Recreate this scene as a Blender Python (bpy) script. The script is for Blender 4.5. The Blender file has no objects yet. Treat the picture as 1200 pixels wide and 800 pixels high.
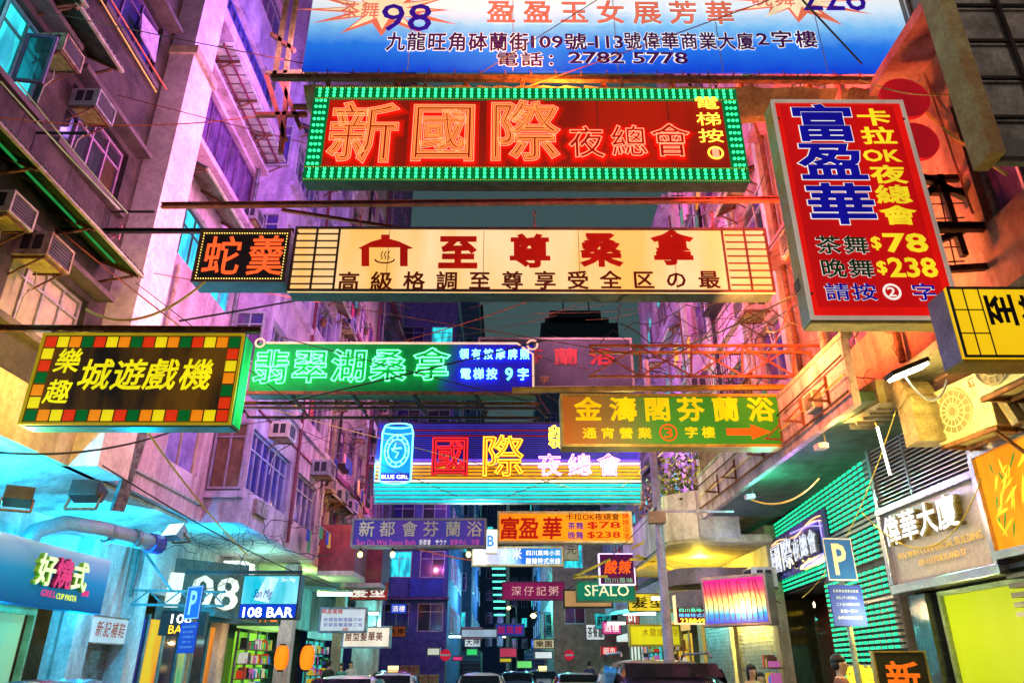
import bpy, bmesh, math, random
from math import radians as R, sin, cos, pi
from mathutils import Vector, Matrix
rnd = random.Random(7)
SC = bpy.context.scene
COL = SC.collection

# ------------------------------------------------------------------ camera
CAMZ = 1.6; F = 855.0; PITCH = R(24.0); YAW = R(0.35)
cd = bpy.data.cameras.new('camera'); cam = bpy.data.objects.new('camera', cd); COL.objects.link(cam)
cam.location = (0, 0, CAMZ); cam.rotation_euler = (R(90) + PITCH, 0, -YAW)
cd.sensor_width = 36; cd.lens = 36 * F / 1200; cd.clip_start = 0.05; cd.clip_end = 3000
SC.camera = cam
# ------------------------------------------------------------------ world: a dull teal city night sky
w = bpy.data.worlds.new("World"); SC.world = w; w.use_nodes = True
nt = w.node_tree; nt.nodes.clear()
wo = nt.nodes.new('ShaderNodeOutputWorld'); bg = nt.nodes.new('ShaderNodeBackground')
tc = nt.nodes.new('ShaderNodeTexCoord'); ns = nt.nodes.new('ShaderNodeTexNoise'); cr = nt.nodes.new('ShaderNodeValToRGB')
ns.inputs['Scale'].default_value = 1.6; ns.inputs['Detail'].default_value = 5
cr.color_ramp.elements[0].position = .3; cr.color_ramp.elements[0].color = (.030, .068, .078, 1)
cr.color_ramp.elements[1].position = .75; cr.color_ramp.elements[1].color = (.050, .088, .090, 1)
nt.links.new(tc.outputs['Generated'], ns.inputs['Vector']); nt.links.new(ns.outputs['Fac'], cr.inputs[0])
nt.links.new(cr.outputs[0], bg.inputs['Color']); nt.links.new(bg.outputs[0], wo.inputs['Surface'])
bg.inputs['Strength'].default_value = 1.0
SC.view_settings.view_transform = 'Standard'; SC.view_settings.look = 'None'
SC.view_settings.exposure = 0; SC.view_settings.gamma = 1
SC.cycles.use_denoising = True
SC.cycles.max_bounces = 5; SC.cycles.diffuse_bounces = 3; SC.cycles.glossy_bounces = 2
SC.cycles.sample_clamp_indirect = 6; SC.cycles.caustics_reflective = False; SC.cycles.caustics_refractive = False

# ------------------------------------------------------------------ lamps (glow of the street's signs, tubes and floodlights, plus added fill)
def aim(o, d): o.rotation_euler = Vector(d).to_track_quat('-Z', 'Y').to_euler()
def lamp(loc, col, power, kind='POINT', size=.06, d=(0, 0, -1), name='glow_and_fill_light', sy=None):
    l = bpy.data.lights.new(name, kind); l.color = col; l.energy = power
    if kind == 'AREA':
        l.size = size
        if sy: l.shape = 'RECTANGLE'; l.size_y = sy
    else: l.shadow_soft_size = size
    if kind == 'SPOT': l.spot_size = R(120); l.spot_blend = .6
    o = bpy.data.objects.new(name, l); COL.objects.link(o); o.location = loc
    if kind != 'POINT': aim(o, d)
    return o
MAG = (1, .24, .78); PUR = (.50, .22, 1); PNK = (1, .36, .50); CYA = (.0, .55, .95); YEL = (1, .72, .05)
ORG = (1, .22, .04); GRN = (.1, 1, .25); BLU = (.08, .2, 1); WRM = (1, .6, .3)
def LIGHTS():
    # added lamps without fixtures, standing in for sign glow on the facades
    lamp((-2.6, 12.0, 9.9), (1, .38, .70), 300, 'AREA', 1.4, (-1, .05, .1)); lamp((-6.3, 7.3, 9.75), (.1, .9, 1), 10, size=.01)
    lamp((-3.2, 13.5, 14.5), PUR, 560, 'AREA', 2.0, (-1, .1, .25))
    lamp((-3.6, 10.8, 7.4), PNK, 150, 'AREA', 1.2, (-1, .45, .2))
    lamp((-3.0, 7.6, 9.5), (.8, .3, .8), 90, 'AREA', 1.2, (-1, .2, 0))
    lamp((-3.4, 16.2, 8.2), (.75, .35, 1), 130, 'AREA', 1.5, (-1, .4, -.1))
    lamp((-2.2, 22, 8.5), PNK, 210, 'AREA', 2, (-1, .5, .1))
    lamp((-1.6, 26, 14), PUR, 500, 'AREA', 2, (-1, .5, .3))
    lamp((1.0, 13.0, 9.2), PNK, 230, 'AREA', 2, (1, .45, .25))
    lamp((.6, 16.0, 12), MAG, 300, 'AREA', 2, (1, .4, .3))
    lamp((2.7, 21, 7.5), (.7, .25, 1), 300, 'AREA', 2, (1, .2, 0))
    lamp((2.6, 8.0, 8.6), (1, .1, .05), 420, 'AREA', .6, (1, .2, .2))
    lamp((3.3, 9.2, 5.8), ORG, 420, 'AREA', .8, (1, .1, .4))
    lamp((1.0, 7.6, 8.26), (1, .25, .03), 330, 'AREA', 5, (.05, -.05, 1), sy=.25)
    # small coloured lamps added close to the facades, no neon there
    for (x, y, z, c, p) in ((-5.6, 12.6, 6.9, (1, .50, .30), 60), (-5.4, 15.2, 10.8, (.45, .12, 1), 70), (-5.3, 13.6, 12.2, (1, .25, .7), 70), (-5.2, 14.5, 16.6, (.2, .15, 1), 110), (-5.6, 10.4, 12.0, (.8, .3, .6), 28),
            (-4.9, 18.2, 6.3, (.25, .15, 1), 45), (-4.6, 20.5, 9.5, (1, .25, .6), 60), (-4.8, 24.5, 6.4, (1, .45, .25), 70), (-5.0, 28, 8.6, (.8, .15, 1), 90), (-5.2, 33, 8, (1, .2, .4), 120), (-4.6, 21.5, 13.5, (.3, .2, 1), 120), (-5.0, 30, 14, (1, .2, .7), 160),
            (3.9, 12.6, 7.6, (1, .28, .2), 60), (3.9, 15.2, 8.6, (.9, .15, .9), 70), (3.6, 18.6, 7.2, (.35, .15, 1), 70), (4.2, 10.4, 7.4, (1, .25, .05), 70), (4.4, 8.8, 9.2, (1, .05, .08), 90), (3.8, 22.5, 8, (.9, .3, 1), 70), (4.4, 7.8, 9.9, (1, .06, .08), 90), (-5.9, 15.6, 5.6, (.5, .3, 1), 22)):
        lamp((x, y, z), c, p * 1.3, size=.015)
    lamp((-.8, 19, 5.6), (.8, .95, 1), 120, 'AREA', 1.2, (0, .2, -1)); lamp((1.6, 9.5, 4.6), (1, .8, .6), 60, 'AREA', .8, (.1, .5, -1))  # unseen lamps added over the road, brightening car roofs and pavement
    # unseen fill lamp added behind the viewer
    lamp((1.8, -1.5, 8.0), (1, .75, .7), 190, 'AREA', 3, (.45, 1, .05))
LIGHTS()

# ------------------------------------------------------------------ pixel of the survey photo -> point of a real plane
def ray(u, v):
    a = (u - 600) / F; b = (400 - v) / F
    f = cos(PITCH) - b * sin(PITCH); z = sin(PITCH) + b * cos(PITCH)
    return (a * cos(YAW) + f * sin(YAW), -a * sin(YAW) + f * cos(YAW), z)
def P(u, v, x=None, y=None, z=None):
    d = ray(u, v)
    t = x / d[0] if x is not None else y / d[1] if y is not None else (z - CAMZ) / d[2]
    return Vector((d[0] * t, d[1] * t, CAMZ + d[2] * t))

# ------------------------------------------------------------------ materials
def S(r, g, b):
    f = lambda c: c / 255 / 12.92 if c <= 10 else ((c / 255 + .055) / 1.055) ** 2.4
    return (f(r), f(g), f(b))
MC = {}
def mat(name, col, rough=.75, metal=0, col2=None, scale=3.0, bump=.15, emit=None, es=0, grain=True, streak=False, spec=.4, coat=0):
    if name in MC: return MC[name]
    m = bpy.data.materials.new(name); m.use_nodes = True; MC[name] = m
    n = m.node_tree.nodes; l = m.node_tree.links; p = n['Principled BSDF']
    p.inputs['Roughness'].default_value = rough; p.inputs['Metallic'].default_value = metal
    p.inputs['Specular IOR Level'].default_value = spec; p.inputs['Coat Weight'].default_value = coat
    p.inputs['Base Color'].default_value = (*col, 1)
    if emit is not None:
        p.inputs['Emission Color'].default_value = (*emit, 1); p.inputs['Emission Strength'].default_value = es
    if grain:
        c2 = col2 or tuple(c * .55 for c in col)
        t = n.new('ShaderNodeTexCoord'); mp = n.new('ShaderNodeMapping'); a = n.new('ShaderNodeTexNoise'); b = n.new('ShaderNodeTexNoise')
        mp.inputs['Scale'].default_value = (1, 1, .5) if streak else (1, 1, 1)
        a.inputs['Scale'].default_value = scale; a.inputs['Detail'].default_value = 8; a.inputs['Roughness'].default_value = .68
        b.inputs['Scale'].default_value = scale * 9; b.inputs['Detail'].default_value = 4
        r = n.new('ShaderNodeValToRGB'); r.color_ramp.elements[0].position = .38; r.color_ramp.elements[1].position = .62
        r.color_ramp.elements[0].color = (*c2, 1); r.color_ramp.elements[1].color = (*col, 1)
        l.new(t.outputs['Object'], mp.inputs[0]); l.new(mp.outputs[0], a.inputs['Vector']); l.new(t.outputs['Object'], b.inputs['Vector'])
        mx = n.new('ShaderNodeMixRGB'); mx.blend_type = 'MULTIPLY'; mx.inputs[0].default_value = .45
        r2 = n.new('ShaderNodeValToRGB'); r2.color_ramp.elements[0].position = .35; r2.color_ramp.elements[1].position = .6
        r2.color_ramp.elements[0].color = (.55, .5, .48, 1)
        l.new(a.outputs['Fac'], r.inputs[0]); l.new(b.outputs['Fac'], r2.inputs[0])
        if streak:
            m3 = n.new('ShaderNodeMapping'); m3.inputs['Scale'].default_value = (2.2, 2.2, .22); c3 = n.new('ShaderNodeTexNoise'); c3.inputs['Scale'].default_value = 1.5; c3.inputs['Detail'].default_value = 6
            r3 = n.new('ShaderNodeValToRGB'); r3.color_ramp.elements[0].position = .52; r3.color_ramp.elements[1].position = .72; r3.color_ramp.elements[0].color = (1, 1, 1, 1); r3.color_ramp.elements[1].color = (.30, .20, .16, 1)
            l.new(t.outputs['Object'], m3.inputs[0]); l.new(m3.outputs[0], c3.inputs['Vector']); l.new(c3.outputs['Fac'], r3.inputs[0])
        l.new(r.outputs[0], mx.inputs[1]); l.new(r2.outputs[0], mx.inputs[2]); l.new(mx.outputs[0], p.inputs['Base Color'])
        if streak:
            mx3 = n.new('ShaderNodeMixRGB'); mx3.blend_type = 'MULTIPLY'; mx3.inputs[0].default_value = .55
            l.new(mx.outputs[0], mx3.inputs[1]); l.new(r3.outputs[0], mx3.inputs[2]); l.new(mx3.outputs[0], p.inputs['Base Color'])
        if bump:
            bp = n.new('ShaderNodeBump'); bp.inputs['Strength'].default_value = bump; bp.inputs['Distance'].default_value = .03
            l.new(b.outputs['Fac'], bp.inputs['Height']); l.new(bp.outputs[0], p.inputs['Normal'])
    return m
def emat(name, col, strength, col2=None, scale=2.0, axis=None, stops=None, bands=None, dim=.6):
    """a backlit face or lit tube; noise makes the tubes behind it show; stops = print gradient along an object axis"""
    if name in MC: return MC[name]
    m = bpy.data.materials.new(name); m.use_nodes = True; MC[name] = m
    n = m.node_tree.nodes; l = m.node_tree.links; p = n['Principled BSDF']
    p.inputs['Roughness'].default_value = .75; p.inputs['Specular IOR Level'].default_value = .15; p.inputs['Base Color'].default_value = (*[c * .4 for c in col], 1)
    p.inputs['Emission Color'].default_value = (*col, 1); p.inputs['Emission Strength'].default_value = strength
    if stops:
        t = n.new('ShaderNodeTexCoord'); sx = n.new('ShaderNodeSeparateXYZ'); mr = n.new('ShaderNodeMapRange')
        l.new(t.outputs['Object'], sx.inputs[0]); l.new(sx.outputs['XYZ'.index(axis[0])], mr.inputs[0])
        mr.inputs[1].default_value = axis[1]; mr.inputs[2].default_value = axis[2]
        ad = n.new('ShaderNodeMath'); ad.operation = 'MULTIPLY_ADD'; nn = n.new('ShaderNodeTexNoise'); nn.inputs['Scale'].default_value = scale
        nn.inputs['Detail'].default_value = 4
        l.new(t.outputs['Object'], nn.inputs['Vector']); l.new(nn.outputs['Fac'], ad.inputs[0]); ad.inputs[1].default_value = .12
        l.new(mr.outputs[0], ad.inputs[2])
        r = n.new('ShaderNodeValToRGB'); e = r.color_ramp.elements
        while len(e) > 1: e.remove(e[-1])
        e[0].position = stops[0][0] + .06; e[0].color = (*stops[0][1], 1)
        for s_, c_ in stops[1:]:
            k = e.new(min(1, s_ + .06)); k.color = (*c_, 1)
        l.new(ad.outputs[0], r.inputs[0]); l.new(r.outputs[0], p.inputs['Emission Color']); l.new(r.outputs[0], p.inputs['Base Color'])
    elif col2:
        t = n.new('ShaderNodeTexCoord'); mp = n.new('ShaderNodeMapping'); a = n.new('ShaderNodeTexNoise')
        mp.inputs['Scale'].default_value = (1, 1, .25)
        a.inputs['Scale'].default_value = scale; a.inputs['Detail'].default_value = 3
        r = n.new('ShaderNodeValToRGB'); r.color_ramp.elements[0].position = .38; r.color_ramp.elements[1].position = .62
        r.color_ramp.elements[0].color = (*col, 1); r.color_ramp.elements[1].color = (*col2, 1)
        l.new(t.outputs['Object'], mp.inputs[0]); l.new(mp.outputs[0], a.inputs['Vector']); l.new(a.outputs['Fac'], r.inputs[0])
        l.new(r.outputs[0], p.inputs['Emission Color'])
    elif strength <= 1.3 and not bands:   # faded, dirty backlit plastic
        t = n.new('ShaderNodeTexCoord'); mp = n.new('ShaderNodeMapping'); a = n.new('ShaderNodeTexNoise'); mp.inputs['Scale'].default_value = (1.6, 1.6, .5)
        a.inputs['Scale'].default_value = 2.2; a.inputs['Detail'].default_value = 6
        q = n.new('ShaderNodeMapRange'); q.inputs[1].default_value = .3; q.inputs[2].default_value = .65; q.inputs[3].default_value = strength * .68; q.inputs[4].default_value = strength
        l.new(t.outputs['Object'], mp.inputs[0]); l.new(mp.outputs[0], a.inputs['Vector']); l.new(a.outputs['Fac'], q.inputs[0]); l.new(q.outputs[0], p.inputs['Emission Strength'])
    if bands:   # rows of tiny diodes: (axis index, period, duty)
        t = n.new('ShaderNodeTexCoord'); sx = n.new('ShaderNodeSeparateXYZ'); l.new(t.outputs['Object'], sx.inputs[0])
        prod = None
        for ax, per, duty in bands:
            mu = n.new('ShaderNodeMath'); mu.operation = 'MULTIPLY'; mu.inputs[1].default_value = 1 / per
            fr = n.new('ShaderNodeMath'); fr.operation = 'FRACT'; ls = n.new('ShaderNodeMath'); ls.operation = 'LESS_THAN'; ls.inputs[1].default_value = duty
            l.new(sx.outputs[ax], mu.inputs[0]); l.new(mu.outputs[0], fr.inputs[0]); l.new(fr.outputs[0], ls.inputs[0])
            if prod is None: prod = ls
            else:
                q = n.new('ShaderNodeMath'); q.operation = 'MULTIPLY'; l.new(prod.outputs[0], q.inputs[0]); l.new(ls.outputs[0], q.inputs[1]); prod = q
        mu = n.new('ShaderNodeMath'); mu.operation = 'MULTIPLY_ADD'; mu.inputs[1].default_value = strength * (1 - dim * .0) - strength * (1 - dim) ; mu.inputs[2].default_value = strength * (1 - dim)
        l.new(prod.outputs[0], mu.inputs[0]); l.new(mu.outputs[0], p.inputs['Emission Strength'])
    return m

plaster = mat('pink_plaster', (.66, .48, .50), .8, col2=(.42, .27, .31), scale=1.1, streak=True)
lilac = mat('lilac_plaster', (.58, .46, .60), .8, col2=(.27, .20, .32), scale=1.3, streak=True)
cream = mat('cream_plaster', (.62, .50, .32), .8, col2=(.30, .20, .14), scale=1.2, streak=True)
whitep = mat('white_paint_wall', (.66, .66, .62), .7, col2=(.34, .34, .32), scale=1.5, streak=True)
granite = mat('dark_shanghai_plaster', (.080, .058, .052), .85, col2=(.028, .022, .022), scale=1.6, bump=.5)
redwall = mat('red_brown_wall', (.50, .22, .16), .8, col2=(.25, .09, .08), scale=1.0, streak=True)
maroon = mat('maroon_paint', (.24, .045, .07), .7)
conc = mat('stained_concrete', (.34, .33, .30), .85, col2=(.14, .13, .12), scale=1.8, streak=True)
darkc = mat('dark_concrete', (.10, .10, .11), .85)
asph = mat('asphalt', (.05, .05, .052), .55, scale=6, bump=.4)
pave = mat('paving', (.22, .21, .2), .7, scale=4)
steel = mat('grey_steel', (.32, .33, .35), .45, .7, col2=(.16, .12, .09), scale=4)
rust = mat('rusty_steel', (.30, .13, .06), .7, .4, col2=(.10, .045, .025), scale=9, bump=.4)
blacks = mat('black_steel', (.045, .04, .04), .5, .5, scale=6)
orsteel = mat('red_oxide_steel', (.48, .12, .05), .55, .2, col2=(.22, .06, .03), scale=6)
galv = mat('galvanised_duct', (.55, .57, .58), .35, .75, col2=(.38, .39, .40), scale=3)
acm = mat('ivory_appliance_paint', (.66, .62, .50), .5, col2=(.45, .38, .26), scale=5, streak=True)
acd = mat('black_louvre', (.03, .028, .035), .6)
alum = mat('aluminium_frame', (.62, .60, .62), .4, .55, scale=8, bump=.05)
woodm = mat('brown_shutter_wood', (.22, .11, .07), .6, col2=(.12, .05, .03), scale=5, streak=True)
glassd = mat('dark_glass', (.03, .03, .045), .08, spec=.8, grain=False)
glassb = mat('blue_curtain_glass', (.03, .04, .26), .15, col2=(.06, .03, .14), scale=2.5, streak=True, bump=0, spec=.7)
glassp = mat('purple_curtain_glass', (.18, .08, .24), .2, col2=(.05, .02, .10), scale=3, streak=True, bump=0, spec=.7)
glassc = emat('lit_cyan_window', (.03, .68, .70), 1.5, (.01, .20, .26), 4.5)
glassw = mat('frosted_cream_glass', (.58, .50, .38), .3, col2=(.46, .38, .28), scale=1, bump=0)
tin = mat('corrugated_tin', (.30, .30, .22), .5, .4, col2=(.14, .11, .07), scale=3)
canvas = mat('old_canvas', (.55, .30, .12), .85, col2=(.30, .13, .05), scale=3, bump=.5)
rubber = mat('black_rubber', (.02, .02, .02), .7, grain=False)
cablem = mat('black_cable', (.022, .02, .02), .6, grain=False)
cabley = mat('yellow_cable', (.75, .60, .10), .5, grain=False)
cabler = mat('rust_red_cable', (.6, .12, .05), .5, grain=False)
tree_leaf = mat('leaf_green', (.10, .17, .03), .6, col2=(.05, .09, .02), scale=8, bump=0)
whitee = emat('white_tube_light', (1, .97, .85), 5)
chrome = mat('polished_steel', (.7, .7, .72), .15, 1, grain=False)

# ------------------------------------------------------------------ mesh builder
class MB:
    def __init__(s): s.v = []; s.f = []; s.mi = []; s.cur = 0
    def box(s, x0, x1, y0, y1, z0, z1):
        n = len(s.v)
        s.v += [(x, y, z) for z in (z0, z1) for y in (y0, y1) for x in (x0, x1)]
        for q in ((0, 2, 3, 1), (4, 5, 7, 6), (0, 1, 5, 4), (2, 6, 7, 3), (0, 4, 6, 2), (1, 3, 7, 5)):
            s.f.append(tuple(n + i for i in q)); s.mi.append(s.cur)
        return s
    def poly(s, pts):
        n = len(s.v); s.v += [tuple(p) for p in pts]; s.f.append(tuple(range(n, n + len(pts)))); s.mi.append(s.cur); return s
    def add(s, vs, fs, fn=None):
        n = len(s.v); s.v += [fn(v) for v in vs] if fn else [tuple(v) for v in vs]
        for q in fs: s.f.append(tuple(n + i for i in q)); s.mi.append(s.cur)
        return s
    def bar(s, p, q, wd, hd=None):
        hd = hd or wd; p = Vector(p); q = Vector(q); d = (q - p)
        if d.length < 1e-6: return s
        d.normalize(); up = Vector((0, 0, 1)) if abs(d.z) < .95 else Vector((1, 0, 0))
        a = d.cross(up).normalized(); b = a.cross(d).normalized()
        n = len(s.v)
        for c in (p, q):
            for i, j in ((-1, -1), (1, -1), (1, 1), (-1, 1)): s.v.append(tuple(c + a * i * wd / 2 + b * j * hd / 2))
        for k in range(4):
            s.f.append((n + k, n + (k + 1) % 4, n + 4 + (k + 1) % 4, n + 4 + k)); s.mi.append(s.cur)
        s.f += [(n + 3, n + 2, n + 1, n), (n + 4, n + 5, n + 6, n + 7)]; s.mi += [s.cur] * 2
        return s
    def tube(s, pts, r, n=6, cap=True, rs=None):
        pts = [Vector(p) for p in pts]; m = len(pts); base = len(s.v); pa = None
        for i, p in enumerate(pts):
            d = (pts[min(i + 1, m - 1)] - pts[max(i - 1, 0)])
            d = d.normalized() if d.length > 1e-9 else Vector((0, 0, 1))
            if pa is None:
                up = Vector((0, 0, 1)) if abs(d.z) < .9 else Vector((1, 0, 0)); pa = d.cross(up).normalized()
            a = (pa - d * pa.dot(d)); a = a.normalized() if a.length > 1e-6 else pa
            pa = a; b = d.cross(a); rr = rs[i] if rs else r
            for k in range(n):
                t = 2 * pi * k / n; s.v.append(tuple(p + (a * cos(t) + b * sin(t)) * rr))
        for i in range(m - 1):
            for k in range(n):
                s.f.append((base + i * n + k, base + i * n + (k + 1) % n, base + (i + 1) * n + (k + 1) % n, base + (i + 1) * n + k)); s.mi.append(s.cur)
        if cap:
            s.f.append(tuple(base + k for k in reversed(range(n)))); s.f.append(tuple(base + (m - 1) * n + k for k in range(n))); s.mi += [s.cur] * 2
        return s
    def prism(s, poly, ax, c0, c1):
        """poly of 2-D points in the plane across axis ax (0,1,2), from c0 to c1"""
        def mk(a, b, c): return (c, a, b) if ax == 0 else (a, c, b) if ax == 1 else (a, b, c)
        n = len(s.v); k = len(poly)
        s.v += [mk(a, b, c0) for a, b in poly] + [mk(a, b, c1) for a, b in poly]
        s.f.append(tuple(n + i for i in range(k))); s.f.append(tuple(n + k + i for i in reversed(range(k)))); s.mi += [s.cur] * 2
        for i in range(k): s.f.append((n + i, n + k + i, n + k + (i + 1) % k, n + (i + 1) % k)); s.mi.append(s.cur)
        return s
    def mesh(s, name, mats, smooth=False):
        me = bpy.data.meshes.new(name); me.from_pydata(s.v, [], s.f)
        for m in (mats if isinstance(mats, (list, tuple)) else [mats]): me.materials.append(m)
        if isinstance(mats, (list, tuple)) and len(mats) > 1: me.polygons.foreach_set('material_index', s.mi)
        bm = bmesh.new(); bm.from_mesh(me); bmesh.ops.recalc_face_normals(bm, faces=bm.faces); bm.to_mesh(me); bm.free()
        if smooth: me.polygons.foreach_set('use_smooth', [True] * len(me.polygons))
        return me
    def build(s, name, mats, parent=None, smooth=False, bevel=0, label=None, kind=None):
        me = s.mesh(name, mats, smooth); o = bpy.data.objects.new(name, me); COL.objects.link(o)
        if parent is not None: o.parent = parent
        if bevel:
            b = o.modifiers.new('bevel', 'BEVEL'); b.width = bevel; b.segments = 2; b.limit_method = 'ANGLE'
        if label: o['label'] = label
        if kind: o['kind'] = kind
        return o
def link(name, me, parent, loc=(0, 0, 0), rot=(0, 0, 0), sc=None):
    o = bpy.data.objects.new(name, me); COL.objects.link(o); o.parent = parent; o.location = loc; o.rotation_euler = rot
    if sc: o.scale = sc
    return o
def thing(name, label, cat, loc=(0, 0, 0), rz=0, group=None, rx=0, ry=0):
    o = bpy.data.objects.new(name, None); COL.objects.link(o); o.empty_display_size = .2
    o.location = loc; o.rotation_euler = (rx, ry, rz); o['label'] = label; o['category'] = cat
    if group: o['group'] = group
    return o
def solo(mb, name, label, cat, m, group=None, kind=None, smooth=False, bevel=0):
    """one mesh thing built in world coordinates, origin moved to its base"""
    xs = [v[0] for v in mb.v]; ys = [v[1] for v in mb.v]; zs = [v[2] for v in mb.v]
    c = ((min(xs) + max(xs)) / 2, (min(ys) + max(ys)) / 2, min(zs))
    mb.v = [(a - c[0], b - c[1], d - c[2]) for a, b, d in mb.v]
    o = mb.build(name, m, None, smooth, bevel); o.location = c
    if kind: o['kind'] = kind
    if label: o['label'] = label
    if cat: o['category'] = cat
    if group: o['group'] = group
    return o
def struct(mb, name, m): return solo(mb, name, None, None, m, kind='structure')
def copy_tree(o, parent=None):
    c = o.copy(); COL.objects.link(c); c.parent = parent
    for ch in list(o.children): copy_tree(ch, c)
    return c

# ------------------------------------------------------------------ lettering (Blender's built-in font with its CJK fallback)
_fc = bpy.data.curves.new('fontwork', 'FONT'); _fo = bpy.data.objects.new('fontwork', _fc)
GC = {}
def _raw(s, off, ext, tube, res):
    _fc.body = s; _fc.size = 1; _fc.resolution_u = res; _fc.offset = off; _fc.extrude = ext
    _fc.fill_mode = 'NONE' if tube else 'BOTH'; _fc.bevel_depth = tube; _fc.bevel_resolution = 0
    me = _fo.to_mesh()
    vs = [tuple(v.co) for v in me.vertices]; fs = [tuple(p.vertices) for p in me.polygons]
    _fo.to_mesh_clear(); return vs, fs
def glyph(s, bold=0., ext=0., tube=0., res=2):
    k = (s, round(bold, 3), round(ext, 3), round(tube, 4), res)
    if k in GC: return GC[k]
    if tube: GC[k] = _raw(s, bold, ext, tube, res)
    else:      # fill, thickened by a flat rounded stroke laid along its outline
        vs, fs = _raw(s, 0, max(ext, .004), 0, res)
        if bold:
            v2, f2 = _raw(s, 0, 0, bold * .55, res); n = len(vs)
            zt = max(ext, .004)
            vs = vs + [(a, b, zt * .9 if c > 0 else -zt * .9 if ext > .01 else zt * .2) for a, b, c in v2]; fs = fs + [tuple(n + i for i in q) for q in f2]
        GC[k] = (vs, fs)
    return GC[k]
def is_cjk(c): return ord(c) > 0x2000
def txt(parent, s, x0, x1, z0, z1, m, y=-.01, bold=.02, ext=.0, tube=0., vert=False, shear=0., name='lettering', fill=.94, mb=None, rot90=False):
    own = mb is None
    if own: mb = MB()
    if all(is_cjk(c) or c == ' ' for c in s) and len(s) >= 1:
        n = len(s)
        for i, ch in enumerate(s):
            if ch == ' ': continue
            vs, fs = glyph(ch, bold, ext, tube)
            if vert: a0, a1 = x0, x1; b1 = z1 - (z1 - z0) * i / n; b0 = z1 - (z1 - z0) * (i + 1) / n
            else: b0, b1 = z0, z1; a0 = x0 + (x1 - x0) * i / n; a1 = x0 + (x1 - x0) * (i + 1) / n
            cx, cz, sx, sz = (a0 + a1) / 2, (b0 + b1) / 2, (a1 - a0) * fill, (b1 - b0) * fill
            sy = min(sx, sz)
            if rot90: fn = lambda v: (cx - (v[1] - .38) * sx, y - v[2] * sy, cz + (v[0] - .5) * sz)
            else: fn = lambda v: (cx + (v[0] - .5) * sx + (v[1] - .38) * sx * shear, y - v[2] * sy, cz + (v[1] - .38) * sz)
            mb.add(vs, fs, fn)
    else:
        vs, fs = glyph(s, bold, ext, tube)
        ax = [v[0] for v in vs]; az = [v[1] for v in vs]; sx = (x1 - x0) / (max(ax) - min(ax)); sz = (z1 - z0) / (max(az) - min(az)); sy = min(sx, sz)
        mb.add(vs, fs, lambda v: (x0 + (v[0] - min(ax)) * sx + (v[1] - min(az)) * sx * shear, y - v[2] * sy, z0 + (v[1] - min(az)) * sz))
    if own: return mb.build(name, m, parent)
    return mb

# ------------------------------------------------------------------ hanging sign frame of reference
class Sign:
    """box sign whose lit face looks back up the street (-y); u,v map photo survey pixels on its face to local metres"""
    def __init__(s, name, label, uL, uR, vT, vB, y, depth=.3, cat='sign', group=None, yaw=0, roll=0):
        vm = (vT + vB) / 2; um = (uL + uR) / 2
        s.x0 = P(uL, vm, y=y).x; s.x1 = P(uR, vm, y=y).x; s.zt = P(um, vT, y=y).z; s.zb = P(um, vB, y=y).z
        s.y = y; s.w = s.x1 - s.x0; s.h = s.zt - s.zb; s.cx = (s.x0 + s.x1) / 2; s.d = depth
        s.o = thing(name, label, cat, (s.cx, y, s.zb), yaw, group, 0, roll)
    def X(s, u, v): return P(u, v, y=s.y).x - s.cx
    def Z(s, v, u=None): return P(u if u is not None else 600, v, y=s.y).z - s.zb
    def box(s, m, name='box', bevel=.008, inset=0):
        return MB().box(-s.w / 2, s.w / 2, 0, s.d, 0, s.h).build(name, m, s.o, bevel=bevel)
    def frame(s, m, t, y0=-.03, name='frame', y1=0):
        b = MB(); W, H = s.w / 2, s.h
        b.box(-W, W, y0, y1, 0, t).box(-W, W, y0, y1, H - t, H).box(-W, -W + t, y0, y1, t, H - t).box(W - t, W, y0, y1, t, H - t)
        return b.build(name, m, s.o)
    def face(s, m, t=.04, y=-.006, name='face_panel'):
        return MB().box(-s.w / 2 + t, s.w / 2 - t, y, .02, t, s.h - t).build(name, m, s.o)
    def seams(s, n, m, y=-.0075, z0=.05):
        for i in range(1, n):
            x = -s.w / 2 + s.w * i / n; MB().box(x - .004, x + .004, y - .002, y, z0, s.h - z0).build('panel_seam', m, s.o)
        for x in (-1, 1):
            for z in (.1, .9): b = MB(); disc(b, x * (s.w / 2 - .05), z * s.h, .014, y - .02, 8); b.build('bolt', rust, s.o)
    def t(s, body, f0, f1, g0, g1, m, **k):
        """fractions of the face: f0..f1 from left, g0..g1 from the BOTTOM"""
        return txt(s.o, body, -s.w / 2 + f0 * s.w, -s.w / 2 + f1 * s.w, g0 * s.h, g1 * s.h, m, **k)
def ring(mb, cx, cz, r, y, th, n=20, sq=1):
    pts = [(cx + r * cos(2 * pi * i / n), y, cz + r * sq * sin(2 * pi * i / n)) for i in range(n + 1)]
    mb.tube(pts, th, 4, cap=False)

def disc(mb, cx, cz, r, y, n=14, sq=1, th=.01):
    mb.prism([(cx + r * cos(2 * pi * i / n), cz + r * sq * sin(2 * pi * i / n)) for i in range(n)], 1, y - th, y)

#==PART2==
# ================================================================== SETTING: ground
road = MB().box(-5.6, 3.1, -12, 160, -.3, 0); struct(road, 'road', asph)
struct(MB().box(-60, 60, -40, 400, -.9, -.31), 'ground', darkc)
struct(MB().box(-9.2, -5.6, -12, 42, -.3, .13), 'pavement_left', pave)
struct(MB().box(3.1, 7.0, -12, 42, -.3, .13), 'pavement_right', pave)
mk = MB()
for k in range(14): mk.box(-1.35, -1.23, 2 + k * 6, 5 + k * 6, .004, .006)
mk.box(2.75, 2.83, 2, 80, .004, .006).box(-5.3, -5.22, 2, 80, .004, .006)
struct(mk, 'road_marking', mat('white_road_paint', (.6, .6, .55), .6, scale=8))

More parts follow.
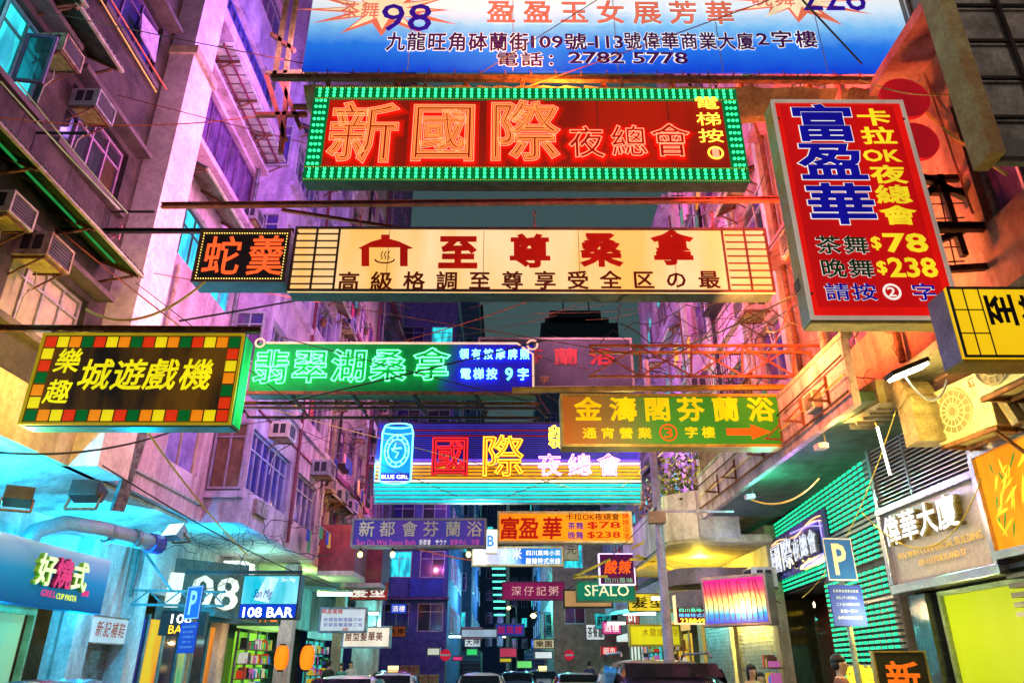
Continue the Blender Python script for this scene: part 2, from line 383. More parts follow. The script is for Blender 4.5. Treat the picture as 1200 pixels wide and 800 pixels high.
def wb(mb, name, m, par, **k):
    o = par.location
    mb.v = [(a - o.x, b - o.y, c - o.z) for a, b, c in mb.v]
    return mb.build(name, m, par, **k)
def facade(mb, side, xf, y0, y1, z0, z1, holes, th=.28):
    ys = sorted({y0, y1, *[h[0] for h in holes], *[h[1] for h in holes]}); zs = sorted({z0, z1, *[h[2] for h in holes], *[h[3] for h in holes]})
    ys = [q for q in ys if y0 <= q <= y1]; zs = [q for q in zs if z0 <= q <= z1]
    xa, xb = (xf - th, xf) if side < 0 else (xf, xf + th)
    for j in range(len(zs) - 1):
        run = None
        for i in range(len(ys) - 1):
            cy = (ys[i] + ys[i + 1]) / 2; cz = (zs[j] + zs[j + 1]) / 2
            inh = any(h[0] < cy < h[1] and h[2] < cz < h[3] for h in holes)
            if not inh and run is None: run = ys[i]
            if inh and run is not None: mb.box(xa, xb, run, ys[i], zs[j], zs[j + 1]); run = None
        if run is not None: mb.box(xa, xb, run, y1, zs[j], zs[j + 1])
WM = {}
def window(par, side, xf, y0, y1, z0, z1, nx=3, tr=.3, fm=alum, pm=(glassp,), inset=.10, grille=None, front=False, sill=None, bars=.035):
    """a framed window set in a facade; side -1 left facade (faces +x), +1 right facade (faces -x), front=True faces -y (then y0,y1 are x0,x1 and xf is y)"""
    wd, h = round(y1 - y0, 3), round(z1 - z0, 3); key = (wd, h, nx, tr, fm.name, bars)
    if key not in WM:
        b = MB(); t = .05; Wd = wd / 2
        b.box(-Wd, Wd, 0, .09, 0, t).box(-Wd, Wd, 0, .09, h - t, h).box(-Wd, -Wd + t, 0, .09, t, h - t).box(Wd - t, Wd, 0, .09, t, h - t)
        zt = h * (1 - tr) if tr else h - t
        if tr: b.box(-Wd + t, Wd - t, .005, .085, zt - bars / 2, zt + bars / 2)
        cells = []
        for i in range(nx):
            a0 = -Wd + t + (wd - 2 * t) * i / nx; a1 = -Wd + t + (wd - 2 * t) * (i + 1) / nx
            if i: b.box(a0 - bars / 2, a0 + bars / 2, .002, .088, t, h - t)
            cells.append((a0, a1, t, zt)); 
            if tr: cells.append((a0, a1, zt, h - t))
        WM[key] = (b.mesh('window', fm), [(MB().box(c[0] + bars / 2, c[1] - bars / 2, .04, .055, c[2], c[3] - bars / 2)) for c in cells])
    fme, pl = WM[key]
    o = par.location
    if front: loc = ((y0 + y1) / 2 - o.x, xf + inset - o.y, z0 - o.z); rz = 0
    else: loc = (xf + (-inset if side < 0 else inset) - o.x, (y0 + y1) / 2 - o.y, z0 - o.z); rz = pi / 2 if side < 0 else -pi / 2
    wobj = link('window', fme, par, loc, (0, 0, rz))
    for i, pb in enumerate(pl):
        m = pm[rnd.randrange(len(pm))]; k2 = key + (i, m.name)
        if k2 not in WM: WM[k2] = pb.mesh('pane', m)
        link('pane', WM[k2], wobj)
    if sill:
        MB().box(-wd / 2 - .08, wd / 2 + .08, -.16, .0, -.10, -.01).build('sill', sill, wobj)
    return wobj
def building(label, side, xf, y0, y1, z0, z1, wm, holes, back=5., ledges=(), ledm=None, floor_m=None, base=None, dark=darkc, roofm=None, cat='building', name='shop_house'):
    zb = base if base is not None else z0
    t = thing(name, label, cat, (xf, (y0 + y1) / 2, zb))
    b = MB(); facade(b, side, xf, y0, y1, z0, z1, holes)
    xi = xf + side * .28; xo = xf + side * back
    a, c = min(xi, xo), max(xi, xo)
    b.box(a, c, y0, y0 + .2, z0, z1).box(a, c, y1 - .2, y1, z0, z1)
    wb(b, 'wall', wm, t)
    wb(MB().box(a, c, y0 + .2, y1 - .2, z0, z0 + .18), 'floor_slab', floor_m or conc, t)
    wb(MB().box(min(xf - .1 * 0, xo), max(xf, xo), y0, y1, z1, z1 + .25), 'roof', roofm or conc, t)
    # interior wall behind the windows
    q = xf + side * 1.2
    wb(MB().box(min(q, q + side * .1), max(q, q + side * .1), y0 + .2, y1 - .2, z0 + .18, z1), 'interior_wall', dark, t)
    for (lz, lh, lp) in ledges:
        wb(MB().box(*sorted((xf, xf - side * lp)), y0 + .01, y1 - .01, lz, lz + lh), 'ledge', ledm or wm, t)
    return t
# window air conditioner ------------------------------------------------
ACN = [0]
def _ac_proto(bodym):
    d = {}
    b = MB().box(-.33, .33, -.52, 0, 0, .42); d['body'] = b.mesh('body', bodym)
    b = MB().box(-.30, .30, -.525, -.518, .03, .39)
    d['grille'] = b.mesh('grille', acd)
    b = MB()
    b.box(-.33, -.29, -.555, -.52, .0, .42).box(.29, .33, -.555, -.52, .0, .42).box(-.29, .29, -.555, -.52, .385, .42).box(-.29, .29, -.555, -.52, .0, .035)
    d['rim'] = b.mesh('rim', bodym); b = MB()
    for k in range(6): b.box(-.29, .29, -.54, -.526, .07 + k * .055, .082 + k * .055)
    d['louvre'] = b.mesh('louvre', mat('grey_louvre_fin', (.14, .12, .14), .5, grain=False))
    b = MB()
    for s in (-1, 1):
        for k in range(2): b.box(*sorted((s * .331, s * .338)), -.44 + k * .19, -.30 + k * .19, .10, .36)
    d['side_vent'] = b.mesh('side_vent', acd)
    b = MB()
    for s in (-.27, .27): b.bar((s, 0, -.03), (s, -.5, -.03), .03).bar((s, 0, -.34), (s, -.45, -.04), .025)
    b.bar((-.3, -.5, -.03), (.3, -.5, -.03), .03)
    d['bracket'] = b.mesh('bracket', rust)
    b = MB().box(-.24, .24, -.46, -.06, -.02, -.001)
    b.box(-.2, .2, -.30, -.28, -.03, -.02); d['drip_tray'] = b.mesh('drip_tray', mat('yellowed_tray', (.55, .48, .18), .5, col2=(.3, .2, .06), scale=8))
    d['hose'] = MB().tube([(.2, -.1, -.02), (.22, -.12, -.25), (.16, -.04, -.5), (.18, .0, -.9)], .012, 5).mesh('hose', acm)
    return d
ACP = {}
ACV = [acm, mat('rusty_ivory', (.52, .42, .28), .6, col2=(.22, .10, .05), scale=7, streak=True), mat('grey_appliance', (.42, .42, .44), .5, col2=(.2, .18, .17), scale=5, streak=True)]
def ac(label, side, x, y, z, front=False, m=acm, sc=1.0, group='window air conditioners on the facades'):
    ACN[0] += 1
    if ACN[0] % 3: m = (m, ACV[1], ACV[2])[ACN[0] % 3]; sc *= 1 + .06 * (ACN[0] % 5 - 2)
    if m.name not in ACP: ACP[m.name] = _ac_proto(m)
    rz = 0 if front else (pi / 2 if side < 0 else -pi / 2)
    t = thing('air_conditioner', label, 'air conditioner', (x, y, z), rz, group); t.scale = (sc,) * 3
    for k, me in ACP[m.name].items(): link(k, me, t)
    return t
def corrugated(mb, p0, p1, q0, q1, n, amp=.025):
    """sheet between edge p0-p1 (at the wall) and q0-q1 (outer), corrugated along the edge"""
    p0, p1, q0, q1 = map(Vector, (p0, p1, q0, q1)); V = []
    for i in range(n * 2 + 1):
        t = i / (n * 2); dz = amp * (1 if i % 2 else -1)
        V.append((p0.lerp(p1, t) + Vector((0, 0, dz)), q0.lerp(q1, t) + Vector((0, 0, dz))))
    for i in range(n * 2):
        a, b = V[i]; c, d = V[i + 1]; u = Vector((0, 0, .012))
        mb.poly([a, b, d, c]); mb.poly([a + u, c + u, d + u, b + u]); mb.poly([b, b + u, d + u, d])
def awning(label, side, xw, y0, y1, z, out, drop, m=tin, n=20, group=None):
    t = thing('awning', label, 'awning', (xw, (y0 + y1) / 2, z))
    xo = xw - side * out; b = MB(); corrugated(b, (xw, y0, z), (xw, y1, z), (xo, y0, z - drop), (xo, y1, z - drop), n); wb(b, 'corrugated_sheet', m, t)
    b = MB(); b.bar((xo + side * .02, y0, z - drop - .03), (xo + side * .02, y1, z - drop - .03), .05, .04); wb(b, 'edge_rail', mat('pale_painted_steel', (.6, .55, .4), .6, scale=6), t)
    k = max(2, int((y1 - y0) / 1.3) + 1)
    for i in range(k):
        yy = y0 + .08 + (y1 - y0 - .16) * i / (k - 1)
        b = MB().bar((xw, yy, z - .06), (xo + side * .04, yy, z - drop - .06), .05).bar((xw, yy, z - .5), (xo + side * .15, yy, z - drop - .05), .035); wb(b, 'bracket', rust, t)
    return t

# ================================================================== LEFT SIDE
LX = -7.0
h = [(6.2, 8.5, 9.05, 10.35), (9.1, 10.95, 9.05, 10.2), (9.2, 11.0, 12.05, 13.4), (5.2, 8.2, 12.05, 13.4), (9.0, 10.9, 6.05, 7.15), (5.4, 8.0, 6.05, 7.15), (2.5, 5.0, 6.05, 7.15), (2.5, 5.0, 9.05, 10.3), (5.2, 8.2, 15.1, 16.4), (9.2, 11, 15.1, 16.4)]
L1 = building('dark rough plaster house at the left edge, above the grill shop', -1, LX, 1.0, 11.4, 4.6, 22, granite, h, base=4.6, floor_m=whitep)
window(L1, -1, LX, *h[0], nx=5, tr=.3, fm=mat('teal_painted_frame', (.10, .28, .30), .5), pm=(glassc,))
window(L1, -1, LX, *h[1], nx=4, tr=.3, fm=mat('lilac_painted_frame', (.45, .26, .48), .5), pm=(glassd, glassd, mat('amber_room_glass', (.10, .06, .03), .2)))
window(L1, -1, LX, *h[2], nx=3, tr=.25, fm=mat('violet_painted_frame', (.22, .12, .35), .5), pm=(glassb,))
window(L1, -1, LX, *h[3], nx=4, tr=.25, fm=mat('violet_painted_frame', (.22, .12, .35), .5), pm=(glassb, glassd))
window(L1, -1, LX, *h[4], nx=4, tr=.3, fm=alum, pm=(glassw,))
window(L1, -1, LX, *h[5], nx=4, tr=.3, fm=alum, pm=(glassw, glassd))
for q in h[6:]: window(L1, -1, LX, *q, nx=4, tr=.3, fm=alum, pm=(glassd, glassp))
for (ya, yb, zz) in ((8.9, 11.2, 10.32), (9.0, 11.2, 13.5), (8.7, 11.15, 7.27), (5.9, 8.7, 10.47)):
    wb(MB().box(-7.0, -6.72, ya, yb, zz, zz + .09), 'window_hood', mat('hood_plaster', (.15, .11, .11), .8, scale=3), L1)
for (ya, yb, zz) in ((9.0, 11.1, 8.93), (5.9, 8.6, 8.93), (9.1, 11.1, 11.93), (8.9, 11.0, 5.93)):
    wb(MB().box(-7.0, -6.88, ya, yb, zz, zz + .1), 'sill', mat('hood_plaster', (.15, .11, .11), .8), L1)
# scored panel joints in the dark plaster
b = MB()
for yy in (6.9, 8.35, 9.6, 10.7): b.box(-7.002, -6.994, yy, yy + .02, 8.0, 8.9)
wb(b, 'scored_joint', blacks, L1)
# lower fascia, yellow light in its colour plus an added lamp, and its soffit
wb(MB().box(-7.08, -6.96, 1.0, 12.35, 4.5, 5.35), 'fascia', mat('yellow_lit_fascia', (.62, .55, .30), .7, col2=(.40, .33, .15), scale=1.6, streak=True), L1)
# open casements
def casement(par, y, z, hh, ww, ang, fm, pm):

    o = par.location; b = MB(); t = .045
    b.box(0, ww, -.02, .02, 0, t).box(0, ww, -.02, .02, hh - t, hh).box(0, t, -.02, .02, t, hh - t).box(ww - t, ww, -.02, .02, t, hh - t)
    f = b.build('casement', fm, par); f.location = (-6.98 - o.x, y - o.y, z - o.z); f.rotation_euler = (0, 0, ang)
    MB().box(t, ww - t, -.006, .006, t, hh - t).build('pane', pm, f)
cfm = MC['teal_painted_frame']; clear = mat('clear_casement_glass', (.08, .30, .33), .05, spec=1, grain=False)
clear.node_tree.nodes['Principled BSDF'].inputs['Transmission Weight'].default_value = .85
casement(L1, 7.0, 9.1, .88, .42, R(-5), cfm, clear); casement(L1, 7.9, 9.1, .88, .42, R(8), mat('dark_casement_frame', (.14, .08, .16), .5), clear)
# pillar
t = thing('pillar', 'tall lilac plastered pillar between the dark house and the pink house', 'pillar', (-6.75, 11.9, 4.5))
b = MB(); zz = 4.5
wb(MB().box(-7.1, -6.5, 11.4, 12.4, 4.5, 13.15), 'shaft', mat('pale_pier_plaster', (.80, .68, .66), .8, col2=(.62, .48, .50), scale=1.2), t); wb(MB().box(-7.15, -6.42, 11.35, 12.45, 13.15, 13.35), 'ledge', cream, t)
wb(MB().box(-7.1, -6.56, 11.45, 12.38, 13.35, 26), 'upper_shaft', mat('lilac_pier_plaster', (.72, .60, .74), .8, col2=(.5, .4, .56), scale=1.4), t)

# L2 : pink house with banded glazing
h2 = [(12.5, 14.7, 9.6, 10.95), (12.6, 16.8, 12.65, 14.05), (12.5, 16.9, 15.7, 17.2), (12.6, 16.8, 18.8, 20.2), (14.9, 16.6, 9.6, 10.9), (14.6, 16.3, 5.5, 7.0)]
L2 = building('pink plastered house with banded purple and blue glazing beside the pillar', -1, LX, 12.4, 16.9, 4.6, 24, plaster, h2, ledges=[(11.95, .12, .35), (14.2, .10, .25), (15.3, .35, .42)], floor_m=whitep)
window(L2, -1, LX, *h2[0], nx=4, tr=.35, fm=mat('dark_green_frame', (.06, .09, .10), .5), pm=(glassc, glassc, glassd))
window(L2, -1, LX, *h2[1], nx=7, tr=.0, fm=mat('purple_painted_frame', (.20, .08, .22), .5), pm=(glassp,))
window(L2, -1, LX, *h2[2], nx=12, tr=.25, fm=mat('blue_painted_frame', (.10, .10, .42), .5), pm=(glassb,))
window(L2, -1, LX, *h2[3], nx=8, tr=.25, pm=(glassb, glassp))
window(L2, -1, LX, *h2[4], nx=3, tr=.3, pm=(glassc, glassd)); 
window(L2, -1, LX, *h2[5], nx=2, tr=0, fm=cream, pm=(mat('lilac_film_glass', (.30, .22, .55), .15, spec=.8),))
wb(MB().box(-6.99, -6.9, 12.42, 16.9, 17.3, 18.5), 'parapet', lilac, L2)
# corrugated white canopy with brackets (seen from below)
t = thing('canopy', 'long white ribbed canopy on brackets between the blue and purple glazing', 'canopy', (-6.7, 15, 14.6))
wb(MB().box(-7.0, -6.30, 12.5, 19.0, 14.62, 14.66), 'sheet', whitep, t)
for k in range(22):
    wb(MB().box(-6.96, -6.34, 12.6 + k * .295, 12.62 + k * .295, 14.60, 14.62), 'rib', steel, t)
for xx in (-6.8, -6.5): wb(MB().box(xx - .02, xx + .02, 12.5, 19, 14.55, 14.60), 'rail', maroon, t)
for yy in (13.0, 14.3, 15.6, 16.9, 18.2): wb(MB().bar((-7, yy, 14.54), (-6.3, yy, 14.54), .05).bar((-7, yy, 14.2), (-6.4, yy, 14.52), .04), 'bracket', rust, t)
awning('short green corrugated awning above the teal lit window', -1, LX, 12.45, 15.2, 11.55, .75, .45, n=22)
awning('long dark green corrugated awning along the dark plaster house', -1, LX, 3.5, 10.95, 8.0, .8, .32, m=mat('green_tin', (.10, .16, .06), .6, .2, col2=(.05, .06, .03), scale=3), n=70)
solo(MB().tube([(-6.55, 4, 7.74), (-6.55, 10.6, 7.74)], .018, 8), 'light_tube', 'green glowing fluorescent tube under the long awning', 'tube light', emat('green_tube', (.01, .32, .07), .8))
awning('small torn tin awning over the topmost left air conditioner', -1, LX, 7.9, 9.3, 10.95, .6, .3, m=mat('old_grey_tin', (.42, .38, .30), .5, .5, scale=6), n=12)
awning('dark blue tin awning above the open teal window', -1, LX, 5.9, 8.0, 11.0, .7, .35, m=mat('blue_tin', (.06, .14, .20), .5, .3), n=16)

# L3 : bay projecting to x=-6.1
LB = -6.1
rows = [5.4, 8.5, 11.5, 14.5, 17.5]
h3 = [(16.95, 20.2, 5.4, 6.85)] + [(17.2, 20.0, z, z + 1.4) for z in rows[1:]] + [(20.8, 23.4, z, z + 1.4) for z in rows]
L3 = building('lilac house with the projecting blue glazed bay', -1, LB, 16.9, 24, 4.6, 24, lilac, h3, ledges=[(7.9, .15, .12), (10.9, .15, .12), (13.9, .15, .12)], floor_m=whitep)
for i, q in enumerate(h3):
    window(L3, -1, LB, *q, nx=6 if i < 5 else 4, tr=.3, fm=alum if i else mat('pale_blue_frame', (.45, .45, .62), .4), pm=(glassb,) if i in (0, 2, 5) else (glassp, glassb, glassd))
# front of the bay (faces the camera): brown folding shutters
window(L3, -1, 16.9, -6.95, -6.18, 5.35, 6.95, nx=2, tr=.22, front=True, fm=mat('mauve_frame', (.38, .30, .42), .5), pm=(woodm,), inset=-.1)
for z in rows[1:4]: window(L3, -1, 16.9, -6.95, -6.2, z, z + 1.4, nx=2, tr=.25, front=True, pm=(glassb, glassp), inset=-.1)
wb(MB().box(-7.0, -6.1, 16.78, 16.9, 5.15, 5.3), 'sill', lilac, L3)
wb(MB().box(-6.11, -6.0, 17.6, 18.5, 4.95, 5.3), 'peeled_render', mat('bare_render', (.40, .36, .36), .9, col2=(.2, .17, .17), scale=7, bump=.8), L3)
# L4
h4 = [(24.4 + k * 1.9, 25.8 + k * 1.9, z, z + 1.5) for z in (5.3, 8.4, 11.5, 14.6, 17.7, 20.8) for k in range(4)]
L4 = building('cream house with rows of small windows and air conditioners past the blue bay', -1, -6.3, 24, 32, 4.6, 32, cream, h4, ledges=[(7.9, .18, .1), (14.1, .18, .1)], ledm=maroon, floor_m=whitep)
for q in h4: window(L4, -1, -6.3, *q, nx=2, tr=.3, fm=mat('plum_frame', (.3, .12, .32), .5), pm=(glassp, glassd, glassw))
h5 = [(32.6 + k * 2.2, 34.2 + k * 2.2, z, z + 1.5) for z in (5.3, 8.4, 11.5, 14.6, 17.7, 20.8, 23.9, 27) for k in range(4)]
L5 = building('tall plum coloured house ending the left row before the side street', -1, -6.6, 32, 42, 4.6, 40, mat('plum_plaster', (.34, .16, .34), .8, col2=(.18, .07, .2)), h5, floor_m=whitep, ledges=[(7.9, .2, .3), (14, .2, .3), (20, .2, .3)], ledm=maroon)
for q in h5: window(L5, -1, -6.6, *q, nx=2, tr=.3, fm=alum, pm=(glassb, glassd, glassp))
# white stair tower and maroon balconies at the far end, seen side-on
t = thing('stair_tower', 'narrow white tower with orange drain cap, behind the maroon balcony', 'tower', (-5.9, 34, 0))
wb(MB().box(-6.5, -5.5, 33.2, 34.2, 0, 7.6), 'shaft', whitep, t); wb(MB().tube([(-5.42, 33.1, .2), (-5.42, 33.1, 7.5)], .07), 'drain_pipe', whitep, t)
for zz in (4.6, 6.6): wb(MB().box(-5.55, -5.3, 33.0, 33.2, zz, zz + .15), 'pipe_bracket', orsteel, t)
for i, (ya, yb, lab) in enumerate(((25.2, 27.4, 'maroon boxed balcony hanging over the left pavement, nearest of the two'), (29.0, 31.0, 'maroon boxed balcony farther along, with the slatted brown screen'))):
    t = thing('balcony', lab, 'balcony', (-5.7, (ya + yb) / 2, 4.3))
    wb(MB().box(-6.3, -5.1 + i * .3, ya, yb, 4.35, 4.5), 'floor_slab', whitep, t)
    wb(MB().box(-6.3, -5.1 + i * .3, ya, ya + .1, 4.5, 6.0).box(-5.2 + i * .3, -5.1 + i * .3, ya + .1, yb, 4.5, 6.0), 'parapet', maroon, t)
    for k in range(8): wb(MB().box(-5.13 + i * .3, -5.09 + i * .3, ya + .15 + k * .25, ya + .2 + k * .25, 6.0, 6.5), 'slat', woodm, t)
# ground floor behind the left overhang: x=-8.5
gx = -8.5
gl = thing('shop_arcade', 'ground floor shop walls under the left overhang', 'shop front', (gx, 20, 0))
b = MB()
for (ya, yb, za, zb_) in ((1, 15.0, 2.9, 4.6), (15.0, 15.7, .13, 4.6), (15.7, 17.15, 2.05, 4.6), (17.15, 17.7, .13, 4.6), (17.7, 19.2, 3.2, 4.6), (19.2, 22.6, 3.6, 4.6), (22.6, 23.3, .13, 4.6), (23.3, 42, 3.0, 4.6), (1, 4, .13, 2.9), (26.5, 27.2, .13, 3), (30.5, 31.2, .13, 3), (36, 36.8, .13, 3)):
    wb(MB().box(gx - .25, gx, ya, yb, za, zb_), 'wall', whitep, gl)
wb(MB().box(gx - 2.6, gx - 2.5, 1, 42, .13, 4.6), 'interior_wall', mat('shop_interior', (.25, .22, .12), .8), gl)
wb(MB().box(gx - 2.5, gx - .26, 1, 42, 4.3, 4.59), 'shop_ceiling', whitep, gl)
for yy in (14.95, 17.15, 22.6): wb(MB().box(gx, gx + .28, yy, yy + .55, .13, 4.58), 'pilaster', whitep, gl)
# square columns holding the overhang
for i, yy in enumerate((1.5, 12.2, 17.4, 24.0, 31.5)):
    if i in (1, 2): continue
    solo(MB().box(-7.0, -6.6, yy, yy + .45, .13, 4.55), 'column', 'square pavement column under the left overhang, number %s from the camera' % ('first', '', '', 'second', 'last')[i], 'column', whitep)
for i, (ya, yb, lab) in enumerate(((15.72, 17.12, 'grey roller shutter of the shoe repair stall'), (23.4, 26.4, 'grey roller shutter beside the lantern shop'))):
    t = thing('roller_shutter', lab, 'shutter', (gx - .1, (ya + yb) / 2, .13))
    for k in range(24): wb(MB().box(gx - .14, gx - .1, ya, yb, .14 + k * .095, .14 + k * .095 + .085), 'slat', steel, t)

#==PART3==
# ================================================================== HANGING SIGNS
red_p = mat('red_print', S(200, 20, 16), .5, grain=False); 
def pr(name, rgb, e=.0, rough=.5):
    """translucent print on a backlit face"""
    c = S(*rgb); return emat(name, c, e) if e else mat(name, c, rough, grain=False)
p_red = pr('backlit_red_print', (190, 22, 10), .75); p_dkred = pr('backlit_brown_red_print', (110, 28, 8), .5)
p_navy = pr('backlit_navy_print', (16, 14, 150), .9); p_yel = pr('backlit_yellow_print', (255, 226, 40), 1.0)
p_wht = pr('backlit_white_print', (255, 250, 240), 1.0); p_grn = pr('backlit_dark_green_print', (12, 52, 22), .6)
p_org = pr('backlit_orange_print', (255, 96, 20), 1.0); p_blk = pr('backlit_black_print', (24, 16, 14), .4)
p_plum = pr('backlit_plum_print', (70, 18, 90), .7)
signpaint = mat('dark_sign_metal', (.10, .09, .07), .5, .4, col2=(.05, .035, .02), scale=6)
creamtrim = mat('cream_sign_trim', (.70, .62, .42), .5, col2=(.5, .36, .15), scale=5)

def chain(label, x, y, z0, z1, m=rust):
    t = thing('chain', label, 'chain', (x, y, z0), 0, 'chains holding up the hanging signs')
    n = max(3, int((z1 - z0) / .075)); key = 'lk' + m.name
    if key not in WM:
        b = MB(); pts = [(.022 * cos(2 * pi * i / 8), 0, .05 * sin(2 * pi * i / 8)) for i in range(9)]; b.tube(pts, .008, 4, cap=False); WM[key] = b.mesh('link', m)
    for i in range(n): link('link', WM[key], t, (0, 0, (i + .5) * (z1 - z0) / n), (0, 0, pi / 2 * (i % 2)))
def beam(label, p, q, w=.10, m=rust, cat='beam', name='beam', h=None):
    p = Vector(p); q = Vector(q); b = MB(); 
    hh = h or w; tt = w * .16
    b.bar(p + Vector((0, 0, hh / 2)), q + Vector((0, 0, hh / 2)), w, tt).bar(p - Vector((0, 0, hh / 2)), q - Vector((0, 0, hh / 2)), w, tt).bar(p, q, tt, hh)
    return solo(b, name, label, cat, m)

# ---- 1 top banner -------------------------------------------------
s = Sign('banner_sign', 'huge blue and white cloth banner with the price stars and address at the top', 364, 1072, -48, 84, 7.2, .12, 'banner')
ban = emat('banner_print', (1, 1, 1), .95, axis=('Z', 0, s.h * .98), scale=5, stops=[(0, S(12, 62, 200)), (.22, S(32, 112, 218)), (.38, S(110, 180, 232)), (.56, S(205, 225, 238)), (.8, S(240, 232, 220))])
MB().box(-s.w / 2, s.w / 2, 0, .03, 0, s.h).build('cloth', ban, s.o)
def star(uc, vc, r, seed):
    rr = random.Random(seed); cx, cz = s.X(uc, vc), s.Z(vc, uc); sc_ = (s.X(uc + 10, vc) - s.X(uc, vc)) / 10
    for j, (k, m, yy) in enumerate(((1.0, pr('coral_star_print', (238, 120, 90), .9), -.004), (.72, pr('cream_star_print', (255, 235, 190), 1.0), -.008))):
        pts = []
        for i in range(24):
            a = 2 * pi * i / 24; q = (1 if i % 2 == 0 else .45) * r * k * (rr.uniform(.7, 1.15) if j == 0 else rr.uniform(.8, 1.1)) * sc_
            pts.append((cx + q * cos(a) * 1.35, cz + q * sin(a) * .62))
        c = (cx, yy, cz); b = MB()
        for i in range(24): b.poly([c, (pts[i][0], yy, pts[i][1]), (pts[(i + 1) % 24][0], yy, pts[(i + 1) % 24][1])])
        b.build('star', m, s.o)
star(450, 12, 72, 3); star(930, 0, 72, 5)
def bt(body, u0, u1, v0, v1, m, sign=None, **k):
    q = sign or s; um = (u0 + u1) / 2; vm = (v0 + v1) / 2
    return txt(q.o, body, q.X(u0, vm), q.X(u1, vm), q.Z(v1, um), q.Z(v0, um), m, **k)
coral = pr('coral_print', (235, 120, 95), .95); indigo = pr('indigo_print', (52, 20, 150), .9)
bt('茶舞', 398, 446, 2, 24, coral, y=-.012); bt('98', 447, 506, 6, 38, indigo, y=-.014, bold=.01)
bt('晚舞', 878, 932, -12, 10, coral, y=-.012); bt('228', 938, 1012, -20, 14, indigo, y=-.014, bold=.01)
bt('盈盈玉女展芳華', 566, 864, -2, 33, p_wht, y=-.010, bold=.06, fill=.8); bt('盈盈玉女展芳華', 566, 864, -2, 33, p_blk, y=-.013, bold=.045, fill=.8); bt('盈盈玉女展芳華', 566, 864, -2, 33, coral, y=-.016, bold=.03, fill=.8)
for m_, bo, yy in ((p_wht, .10, -.010), (p_plum, .040, -.014)):
    bt('九龍旺角砵蘭街', 452, 620, 38, 62, m_, y=yy, bold=bo); bt('109', 622, 660, 43, 58, m_, y=yy, bold=bo); bt('號-', 661, 696, 40, 60, m_, y=yy, bold=bo)
    bt('113', 697, 730, 43, 58, m_, y=yy, bold=bo); bt('號偉華商業大廈', 730, 884, 38, 60, m_, y=yy, bold=bo); bt('2', 886, 900, 40, 54, m_, y=yy, bold=bo); bt('字樓', 902, 958, 36, 58, m_, y=yy, bold=bo)
    bt('電話', 580, 638, 61, 80, m_, y=yy, bold=bo, fill=.9); bt('：', 640, 662, 61, 80, m_, y=yy, bold=bo); bt('2782 5778', 666, 806, 62, 76, m_, y=yy, bold=bo)
b = MB(); W = s.w / 2
for i in range(1, 6): MB().box(-W + s.w * i / 6 - .006, -W + s.w * i / 6 + .006, -.003, -.0005, 0, s.h).build('cloth_seam', mat('cloth_seam_grey', (.3, .35, .5), .8, grain=False), s.o)
for i in range(26):
    x = -W + s.w * i / 25; b.tube([(x, -.02, 0), (x + .02, -.03, -.05), (x, -.02, -.09)], .008, 4)
b.build('lashing', rust, s.o)
zb = s.zb - .08
t = thing('sign_scaffold', 'rusty angle iron frame holding the top banner, with old canvas rolled beneath', 'frame', (s.cx, s.y + .2, zb - .4))
wb(MB().bar((s.x0 - .4, s.y + .05, zb), (5.2, s.y + .05, zb), .07), 'rail', rust, t); wb(MB().bar((s.x0 - .3, s.y + .7, zb + .1), (5.2, s.y + .7, zb + .1), .06), 'rail', orsteel, t)
for i in range(8):
    x = s.x0 + .3 + i * .9
    wb(MB().bar((x, s.y + .05, zb), (x, s.y + .7, zb + .1), .05), 'cross_brace', rust, t)
    wb(MB().bar((x, s.y + .1, zb), (x + .35, s.y + .65, zb - .42), .04), 'cross_brace', orsteel, t)
for k, (xa, xb) in enumerate(((s.x0 + .0, s.x0 + 2.2), (s.x0 + 2.25, s.x0 + 3.6), (s.x0 + 3.65, s.x1 - 1.2), (s.x1 - 1.15, s.x1 - .1))):
    b = MB(); n = 14
    for i in range(n):
        for j in range(5):
            def pt(i, j):
                x = xa + (xb - xa) * i / n; q = j / 5
                return (x, s.y + .12 + .5 * q, zb - .06 - .33 * sin(pi * q * .9) * (1 - .55 * abs(2 * i / n - 1) ** 3) + .02 * sin(i * 2.1 + j + k))
            b.poly([pt(i, j), pt(i + 1, j), pt(i + 1, j + 1), pt(i, j + 1)])
    wb(b, 'canvas_roll', canvas, t, smooth=True)
BANZ = zb
# left scaffold post group carrying the banner (olive steel)
t = thing('sign_gantry', 'olive rusted steel gantry at the left end of the top banner', 'gantry', (-2.4, 8.2, 8))
ol = mat('olive_steel', (.28, .25, .07), .6, .3, col2=(.14, .08, .03), scale=7)
A = P(342, 88, y=8.0)
for (ua, va, ub, vb, m_) in ((345, -60, 322, 90, ol), (356, -60, 334, 92, ol), (312, 87, 372, 84, ol), (312, 88, 335, 165, orsteel), (338, 90, 329, 180, orsteel), (328, 92, 352, 150, orsteel), (300, 135, 360, 134, orsteel), (318, 40, 345, 60, rust)):
    wb(MB().bar(P(ua, va, y=8.0), P(ub, vb, y=8.0), .06), 'steel_member', m_, t)
